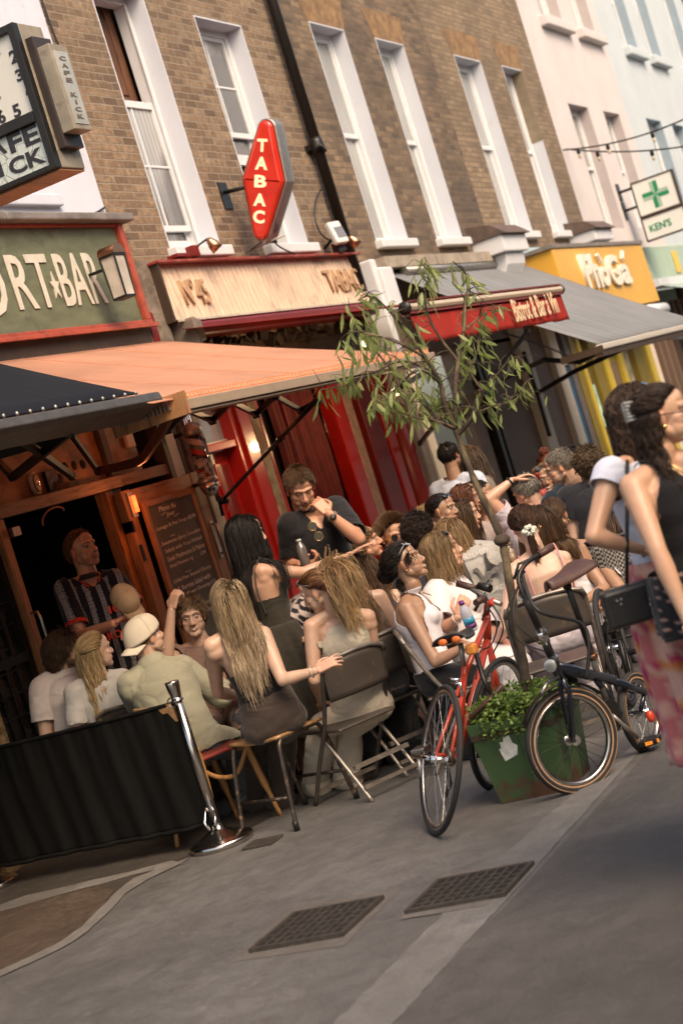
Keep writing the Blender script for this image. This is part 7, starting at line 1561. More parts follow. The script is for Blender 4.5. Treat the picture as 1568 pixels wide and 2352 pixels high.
        if flare: vv += flare(idx)
        cc = np.tile(A_(col), (len(idx), 1)) if not callable(col) else col(xl[idx], yl[idx], hl[idx], ln[idx], tt[idx], tor[idx])
        return put(name, vv+nn*.003, ff, mat_ or m_cloth, root, cc, solid=solid)
    isarm = np.isin(ln, ['uaL', 'uaR', 'faL', 'faR']); isleg = np.char.startswith(ln.astype(str), 'th') | np.char.startswith(ln.astype(str), 'sn'); isua = np.isin(ln, ['uaL', 'uaR']); isfa = np.isin(ln, ['faL', 'faR'])
    if top:
        st = top['kind']; off = top.get('off', .012); hem = top.get('hem', -.12)
        trunk = ((~isarm) | (np.isin(ln, ['uaL', 'uaR']) & (tt < .45) & (np.abs(xl) < .15*sc) & (st == 'tank'))) & (tor > hem) & ((~isleg) | (tor > hem)) & (tor > hem)
        if st == 'shirt':
            sl = top.get('sleeve', .55); fs = top.get('fore', 0); nk = top.get('neck', .0); m_ = (trunk & (hl < -nk+.035-.0*np.abs(xl)) & ((np.hypot(xl, yl) > .048*sc) | (hl < -.02))) | (isua & (tt < sl)) | (isfa & (tt < fs))
            vn = top.get('vneck', 0)
            if vn: m_ &= ~((yl > .01) & (np.abs(xl) < .055*(1+hl/vn)) & (hl > -vn))
            of = np.full(len(bv), off); of[isarm] += top.get('sleeve_loose', .010)*np.clip(tt[isarm], 0, 1)
            of[trunk] += top.get('loose', .012)*np.clip(.9-tor[trunk], 0, 1)
        elif st == 'tank':
            w0, w1 = top.get('strap', (.055, .105)); fd_, bd_ = top.get('front', .09), top.get('back', .07); front = yl > 0; dep = np.where(front, fd_, bd_); ax_ = np.abs(xl)
            inner = hl < -dep*np.clip(1-(ax_/w0)**4, 0, 1)-.0*dep; dS = np.minimum(np.linalg.norm(bv-A_(SL), axis=1), np.linalg.norm(bv-A_(SR_), axis=1)); outer = dS > top.get('ar', .088)*sc; m_ = trunk & (hl < .03) & ((ax_ > w0*sc) | (hl < -dep)) & outer & ~((ln == 'neck') & (hl > -.02)); m_ |= isua & (tor < .70) & (tor > .2) & (np.abs(xl) < .15*sc) & (tt < .0)
            if top.get('strapless'): m_ = trunk & (hl < -dep)
            of = np.full(len(bv), off)
        shell(top.get('name', 'shirt'), m_, of, top['col'], top.get('wr', .006)*1.25, top.get('k', 10), top.get('sm', 9), 3)
        if top.get('straps'):
            b = MB()
            for q in (-1, 1):
                x = q*top['straps']; f_ = lambda y, h: N+Rr_*x+Fb*y+sp*h
                b.tube(spline([f_(-.095, -.30), f_(-.108, -.16), f_(-.085, -.05), f_(-.02, .022), f_(.06, -.03), f_(.10, -.11)], 5), .0045, 6)
            b.build('strap', M('strap_%d' % seed, tuple(top['col']) if not callable(top['col']) else (.02, .02, .02), .7, 0, .1), root)
    if bottom:
        bk = bottom['kind']; off = bottom.get('off', .012); sn = np.isin(ln, ['snL', 'snR']); th_ = np.isin(ln, ['thL', 'thR']); wz = (~isarm) & (tor < bottom.get('waist', .12)) & ~(ln == 'neck'); cut = bottom.get('cut', 1.0)
        m_ = wz | (th_ & (tt < (cut if cut < 1 else 2))) | (sn & (tt < cut-1))
        of = np.full(len(bv), off); of[th_] += bottom.get('loose', .01)*np.clip(tt[th_], 0, 1); of[sn] += bottom.get('loose', .01)*(1+np.clip(tt[sn], 0, 1)*bottom.get('wide', 1))
        shell(bottom.get('name', 'trousers'), m_, of, bottom['col'], bottom.get('wr', .006)*1.25, 12, 7, 9)
    if shoes is not None:
        for an, tow in feet:
            b = MB(); sd = tow.cross(U); capsule(b, an-U*.040-tow*.045, an-U*.052+tow*.145, .042, .034, 12, 3); capsule(b, an-U*.02-tow*.02, an+U*.0, .044, .042, 12, 2); v_, f_ = remesh(b, .007, 2); v_[:, 2] = np.maximum(v_[:, 2], .006); cc = np.tile(A_(shoes[0]), (len(v_), 1)); 
            if len(shoes) > 1: cc[v_[:, 2] < .03] = shoes[1]
            put('shoe', v_, f_, m_cloth, root, cc)
            if len(shoes) > 2: b = MB(); b.tube([an-U*.01, an+U*.07], [.040, .041], 14); b.build('sock', M('sock_%d' % int(shoes[2][0]*99), shoes[2], .9), root)
    caps = [(SL, SR_, .055*s), (N-sp*.02, N+(V(H[:3, 3])-N)*.5, .052*s), (N-sp*.12-Rr_*.07*sc, N-sp*.12+Rr_*.07*sc, .105*sc), (N-sp*.28-Rr_*.06*sc, N-sp*.28+Rr_*.06*sc, .10*sc), (N-sp*.42-Rr_*.05*sc, N-sp*.42+Rr_*.05*sc, .10*sc), (SL, eL, .05*s), (SR_, eR, .05*s)]
    if hairs:
        hs = dict(hairs); hs.setdefault('cols', [hairc]); hs.setdefault('seed', seed); hs.setdefault('hn', 3.6 if vox < .0088 else 1.4); hair(root, H, hs, caps)
    info['hp'] = lambda x, y, z: V(H[:3, 3]+H[:3, :3] @ A_((x, y, z))); info['hdv'] = lambda x, y, z: V(H[:3, :3] @ A_((x, y, z))).normalized()
    info['bp'] = lambda x, y, h: N+Rr_*x+Fb*y+sp*h
    return info
def sunglasses(I, where='eyes', lens=(.02, .02, .025), frame=(.015, .012, .01), r=.021, round_=False, tilt=0):
    hp = I['hp']; root = empty('sunglasses', tuple(hp(0, 0, .1)), None, None); root.parent = None
    if where == 'eyes': y, z, tz = .088, .003, 0
    else: y, z, tz = .062, .098, .045
    up = V((0, 0, 1)); g = MB(); fm = MB()
    e1, e2 = I['hdv'](1, 0, 0), I['hdv'](0, -.15 if where == 'eyes' else -.75, 1 if where == 'eyes' else .6); nn = e1.cross(e2)
    for s in (-1, 1):
        c = hp(s*.033, y, z); m_ = 20; pts = [c+e1*math.cos(a)*r*1.12+e2*math.sin(a)*r*(.95 if not round_ else 1.05) for a in [2*math.pi*i/m_ for i in range(m_)]]
        g.add([c+nn*.004]+pts, [(0, 1+i, 1+(i+1) % m_) for i in range(m_)], True); fm.tube(pts, .0028, 6, closed=True)
        end = hp(s*.078, -.01, .01) if where == 'eyes' else hp(s*.080, -.02, .045); fm.tube([c+e1*s*r*1.1, hp(s*.074, y-.03, z) if where == 'eyes' else hp(s*.08, .03, z-.02), end], .0026, 6)
    fm.tube([hp(-.012, y+.004, z+.004), hp(.012, y+.004, z+.004)], .0028, 6)
    return g, fm, root
def wear_glasses(I, lab, where='eyes', lens=(.02, .02, .025), frame=(.015, .012, .01), r=.021, cat='sunglasses', **k):
    g, fm, root = sunglasses(I, where, lens, frame, r, **k); tag(root, lab, cat)
    nm = lambda p, c: '%s_%02d_%02d_%02d' % (p, int(c[0]*99), int(c[1]*99), int(c[2]*99))
    fm.build('frame', M(nm('spec_frame', frame), frame, .3, 0, .05, 9, 0, coat=.4), root); g.build('lens', M(nm('spec_lens', lens), lens, .06, 0, .05, 9, 0, spec=.9, coat=.8), root)
def cap_hat(I, lab, col, back=False, tilt=0):
    """baseball cap"""
    hp = I['hp']; r = empty('baseball_cap', tuple(hp(0, 0, .05)), lab, 'cap'); sg = -1 if back else 1; m = MB(); n = 32
    def f(u, v):
        a = 2*math.pi*u; e = v*math.pi/2*1.0; zz = .018+.114*math.sin(e); k = math.cos(e)**.7 if v < 1 else 0
        return hp(.094*k*math.cos(a)*1.0, -.016+.119*k*math.sin(a), zz-.028*(1 if sg < 0 else -.3)*math.sin(a)*-1*(1-v))
    m.grid(f, n, 14); m.build('crown', m_capm(col), r, solid=.003); m = MB(); m.ball(hp(0, -.016, .133), .007); m.build('button', m_capm(col), r)
    m = MB(); m.grid(lambda u, v: hp((u-.5)*.155*(1-.12*v*v), -.014+sg*(.10+.072*v-.055*abs(2*u-1)**2.2), .030 + (.026 if back else 0)*-1 - .030*v*(1) - .022*abs(2*u-1)**2+(0 if not back else .0)), 16, 8); m.build('visor', m_capm(col), r, solid=.004)
    return r
def m_capm(col): return M('cap_cloth_%d' % int(col[0]*99), col, .9, 0, .06, 8, .4, 300, .003)
# ---------------------------------------------------------------- the people
def za(x, y, z): return (803.7+.2197*x, 1205.5+.2197*y, z)
def zb(x, y, z): return (1090.7+.2197*x, 1004.6+.2197*y, z)
def zc(x, y, z): return (1308.8+.244*x, 832.4+.244*y, z)
def ze(x, y, z): return (574+.2197*x, 1176.8+.2197*y, z)
def z6(x, y, z): return (.3295*x, 1148+.3295*y, z)
def zs(x, y, z): return (401.8+.3295*x, 1033.3+.3295*y, z)
def zf(x, y, z): return (401.8+.3661*x, 1492.5+.3661*y, z)
def zB(x, y, z): return (746.3+.2563*x, 889.8+.2563*y, z)
G = lambda x, y: pZ(x, y)+V((0, 0, .085))
def skirt(I, z1, r0, r1, col, name='skirt', m=None, folds=9, amp=.02, hoff=.0, dx=V((0, 0, 0)), top=None, k=.75):
    P0 = I['P']+V((0, 0, .12)) if top is None else top; n, K = 96, 26; rr = random.Random(len(name)*7+folds); ph = [rr.random()*6 for _ in range(4)]; vs = []
    for j in range(K+1):
        t = j/K; c = P0.lerp(V((P0.x, P0.y, z1))+dx, t); rad0 = r0+(r1-r0)*t**k
        for i in range(n):
            a = 2*math.pi*i/n; f = 1+amp/rad0*t**.6*(math.sin(folds*a+ph[0]+t)+.6*math.sin((folds*2+1)*a+ph[1]-t*2)); d = I['R']*math.cos(a)*1.12+I['F']*math.sin(a)*.88; d.z = 0; vs.append(c+d*rad0*f)
    fs = [(j*n+i, j*n+(i+1) % n, (j+1)*n+(i+1) % n, (j+1)*n+i) for j in range(K) for i in range(n)]
    cc = np.array([col(i/n, j/K) if callable(col) else col for j in range(K+1) for i in range(n)]); return put(name, np.array([tuple(v) for v in vs]), fs, m or m_cloth, I['root'], cc, solid=.003)
def bracelet(I, side, col, lab=None, r=.03, th=.004, t=.9):
    e, w = I['e'+side], I['w'+side]; c = e.lerp(w, t); ax = (w-e).normalized(); u = ax.orthogonal().normalized(); v = ax.cross(u); b = MB(); b.tube([c+(u*math.cos(a)+v*math.sin(a))*r for a in [2*math.pi*i/20 for i in range(20)]], th, 6, closed=True); return b.build('bracelet', M('jewel_%02d_%02d' % (int(col[0]*99), int(col[2]*99)), col, .3, .3, .1), I['root'])
def curls(r, K, c, n, L):
    t = np.linspace(0, 1, K+1); out = []
    for _ in range(n):
        p, ph = A_(c)+r.randn(3)*.010, r.rand()*1.5; out.append(p+np.stack([.010*np.cos(t*11+ph), .010*np.sin(t*11+ph)-.01*t, -t*L*r.uniform(.6, 1.1)], 1))
    return np.array(out).transpose(1, 0, 2)
def watch(I, side, strap, face):
    e, w = I['e'+side], I['w'+side]; c = e.lerp(w, .90); ax = (w-e).normalized(); u = (-cF-ax*(-cF).dot(ax)).normalized(); v = ax.cross(u); b = MB(); ring = [c+(u*math.cos(a)+v*math.sin(a))*.031 for a in [2*math.pi*i/24 for i in range(24)]]
    for o in (-.006, 0, .006): b.tube([p+ax*o for p in ring], .0045, 6, closed=True)
    wt = b.build('watch', M('strap_%d' % int(strap[0]*99), strap, .5, .2, .1), I['root']); b = MB(); b.lathe([(.0, 0), (.019, 0), (.020, .006), (.017, .009), (0, .009)], c+u*.030, u, 20); b.build('dial', M('watch_face_%d' % int(face[0]*99), face, .2, .3, .1), wt)
def earring(I, s, r=.006, hoop=False):
    b = MB(); p = I['hp'](s*.080, -.004, -.036)
    if hoop: b.tube([p+I['hdv'](0, 1, 0)*.012*math.cos(a)+V((0, 0, -.012+.012*math.sin(a))) for a in [2*math.pi*i/14 for i in range(14)]], .0018, 5, closed=True)
    else: b.ball(p, r, 8, 6)
    b.build('earring', M('gold', (.70, .45, .18), .25, 1, .05), I['root'])
def necklace(I, drop=.10, th=.0016, w=.062, pend=False, off=.016):
    b = MB(); pts = [I['bp'](w*math.cos(a)*1.0, .052+off+.05*max(0, -math.sin(a)), -.005+(drop if math.sin(a) < 0 else .02)*math.sin(a)) if math.sin(a) < .2 else I['bp'](w*math.cos(a), -.03, .03) for a in [2*math.pi*i/40 for i in range(40)]]
    b.tube(pts, th, 5, closed=True)
    if pend: b.ball(I['bp'](0, .11+off, -drop-.012), .012, 10, 8)
    b.build('necklace', MATS.get('gold') or M('gold', (.70, .45, .18), .25, 1, .05), I['root'])
def claw(I, at, col, R0=.035):
    b = MB(); c = at
    for k in range(6):
        z = (k-2.5)*.013
        for s in (-1, 1):
            b.tube([I['hp'](c[0]+s*.004, c[1]-.012, c[2]+z), I['hp'](c[0]+s*.030, c[1]-.004, c[2]+z), I['hp'](c[0]+s*.036, c[1]+.022, c[2]+z)], [.006, .005, .002], 6)
    b.tube([I['hp'](c[0], c[1]-.012, c[2]-.035), I['hp'](c[0], c[1]-.012, c[2]+.035)], .008, 8); b.build('hair_claw', M('claw_%d' % int(col[0]*99), col, .35, 0, .3, 40), I['root'])
DB_ = (.012, .008, .006); BR = (.055, .028, .014); LB = (.15, .085, .040); BL = (.42, .27, .13); DBL = (.24, .14, .065)
blond = [(.10, .055, .025), (.26, .155, .072), (.46, .30, .15)]; pale = [(.30, .18, .08), (.50, .34, .17), (.60, .44, .25)]; brown = [(.022, .012, .007), (.06, .030, .014), (.13, .065, .028)]; dark = [(.006, .004, .0035), (.014, .009, .007), (.028, .016, .011)]; auburn = [(.05, .018, .010), (.13, .045, .020), (.28, .13, .055)]; grey = [(.09, .075, .06), (.20, .17, .14), (.32, .28, .23)]
SH = lambda **k: dict(dict(style='short', len=.045, n=1300, k=5, th=.0036, clump=.25, wave=.002, vol=.004, mess=.16, lift=.14, grav=.9), **k)
# 1 man in the striped football shirt, standing in the cafe door
def jersey(x, y, h, ln, t, tor):
    c = np.tile(A_((.012, .010, .012)), (len(x), 1)); armp = np.isin(ln, ['uaL', 'uaR']); st = (np.mod(x+.035, .070) < .030) & ((np.mod(h, .016) < .011) | (np.mod(x*130, 2) < 1)); st &= ~((y > 0) & (h > -.05) & (np.abs(x) < .05)); c[st] = (.26, .22, .21); c[armp & (t > .70) & (t < .78)] = (.62, .03, .012); c[(h > -.015) & (np.abs(x) < .12)] = (.012, .010, .012); return c
I = person('person standing in the doorway in a black and white striped shirt numbered 10', (190, 1264, 10.9), (50, 6, 0), 18, 'm', 'stand', sc=1.05, sh=((262, 1335, 10.9), (153, 1354, 10.85)), neck=(205, 1333, 10.9), skin=(.56, .24, .14), hairc=(.16, .055, .02), beard=((.30, .12, .05), .55), hairs=SH(cols=[(.10, .035, .014), (.22, .085, .03)], comb=(.2, -.5, .3), len=.03, lift=.3), recede=6,
    aR=dict(e=(186, 1464, 10.7), w=(262, 1432, 10.4), hd=(cR*.9+V((0, 0, .25))), hn=V((0, 0, -1)), curl=.7), aL=dict(e=(320, 1408, 10.8), w=(304, 1436, 10.5), curl=.8), top=dict(kind='shirt', col=jersey, off=.016, sleeve=.80, hem=-.16, vneck=.05, wr=.005), bottom=dict(kind='t', col=(.02, .018, .018), off=.02), shoes=[(.1, .1, .1)], vox=.006, seed=11)
cp = MB(); bp = I['bp']
cp.tube([bp(-.07, .0, .03), bp(-.055, .09, -.0), bp(0, .125, -.085), bp(.055, .09, -.0), bp(.07, .0, .03)], .007, 6); cp.build('collar_trim', M('red_orange_trim', (.62, .03, .012), .7, 0, .05), I['root'])
cp = MB(); cp.grid(lambda u, v: bp((.052+.035*v)*math.cos(math.pi*(.5+1.18*(u-.5)*2)), -.005+(.062+.03*v)*-math.sin(math.pi*(.5+1.18*(u-.5)*2)), .045-.03*v), 24, 3); cp.build('collar', M('black_collar', (.012, .010, .012), .8, 0, .1), I['root'], solid=.004)
text('10', tuple(bp(-.035, .158, -.235)), I['R']*-1, I['sp'], .052, .065, .006, M('red_print', (.70, .04, .015), .7, 0, .05), I['root'], 'shirt_number', .03)
text('KO', tuple(bp(.02, .150, -.39)), I['R']*-1, I['sp'], .05, .09, .006, MATS['red_print'], I['root'], 'shirt_lettering', .03)
cp = MB(); 
for k in range(9): a = math.pi*k/8; cp.beam(bp(-.10+.012*math.cos(a), .150, -.175+.01*math.sin(a)), bp(-.10+.034*math.cos(a), .150, -.175+.032*math.sin(a)), .006, .004)
cp.build('badge', MATS['red_print'], I['root'])
class HatI: pass
cc = pD(292, 1374, 10.35); fx = (-cF*.75+cR*.35+V((0, 0, .55))).normalized(); fy = (V((0, 0, -1))+cR*.3); fy = (fy-fx*fy.dot(fx)).normalized(); fz = fx.cross(fy)
cap_hat(dict(hp=lambda x, y, z: cc+fz*x*-.85+fy*y*.85+fx*(z-.06)*.85), 'tan baseball cap held up in front of the striped football shirt', (.40, .24, .13))
# 2 man in white behind the barrier
I = person('person seated behind the barrier in a white shirt, with dark wavy hair and beard', (146, 1497, 10.5), (115, 0, -6), 160, 'm', 'sit', neck=(132, 1553, 10.5), sh=((97, 1582, 10.45), (183, 1560, 10.6)), skin='light', hairc=BR, beard=((.09, .045, .022), .7), hairs=SH(cols=brown, len=.085, n=1100, k=8, wave=.005, freq=60, comb=(0, -.7, -.3), lift=.25, vol=.015, th=.0038, grav=2.0), top=dict(kind='shirt', col=(.66, .55, .50), off=.018, wr=.008, sleeve=.7), bottom=dict(kind='t', col=(.05, .05, .07)), shoes=[(.3, .3, .3)], seed=12, group=None)
# 3 blonde with half ponytail
I = person('person in a pale grey tee, wavy blonde hair half tied back, behind the barrier', (222, 1497, 10.3), (125, 2, -4), 172, 'f', 'sit', neck=(225, 1561, 10.3), sh=((172, 1590, 10.25), (280, 1558, 10.35)), skin='fair', hairc=BL, hairs=dict(style='half', len=.40, n=900, k=16, at=(0, -.105, .035), cols=pale, wave=.012, freq=30, th=.0034, vol=.016, stiff=.45, clump=.5), top=dict(kind='shirt', col=(.50, .46, .42), off=.014, loose=.012, wr=.007, sleeve=.75), bottom=dict(kind='t', col=(.1, .1, .12)), shoes=[(.3, .3, .3)], seed=13)
b = MB(); b.ball(I['hp'](0, -.112, .035), (.012, .012, .012)); b.build('hair_tie', m_black, I['root'])
# 4 man with the cap on backwards
I = person('person in a sage linen shirt with a beige cap worn backwards, seated beside the stanchion', (335, 1465, 9.85), (128, 8, -4), 172, 'm', 'sit', neck=(352, 1533, 9.85), sh=((300, 1572, 9.8), (416, 1534, 9.9)), pelvis=(446, 1715, 9.72), skin='light', hairc=(.11, .06, .03), hairs=SH(cols=[(.08, .045, .02), (.16, .09, .045)], len=.02, n=300, hat=1), top=dict(kind='shirt', col=lambda x, y, h, ln, t, tor: A_((.30, .275, .195))*(1+.12*np.sin(h*14)[:, None]*(1 if 1 else 0)), off=.014, loose=.012, wr=.010, k=9, sleeve=2, fore=.55, sleeve_loose=.012, neck=-.03), aR=dict(e=(508, 1598, 9.95), w=(512, 1560, 10.2), curl=.5), aL=dict(e=pD(335, 1660, 10.1), w=(385, 1610, 10.3)), bottom=dict(kind='t', col=(.09, .11, .14), cut=.9, off=.014), legs=dict(L=((490, 1712, 10.15), G(505, 1858)), R=((548, 1712, 10.0), G(566, 1858)), Rf=(cR*.9+cF*.2), Lf=(cR*.9+cF*.3)), shoes=[(.50, .47, .42), (.55, .5, .42), (.15, .14, .14)], seed=14)
cap_hat(I, 'beige baseball cap worn backwards by the seated person in the sage shirt', (.56, .47, .36), back=True)
necklace(I, .02)
# 5 smiling man lifting his sunglasses
I5 = person('smiling person in a dusty pink button tee, lifting sunglasses off the forehead', (441, 1418, 10.5), (2, -2, 3), 2, 'm', 'sit', neck=(463, 1478, 10.55), sh=((516, 1486, 10.6), (413, 1504, 10.55)), skin='light', hairc=(.10, .05, .022), smile=True, hairs=SH(cols=[(.05, .025, .012), (.11, .055, .024), (.20, .11, .05)], len=.055, n=1300, k=7, comb=(.6, .35, -.2), lift=.3, wave=.002, vol=.010, grav=1.2), aR=dict(e=(383, 1520, 10.3), w=(394, 1402, 10.3), hd=V((0, 0, 1))*.8+cR*.45+cF*.1, hn=cF*.6+cR*.6, curl=.75), top=dict(kind='shirt', col=(.21, .125, .10), off=.014, sleeve=.55, wr=.006, neck=.02), bottom=dict(kind='t', col=(.05, .05, .06)), shoes=[(.3, .3, .3)], seed=15)
b = MB()
for k in range(4): b.ball(I5['bp'](0, .150-.006*k*(k < 2), -.10-.055*k), .0055, 8, 5)
b.build('buttons', m_black, I5['root']); wear_glasses(I5, 'dark sunglasses pushed up on the head of the smiling person', 'top', r=.024)
# 6 woman in the black strap top
I6 = person('person on the stool in a black strap top with long streaked blonde hair', (531, 1382, 9.15), (160, 6, -4), 188, 'f', 'sit', neck=(547, 1447, 9.15), sh=((487, 1484, 9.1), (604, 1458, 9.15)), pelvis=(628, 1650, 9.2), skin='light', hairc=DBL, hairs=dict(style='down', len=.42, n=1300, k=18, cols=[(.035, .020, .011), (.10, .058, .030), (.40, .28, .16), (.20, .125, .07), (.66, .50, .34)], wave=.009, freq=22, th=.0034, vol=.022, ombre=.7, clump=.5, stiff=.5), aR=dict(e=(649, 1562, 9.02), w=(724, 1541, 8.98), hd=cR*.96+V((0, 0, .22))+cF*.05, hn=cF*.7-V((0, 0, .7)), curl=.22, spread=.12), aL=dict(e=pD(500, 1590, 9.35), w=pD(560, 1600, 9.6)), top=dict(kind='tank', col=(.010, .009, .008), strap=(.08, .12), front=.14, back=.20, strapless=True, straps=.10, off=.006, wr=.002, hem=.02, name='strap_top'), bottom=dict(kind='t', col=(.055, .038, .030), off=.010, loose=.012, waist=.30, wr=.006), legs=dict(L=((585, 1672, 9.62), G(602, 1858)), R=((650, 1680, 9.62), G(655, 1852)), Rf=(cR*-.5+cF*.8), Lf=(cR*-.5+cF*.8)), shoes=[(.10, .17, .09), (.5, .45, .4), (.6, .6, .58)], seed=16, vox=.0075)
bracelet(I6, 'R', (.6, .5, .4), r=.029); b = MB(); b.lathe([(.0105, -.003), (.0115, 0), (.0105, .003)], I6['wR']+cR*.105+V((0, 0, .005)), cR, 12); b.build('ring', M('gold', (.70, .45, .18), .25, 1, .05), I6['root'])
# 7 woman in the brown dress, standing
I = person('person standing in a dark olive strap dress with long black hair, reaching right', (568, 1231, 10.0), (98, -8, 0), 128, 'f', 'stand', neck=(584, 1293, 10.0), sh=((598, 1292, 10.25), (601, 1313, 9.9)), skin='warm', hairc=DB_, hairs=dict(style='down', len=.50, n=1100, k=18, cols=dark, wave=.008, freq=22, th=.0036, vol=.024, clump=.4, stiff=.5), aR=dict(e=(697, 1315, 9.98), w=(799, 1277, 10.08), hd=cR*.97-V((0, 0, -.02))+V((0, 0, .26)), hn=V((0, 0, -1)), curl=.12), top=dict(kind='tank', col=(.032, .026, .017), strapless=True, straps=.10, front=.13, back=.20, off=.008, name='dress_bodice', hem=-.1), shoes=[(.1, .08, .06)], seed=17)
skirt(I, .35, .15, .30, (.032, .026, .017), 'dress_skirt', folds=8, amp=.025)
# 8 man in the black shirt
I8 = person('person standing in a black open collared shirt, head bowed, hand raised to the ear', (690, 1122, 10.6), (8, -30, 4), 14, 'm', 'stand', sc=1.06, neck=(716, 1180, 10.72), sh=((772, 1166, 10.6), (664, 1203, 10.6)), skin=(.52, .26, .16), hairc=(.06, .03, .016), beard=((.12, .06, .03), .45), lidded=True, hairs=SH(cols=[(.035, .018, .010), (.075, .038, .018), (.13, .07, .035)], len=.032, comb=(.1, .6, .3), lift=.7, n=1500), aL=dict(e=(824, 1238, 10.25), w=(756, 1180, 10.2), hd=(V((0, 0, .8))-cR*.42+cF*.2), hn=cF*.8-cR*.4, curl=.95), aR=dict(e=(668, 1300, 10.7), w=(690, 1298, 10.4), hd=cR*.9-cF*.3, hn=V((0, 0, 1)), curl=.9), top=dict(kind='shirt', col=(.012, .010, .011), off=.010, loose=.01, sleeve=.85, sleeve_loose=.012, vneck=.10, wr=.007, hem=-.18), bottom=dict(kind='t', col=(.02, .02, .022)), shoes=[(.05, .05, .05)], seed=18)
watch(I8, 'L', (.22, .17, .13), (.03, .025, .02))
b = MB(); bp = I8['bp']
b.grid(lambda u, v: bp((.062+.045*v)*math.cos(math.pi*(.5+1.1*(u-.5)*2)), -.0-(.066+.035*v)*math.sin(math.pi*(.5+1.1*(u-.5)*2)), .05-.03*v), 24, 3); b.build('collar', M('black_cotton', (.012, .010, .011), .85, 0, .1), I8['root'], solid=.004)
b = MB(); b.ball(bp(-.01, .165, -.39), .007, 8, 6); b.build('button', m_plastic, I8['root'])
def hung_specs(I, lab):
    r = empty('eyeglasses', tuple(I['bp'](0, .16, -.2)), lab, 'glasses'); g = MB(); f = MB(); c0 = pD(*zs(957, 532, 10.33)); c1 = pD(*zs(1002, 602, 10.33)); 
    for c in (c0, c1):
        pts = [c+cR*math.cos(a)*.026+cU*math.sin(a)*.026 for a in [2*math.pi*i/24 for i in range(24)]]; f.tube(pts, .0022, 5, closed=True); g.add([c]+pts, [(0, 1+i, 1+(i+1) % 24) for i in range(24)], True)
    f.tube([c0.lerp(c1, .36), c0.lerp(c1, .64)], .0022, 5); f.tube([c0+cU*.026, c0+cU*.045+cF*.04], .002, 5); f.build('frame', M('gold', (.70, .45, .18), .25, 1, .05), r); g.build('lens', M('smoky_lens', (.03, .03, .03), .06, 0, .05, 9, 0, spec=.9, coat=.8), r)
hung_specs(I8, 'round gold rimmed glasses hanging from the open black shirt')
def water(lab, p, cap, body, lblc, tilt=(0, 0, 1), h=.22):
    r = empty('bottle', tuple(p), lab, 'bottle'); b = MB(); b.lathe([(0, 0), (.030, .002), (.032, .01), (.030, h*.35), (.032, h*.6), (.026, h*.75), (.014, h*.88), (.013, h*.93)], p, tilt, 18); b.build('vessel', M('plastic_%d' % int(body[0]*99), body, .08, 0, .1, 5, 0, spec=.8, coat=.6), r)
    b = MB(); b.lathe([(.016, h*.9), (.016, h*1.0), (0, h*1.0)], p, tilt, 14); b.build('bottle_cap', M('capc_%d_%d' % (int(cap[0]*99), int(cap[2]*99)), cap, .4, 0, .05), r)
    if lblc:
        b = MB(); b.lathe([(.0325, h*.12), (.0325, h*.26)], p, tilt, 18); b.build('label', M('purple_label', (.12, .02, .14), .5, 0, .1), r); b = MB(); b.lathe([(.0325, h*.26), (.0322, h*.48)], p, tilt, 18); b.build('label', M('blue_label', (.03, .25, .42), .5, 0, .3, 60), r)
water('clear plastic bottle with a grey cap held by the person in the black shirt', pD(*zs(918, 815, 10.25)), (.35, .33, .30), (.12, .09, .08), None, h=.17)
# 9 blouse with black embroidery, bending behind
def embroid(x, y, h, ln, t, tor):
    c = np.tile(A_((.46, .36, .32)), (len(x), 1)); c[((np.abs(np.mod(x*1.0+.03*np.sign(np.sin(h*130)), .085)-.042) < .012))] = (.015, .011, .014); return c
I = person('person bending forward in a white blouse with black zigzag embroidery', (762, 1352, 10.15), (140, -20, 0), 100, 'f', 'sit', neck=(722, 1378, 10.15), pelvis=(690, 1500, 10.1), sh=((722, 1372, 10.3), (705, 1398, 10.0)), skin='light', hairc=BR, hairs=dict(style='down', len=.2, n=300, cols=brown), top=dict(kind='shirt', col=embroid, off=.03, loose=.03, sleeve=.95, wr=.012, sleeve_loose=.04), aR=dict(e=(668, 1465, 10.0), w=(700, 1470, 9.85)), bottom=dict(kind='t', col=(.02, .02, .02)), shoes=[(.1, .1, .1)], seed=19, vox=.007)
# 10 woman in cream
knit = lambda x, y, h, ln, t, tor: A_((.54, .465, .365))*(1+.02*np.sin(h*260)[:, None])
I10 = person('person in a cream knitted tank and trousers, auburn hair in a claw clip', (730, 1358, 9.42), (-112, -16, 4), 186, 'f', 'sit', neck=(765, 1408, 9.45), sh=((716, 1440, 9.4), (843, 1418, 9.52)), pelvis=(830, 1622, 9.56), skin='light', hairc=(.06, .024, .012), lidded=True, hairs=dict(style='pony', len=.34, n=1100, k=18, at=(0, -.120, .03), fall=(-.1, -1.0, -.25), cols=auburn+[(.40, .25, .12), (.5, .34, .18)], wave=.012, freq=22, th=.0032, vol=.010, stiff=.24, ombre=.7, clump=1.5), aL=dict(e=(722, 1562, 9.35), w=(738, 1612, 9.6), hd=cF*.8-V((0, 0, .5)), curl=.5), aR=dict(e=pD(862, 1530, 9.6), w=pD(825, 1550, 9.85)), top=dict(kind='tank', col=knit, strap=(.075, .13), front=.10, back=.045, off=.008, wr=.003, hem=.0, name='knit_top', arm=.16), bottom=dict(kind='t', col=(.54, .46, .36), off=.008, loose=.014, wide=1.6, waist=.28, cut=1.85, wr=.004), legs=dict(L=((742, 1668, 9.6), G(736, 1822)), R=((800, 1672, 9.7), G(806, 1806)), Lf=(cF*.9-cR*.3), Rf=(cF*.9-cR*.3)), seed=20, vox=.007)
claw(I10, (0, -.118, .05), (.05, .028, .018)); wear_glasses(I10, 'thin sunglasses pushed into the auburn hair of the person in cream', 'top', frame=(.10, .09, .08)); earring(I10, -1); necklace(I10, .03)
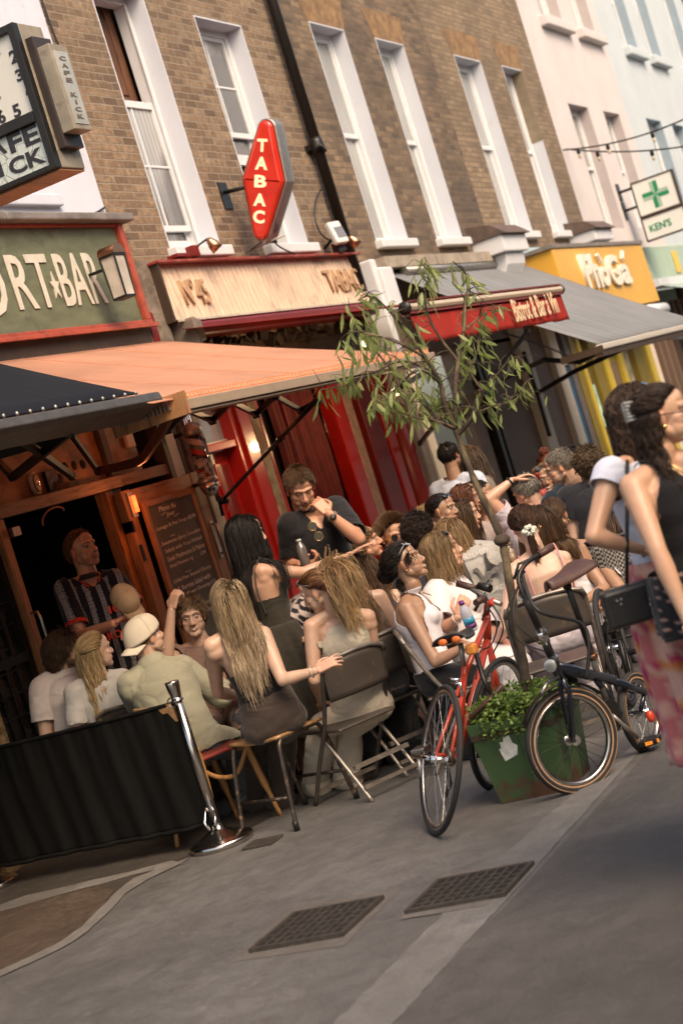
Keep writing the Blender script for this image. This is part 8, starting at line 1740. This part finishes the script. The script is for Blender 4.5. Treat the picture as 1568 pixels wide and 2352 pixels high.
# 11 two women behind her
I = person('person with long light brown hair and dark sunglasses, just behind the auburn one', (776, 1331, 9.85), (172, -25, 0), 186, 'f', 'sit', neck=(808, 1378, 9.8), skin='light', hairc=LB, hairs=dict(style='down', len=.46, n=900, k=16, cols=[(.09, .045, .02), (.22, .12, .055), (.36, .22, .10)], wave=.013, freq=22, th=.0034, vol=.03, clump=.5, stiff=.28), top=dict(kind='tank', col=(.30, .2, .14)), bottom=dict(kind='t', col=(.1, .1, .1)), shoes=[(.2, .2, .2)], seed=21)
wear_glasses(I, 'black sunglasses on the light brown hair behind the claw clip', 'top')
I = person('person with long dark brown hair whose head is being patted', (829, 1322, 10.15), (165, -20, -8), 176, 'f', 'sit', neck=(868, 1374, 10.1), skin='light', hairc=BR, hairs=dict(style='down', len=.46, n=1000, k=16, cols=brown+[(.20, .10, .04)], wave=.012, freq=20, th=.0034, vol=.03, clump=.5, stiff=.28), top=dict(kind='tank', col=(.05, .04, .04), back=.2), bottom=dict(kind='t', col=(.1, .1, .1)), shoes=[(.2, .2, .2)], seed=22)
# 12, 13
I = person('young person in profile with short curly hair, face seen under the raised elbow', (838, 1249, 10.9), (88, 8, -4), 80, 'm', 'sit', sc=.95, skin=(.52, .26, .16), hairc=LB, hairs=SH(cols=[(.10, .055, .025), (.22, .13, .06)], len=.05, wave=.007, freq=150, n=900, k=8), top=dict(kind='shirt', col=(.32, .24, .15)), bottom=dict(kind='t', col=(.1, .1, .1)), shoes=[(.2, .2, .2)], seed=23)
I = person('person with tousled brown hair and orange framed round sunglasses', (905, 1233, 11.0), (18, -6, 4), 20, 'm', 'sit', skin=(.54, .28, .17), hairc=(.12, .06, .03), beard=((.2, .1, .05), .3), hairs=SH(cols=[(.06, .03, .015), (.15, .08, .04), (.25, .15, .08)], len=.05, comb=(.3, .3, .8), lift=1.0, n=1300), top=dict(kind='shirt', col=(.05, .05, .06)), bottom=dict(kind='t', col=(.1, .1, .1)), shoes=[(.2, .2, .2)], seed=24)
wear_glasses(I, 'round sunglasses with orange frames', 'eyes', frame=(.50, .16, .03), r=.024, round_=True)
# 14 white tank top
I14 = person('person in a white tank top in profile, dark curly hair pinned up', (932, 1296, 9.5), (80, 16, 4), 82, 'f', 'sit', neck=(938, 1366, 9.55), sh=((950, 1378, 9.75), (934, 1398, 9.42)), pelvis=(1003, 1556, 9.5), skin='tan', hairc=DB_, smile=True, brow=(.012, .008, .006), hairs=dict(style='up', len=.2, n=900, k=12, at=(0, -.125, .02), cols=dark+[(.05, .026, .015)], wave=.013, freq=85, th=.0034, vol=.026, clump=.7, upw=.9, extra=lambda r, K: np.concatenate([bun_extra((0, -.130, .01), .050, 160)(r, K), curls(r, K, (.072, .045, .045), 30, .06), curls(r, K, (-.072, .045, .045), 30, .06), curls(r, K, (.03, -.085, -.06), 60, .09), curls(r, K, (-.03, -.085, -.06), 60, .09)], 1)), aR=dict(e=(1000, 1520, 9.3), w=(1066, 1486, 9.25), hd=cR, hn=V((0, 0, -1)), curl=.5), aL=dict(e=pD(1010, 1470, 9.9), w=pD(1070, 1480, 9.7)), top=dict(kind='tank', col=(.74, .68, .70), strap=(.062, .112), front=.13, back=.07, off=.006, wr=.003, hem=-.1, arm=.15, name='tank_top'), bottom=dict(kind='t', col=(.012, .011, .012), off=.014, waist=.12), legs=dict(R=((1085, 1560, 9.4), (1080, 1700, 9.5)), L=((1080, 1550, 9.8), (1070, 1690, 9.9))), shoes=[(.02, .02, .02)], seed=25, vox=.0072)
wear_glasses(I14, 'silver sunglasses pushed up in the dark curly hair above the tank top', 'top', lens=(.18, .18, .24), frame=(.3, .3, .32)); earring(I14, 1, .007); necklace(I14, .04)
# loose curls by the face and the nape
# 15 white shirt
I15 = person('person in a loose white shirt with straight light brown hair, holding a small bottle', (1016, 1268, 10.0), (84, 6, 2), 84, 'f', 'sit', sc=1.1, headscale=1.0, neck=(1020, 1338, 10.05), sh=((1040, 1345, 10.3), (1000, 1368, 9.9)), pelvis=(1085, 1520, 10.0), skin=(.58, .32, .22), hairc=LB, lidded=True, hairs=dict(style='down', len=.27, n=1200, k=14, cols=[(.12, .07, .035), (.27, .17, .085), (.42, .29, .16)], wave=.006, freq=28, th=.0032, vol=.016, clump=.4, stiff=.5), aR=dict(e=(1012, 1448, 9.72), w=(1052, 1418, 9.62), hd=(cR*.55+V((0, 0, .75))), hn=cF*.9+cR*.2, curl=.85), aL=dict(e=pD(1120, 1440, 10.1), w=pD(1150, 1470, 9.9)), top=dict(kind='shirt', col=(.72, .64, .64), off=.026, loose=.03, sleeve=2, fore=.45, sleeve_loose=.03, vneck=.12, wr=.011, k=8, hem=-.16), bottom=dict(kind='t', col=(.62, .58, .60), off=.02, loose=.02, wr=.01), legs=dict(R=((1180, 1530, 9.75), (1185, 1690, 9.8)), L=((1180, 1520, 10.1), (1190, 1660, 10.2))), shoes=[(.3, .3, .3)], seed=26)
wear_glasses(I15, 'blue mirrored sunglasses on the light brown hair of the person in the white shirt', 'top', lens=(.04, .16, .28), frame=(.015, .015, .02)); necklace(I15, .05); bracelet(I15, 'R', (.6, .55, .5))
water('small bottle with a purple cap and blue label, held near the red bicycle', pD(1083, 1440, 9.5)-V((0, 0, .02)), (.13, .02, .16), (.45, .45, .5), 1, (-.25, 0, 1), .18)
# 16, 17
I = person('person with dark curly hair seen from behind, near the orange sunglasses', (962, 1226, 10.8), (150, -5, 0), 150, 'm', 'sit', skin='tan', hairc=DB_, hairs=SH(cols=dark+[(.05, .03, .02)], len=.06, wave=.008, freq=130, n=1200, k=8, comb=(0, -.2, .4)), top=dict(kind='shirt', col=(.03, .03, .04)), bottom=dict(kind='t', col=(.1, .1, .1)), shoes=[(.2, .2, .2)], seed=27)
I17 = person('person in a grey tee printed with a winged horse, long blonde hair over the shoulders', (1038, 1232, 10.9), (150, -10, 0), 190, 'f', 'sit', sc=1.22, headscale=.96, neck=(1062, 1268, 10.9), sh=((1022, 1290, 10.8), (1122, 1272, 10.9)), pelvis=(1128, 1425, 10.8), skin='light', hairc=BL, hairs=dict(style='down', len=.36, n=700, k=14, cols=blond, wave=.004, freq=20, th=.0032, vol=.016, stiff=.30), top=dict(kind='shirt', col=(.36, .33, .30), off=.02, loose=.02, sleeve=.8, wr=.006), bottom=dict(kind='t', col=(.1, .1, .1)), shoes=[(.2, .2, .2)], seed=28)
bp = I17['bp']; m_prt = M('dark_print', (.10, .09, .085), .8, 0, .5, 60); m_prl = M('pale_print', (.50, .46, .42), .8, 0, .2, 60)
PR = I17['R']; 
def prt(u, v, o=.0): return bp(u, -.175+o, v)
hsb = [(-.02, -.20), (.00, -.175), (.03, -.18), (.055, -.165), (.085, -.16), (.10, -.15), (.12, -.155), (.125, -.17), (.105, -.175), (.10, -.19), (.105, -.215), (.095, -.25), (.085, -.25), (.088, -.22), (.075, -.20), (.05, -.205), (.03, -.205), (.015, -.22), (.02, -.25), (.01, -.25), (.0, -.225), (-.02, -.235), (-.035, -.245), (-.038, -.235), (-.02, -.215), (-.035, -.20), (-.045, -.165), (-.06, -.15), (-.068, -.165), (-.062, -.135), (-.04, -.13), (-.03, -.145)]
b = MB(); b.prism([prt(x*1.1+.04, y-.02) for x, y in hsb], PR.cross(I17['sp'])*-.002 if False else I17['F']*-.003); b.build('winged_horse_print', m_prt, I17['root'])
b = MB()
for k in range(9): x0 = .02+.004*k; b.prism([prt(x0+.03, -.19), prt(x0+.045+.004*k, -.185), prt(x0+.07-.006*k, -.08-.008*k), prt(x0+.055-.006*k, -.085-.006*k)], I17['F']*-.003)
b.build('wing_print', m_prt, I17['root'])
text('RIDGE', tuple(prt(-.05, -.085)), PR, I17['sp'], .03, .17, .003, m_prl, I17['root'], 'shirt_lettering', .01); text('FORD', tuple(prt(-.0, -.33)), PR, I17['sp'], .03, .12, .003, m_prl, I17['root'], 'shirt_lettering', .01)
# 18-22 the far table
fx_ = dict(group=None, vox=.011)
I = person('blond person with glasses looking down at the far table', (984, 1196, 12.0), (78, -18, 0), 80, 'f', 'sit', skin='light', hairc=BL, hairs=SH(cols=blond, len=.07, n=700, comb=(.2, .5, -.6), k=7, grav=1.5), top=dict(kind='shirt', col=(.2, .2, .22)), bottom=dict(kind='t', col=(.1, .1, .1)), seed=31, **fx_)
wear_glasses(I, 'thin glasses of the blond person at the far table', 'eyes', lens=(.25, .2, .18), frame=(.08, .05, .04), cat='glasses')
I = person('person with dark hair tied back and sunglasses on top, tanned face turned right', (1017, 1174, 11.6), (62, 0, 2), 70, 'f', 'sit', skin='tan', hairc=DB_, brow=(.01, .008, .006), hairs=dict(style='up', len=.2, n=500, k=8, at=(0, -.12, .03), cols=dark, th=.004, vol=.012), top=dict(kind='shirt', col=(.02, .022, .035), neck=.02, sleeve=.5), bottom=dict(kind='t', col=(.1, .1, .1)), seed=32, **fx_)
wear_glasses(I, 'dark sunglasses on the tied back dark hair at the far table', 'top')
I = person('person in black with straight dark brown hair, in profile at the far table', (1067, 1185, 11.9), (84, -4, 0), 84, 'f', 'sit', skin='warm', hairc=BR, hairs=dict(style='down', len=.30, n=600, k=10, cols=brown, th=.004, vol=.014, wave=.003, stiff=.5), top=dict(kind='shirt', col=(.015, .013, .014), sleeve=.5), bottom=dict(kind='t', col=(.1, .1, .1)), seed=33, **fx_)
I = person('person with reddish brown hair and pushed up sunglasses at the far table', (1070, 1147, 12.5), (80, -4, 0), 84, 'f', 'sit', skin='tan', hairc=(.09, .035, .02), hairs=dict(style='down', len=.26, n=500, k=10, cols=auburn, th=.004, vol=.014, stiff=.5), top=dict(kind='shirt', col=(.5, .4, .34)), bottom=dict(kind='t', col=(.1, .1, .1)), seed=34, **fx_)
wear_glasses(I, 'sunglasses pushed up on reddish brown hair behind the tree trunk', 'top', frame=(.3, .15, .08))
I = person('bearded person in a pale mauve tee behind the tree trunk', (1101, 1140, 12.6), (72, -14, 0), 60, 'm', 'sit', skin='tan', hairc=DB_, beard=((.03, .018, .012), .85), hairs=SH(cols=dark, len=.02, n=600), recede=14, top=dict(kind='shirt', col=(.38, .28, .25), off=.02, sleeve=.7), aR=dict(e=pD(1095, 1265, 12.3), w=pD(1130, 1250, 12.1)), bottom=dict(kind='t', col=(.1, .1, .1)), seed=35, **fx_)
# 23 hand on head
I = person('grey haired person in a pale lilac tee with one hand on top of the head', (1208, 1130, 12.2), (-135, -14, 6), -150, 'm', 'sit', neck=(1206, 1176, 12.2), sh=((1157, 1184, 12.15), (1252, 1176, 12.3)), skin=(.56, .32, .22), hairc=(.16, .13, .10), hairs=SH(cols=grey, len=.03, comb=(.1, .4, .2), n=1300), aL=dict(e=(1122, 1146, 12.1), w=(1174, 1104, 12.15), hd=cR*.93+V((0, 0, .1))+cF*.1, hn=V((0, 0, -1)), curl=.35, spread=.12), top=dict(kind='shirt', col=(.55, .47, .52), sleeve=.5, off=.02, sleeve_loose=.02), bottom=dict(kind='t', col=(.1, .1, .1)), seed=36, vox=.009)
bracelet(I, 'L', (.02, .02, .02), r=.031, th=.007, t=.92)
I = person('laughing blonde person facing the camera between the two grey haired heads', (1249, 1101, 13.1), (2, -2, 2), 0, 'f', 'sit', skin='tan', hairc=DBL, smile=True, hairs=dict(style='down', len=.26, n=600, k=10, cols=blond, th=.004, vol=.014, stiff=.5, wave=.006), top=dict(kind='tank', col=(.06, .015, .012), strap=(.05, .12)), bottom=dict(kind='t', col=(.1, .1, .1)), seed=37, **fx_)
wear_glasses(I, 'sunglasses on the head of the laughing blonde person', 'top')
bottle('green necked bottle in front of the laughing blonde person', pD(1254, 1160, 12.6), (.02, .10, .03), .24)
I = person('person with a bun of reddish hair half hidden behind the grey haired one', (1257, 1072, 14.2), (180, 0, 0), 180, 'f', 'sit', skin='light', hairc=(.12, .03, .02), hairs=dict(style='up', len=.2, n=300, k=8, at=(0, -.1, .08), cols=[(.12, .03, .02), (.2, .06, .03)], th=.005, extra=bun_extra((0, -.06, .13), .04, 50)), top=dict(kind='shirt', col=(.3, .2, .2)), bottom=dict(kind='t', col=(.1, .1, .1)), seed=38, **fx_)
I = person('person in a navy tee with short grey hair, face turned left, seen from behind', (1285, 1074, 12.0), (-98, -12, -2), -150, 'm', 'sit', sc=1.04, neck=(1305, 1120, 12.05), sh=((1268, 1152, 11.9), (1346, 1126, 12.2)), skin=(.50, .28, .18), hairc=(.10, .08, .06), beard=((.16, .12, .09), .4), hairs=SH(cols=[(.04, .032, .026), (.14, .115, .09), (.26, .22, .18)], len=.028, comb=(.1, .5, .2), n=1300), top=dict(kind='shirt', col=(.010, .016, .028), off=.018, sleeve=.6, wr=.008), bottom=dict(kind='t', col=(.1, .1, .1)), seed=39, vox=.009)
I = person('person with short black hair and a white tee behind the navy tee', (1322, 1057, 13.3), (170, 0, 0), 175, 'm', 'sit', skin='tan', hairc=DB_, hairs=SH(cols=dark, len=.03, n=700), top=dict(kind='shirt', col=(.62, .54, .56), off=.02), bottom=dict(kind='t', col=(.1, .1, .1)), seed=40, **fx_)
I = person('person with curly brown hair in a black tee, back to the camera', (1354, 1073, 11.7), (-172, -4, 0), -170, 'm', 'sit', sc=1.06, neck=(1366, 1124, 11.7), pelvis=(1392, 1290, 11.6), skin='light', hairc=(.06, .035, .02), hairs=SH(cols=[(.035, .02, .012), (.09, .055, .03), (.16, .10, .055)], len=.06, wave=.008, freq=140, n=1400, k=8, comb=(0, 0, .3)), top=dict(kind='shirt', col=(.014, .014, .018), off=.02, sleeve=.6, wr=.008), bottom=dict(kind='t', col=(.1, .1, .1)), seed=41, vox=.009)
# 28 braid, 28b long hair, 29 pink top
I = person('person with a dark plaited braid and a hoop earring, seen from behind', (1275, 1186, 11.0), (160, -12, 0), 165, 'f', 'sit', skin='tan', hairc=BR, hairs=dict(style='up', len=.2, n=600, k=10, at=(.03, -.10, -.03), cols=brown, th=.0036, vol=.010, extra=braid_extra([(.02, -.10, .0), (.045, -.11, -.05), (.055, -.11, -.10), (.06, -.10, -.15)], .016, 70)), top=dict(kind='tank', col=(.3, .28, .32)), bottom=dict(kind='t', col=(.1, .1, .1)), seed=42, vox=.009)
earring(I, 1, hoop=True)
I = person('tanned person in a white strapless top, long brown hair hiding the face', (1238, 1206, 10.35), (-150, -16, 6), -165, 'f', 'sit', neck=(1283, 1248, 10.35), sh=((1250, 1282, 10.1), (1318, 1256, 10.4)), pelvis=(1362, 1420, 10.35), skin='tan', hairc=BR, hairs=dict(style='down', len=.34, n=900, k=14, cols=brown+[(.19, .10, .045)], wave=.004, freq=18, th=.0034, vol=.018, stiff=.28), aR=dict(e=(1388, 1352, 10.2), w=(1325, 1390, 10.0), curl=.6), top=dict(kind='tank', strapless=True, back=.21, front=.17, col=(.68, .64, .66), off=.008, hem=-.1, name='strapless_top'), bottom=dict(kind='t', col=(.012, .012, .013)), seed=43, vox=.008)
necklace(I, .03)
I29 = person('person in a pink strap top with a pale scrunchie, back to the camera', (1206, 1208, 9.85), (-176, -16, 2), -178, 'f', 'sit', neck=(1232, 1272, 9.85), sh=((1180, 1312, 9.8), (1292, 1284, 9.9)), pelvis=(1300, 1452, 9.8), skin='fair', hairc=(.035, .016, .010), hairs=dict(style='pony', len=.20, n=1300, k=14, at=(-.01, -.10, -.055), fall=(.0, -.3, -.9), cols=[(.018, .009, .006), (.05, .022, .012), (.10, .045, .022)], wave=.010, freq=40, th=.0032, vol=.012, stiff=.45, clump=.3), top=dict(kind='tank', strapless=True, straps=.105, back=.30, front=.14, col=(.52, .25, .25), off=.008, hem=-.16, wr=.004, name='pink_top'), bottom=dict(kind='t', col=(.60, .52, .55), off=.015, loose=.02, waist=.03, wr=.010), aL=dict(e=pD(1160, 1440, 9.7), w=pD(1140, 1480, 9.9)), aR=dict(e=pD(1318, 1420, 9.95), w=pD(1290, 1450, 10.2)), shoes=[(.4, .4, .4)], seed=44, vox=.0075)
b = MB(); hp = I29['hp']; b.tube([hp(-.01+.030*math.cos(a)*(1+.15*math.sin(5*a)), -.108+.010*math.sin(3*a), -.055+.018*math.sin(a)*(1+.2*math.cos(4*a))) for a in [2*math.pi*i/40 for i in range(40)]], [.013+.004*math.sin(i*1.7) for i in range(40)], 8, closed=True); b.build('scrunchie', M('mint_scrunchie', (.55, .56, .48), .9, 0, .2, 60, .5), I29['root'])
wear_glasses(I29, 'black sunglasses lying on the dark brown hair with the scrunchie', 'top'); earring(I29, 1, .007)
I = person('person in a white top with a pearl bracelet, half hidden behind the walkers', (1418, 1220, 10.6), (120, -10, 0), -160, 'f', 'sit', neck=(1425, 1270, 10.6), skin='tan', hairc=BR, hairs=dict(style='down', len=.2, n=300, k=8, cols=brown, th=.005), top=dict(kind='tank', col=(.66, .62, .66), strap=(.05, .14), off=.012), aL=dict(e=(1450, 1385, 10.3), w=(1402, 1362, 10.1), hd=cR*-.9-V((0, 0, .3)), curl=.6), bottom=dict(kind='t', col=(.55, .5, .55), off=.03, wr=.012), seed=45, vox=.01)
bracelet(I, 'L', (.65, .58, .50), r=.031, th=.006)
# 32 two reflections in the far shop window, built as added standing figures
I = person('shop window reflection of a person in a white shirt, built as a standing figure', (1032, 1047, 14.6), (150, 0, 0), 150, 'm', 'stand', skin='tan', hairc=DB_, hairs=SH(cols=dark, len=.04, n=500), top=dict(kind='shirt', col=(.50, .54, .64), off=.02, sleeve=.6), bottom=dict(kind='t', col=(.1, .1, .1)), seed=46, **fx_)
I = person('shop window reflection of a person with long brown hair, built as a standing figure', (1083, 1052, 14.9), (120, -5, 0), 120, 'f', 'stand', skin=(.3, .19, .13), hairc=BR, hairs=dict(style='down', len=.4, n=400, k=9, cols=[(.06, .035, .02), (.12, .075, .045)], th=.006, vol=.02), top=dict(kind='shirt', col=(.2, .15, .12)), bottom=dict(kind='t', col=(.1, .1, .1)), seed=47, **fx_)
# 31 the walkers in the foreground
curlx = lambda c, r_, n, L: (lambda r, K: np.array([(lambda p0, ph: p0[None]+np.stack([.013*np.cos(np.linspace(0, 16, K+1)+ph), .013*np.sin(np.linspace(0, 16, K+1)+ph), -np.linspace(0, L, K+1)], 1))(np.array(c)+r.randn(3)*np.array(r_), r.rand()*6) for _ in range(n)]).transpose(1, 0, 2))
def ikat(u, v):
    a = (u*7) % 1-.5; b_ = (v*5+.5*(int(u*7) % 2)) % 1-.5; d = abs(a)+abs(b_); n_ = .1*math.sin(u*97)+.08*math.sin(v*61+u*20); d += n_
    return (.50, .17, .04) if d < .20 else (.40, .03, .09) if d < .33 else (.55, .30, .23) if d < .62 else (.46, .13, .13)
I2 = person('person walking in a white puffed sleeve and a pink and orange patterned skirt', (1468, 952, 6.15), (88, 0, 2), 70, 'f', 'stand', sc=.93, neck=(1462, 1062, 6.15), sh=((1520, 1060, 6.4), (1402, 1088, 6.05)), skin=(.50, .29, .19), hairc=(.05, .028, .018), hairs=dict(style='down', len=.27, n=900, k=20, cols=[(.03, .017, .011), (.08, .045, .028), (.15, .09, .055)], wave=.010, freq=90, th=.0032, vol=.02, clump=.6, stiff=.5), aR=dict(e=(1362, 1232, 5.95), w=(1470, 1262, 6.0), nohand=False, curl=.5), top=dict(kind='shirt', col=(.62, .62, .72), off=.012, sleeve=.26, sleeve_loose=.04, wr=.008, neck=.02), shoes=[(.3, .2, .15)], seed=48)
skirt(I2, .40, .155, .34, ikat, 'patterned_skirt', folds=11, amp=.03, dx=cR*.12)
wear_glasses(I2, 'pale blue sunglasses on the curly hair of the passer by in the white sleeve', 'top', lens=(.22, .38, .55), frame=(.2, .3, .4), r=.028)
def flor(x, y, h, ln, t, tor):
    c = np.tile(A_((.010, .009, .010)), (len(x), 1)); k = (np.sin(x*75+h*22)*np.sin(h*68-y*40) > .82) & (h < -.40); c[k] = (.30, .17, .14); return c
def flor2(u, v): return (.30, .17, .14) if (math.sin(u*70)*math.sin(v*38+u*9) > .78) else (.010, .009, .010)
I31 = person('person walking in front in a sleeveless black top with a gold necklace', (1522, 958, 5.75), (80, -3, 2), 58, 'f', 'stand', sc=.93, neck=(1518, 1072, 5.78), sh=((1600, 1056, 5.75), (1452, 1118, 5.7)), skin=(.54, .31, .20), hairc=(.035, .02, .013), hairs=dict(style='half', len=.27, n=1500, k=22, at=(0, -.10, .05), cols=[(.02, .011, .008), (.045, .025, .016), (.095, .055, .034)], wave=.009, freq=80, th=.0030, vol=.014, clump=.6, stiff=.5), aR=dict(e=(1508, 1262, 5.6), w=(1578, 1425, 5.55), curl=.4), top=dict(kind='tank', col=flor, strap=(.062, .150), front=.05, back=.02, off=.008, wr=.005, arm=.13, hem=-.2, name='black_top'), shoes=[(.3, .2, .15)], seed=49, vox=.0065)
skirt(I31, .88, .16, .235, flor2, 'black_tunic', folds=7, amp=.012, dx=cR*.05)
claw(I31, (.01, -.118, .05), (.42, .40, .36)); earring(I31, 1, .009); necklace(I31, .07, .003, pend=False); necklace(I31, .20, .0035, w=.066, pend=True)
wear_glasses(I31, 'dark rimmed glasses worn by the walker in the black top', 'eyes', frame=(.10, .04, .03))
BG = empty('handbag', tuple(pD(1447, 1392, 5.95)), 'black box shaped leather handbag with studs carried between the two walkers', 'bag'); c = pD(1452, 1386, 5.95); Rz = Matrix.Rotation(YAW+rad(90), 3, 'Z')
b = MB(); b.box(c, (.20, .09, .135), Rz); b.build('case', M('black_bag_leather', (.016, .014, .014), .4, 0, .2, 30, .2), BG, bevel=.015)
b = MB(); 
for x, z in ((-.06, .0), (-.05, -.015), (-.07, -.018), (.04, .03), (.055, .03), (.045, .015)): b.ball(c+Rz @ V((x, .0, z))-cFh*.047, .005, 8, 5)
b.build('studs', m_silver, BG); b = MB(); b.tube([c+V((0, 0, .07)), I2['SR']+V((0, 0, .03))-cF*.05+cR*.06], .007, 6); b.build('shoulder_strap', MATS['black_bag_leather'], BG)
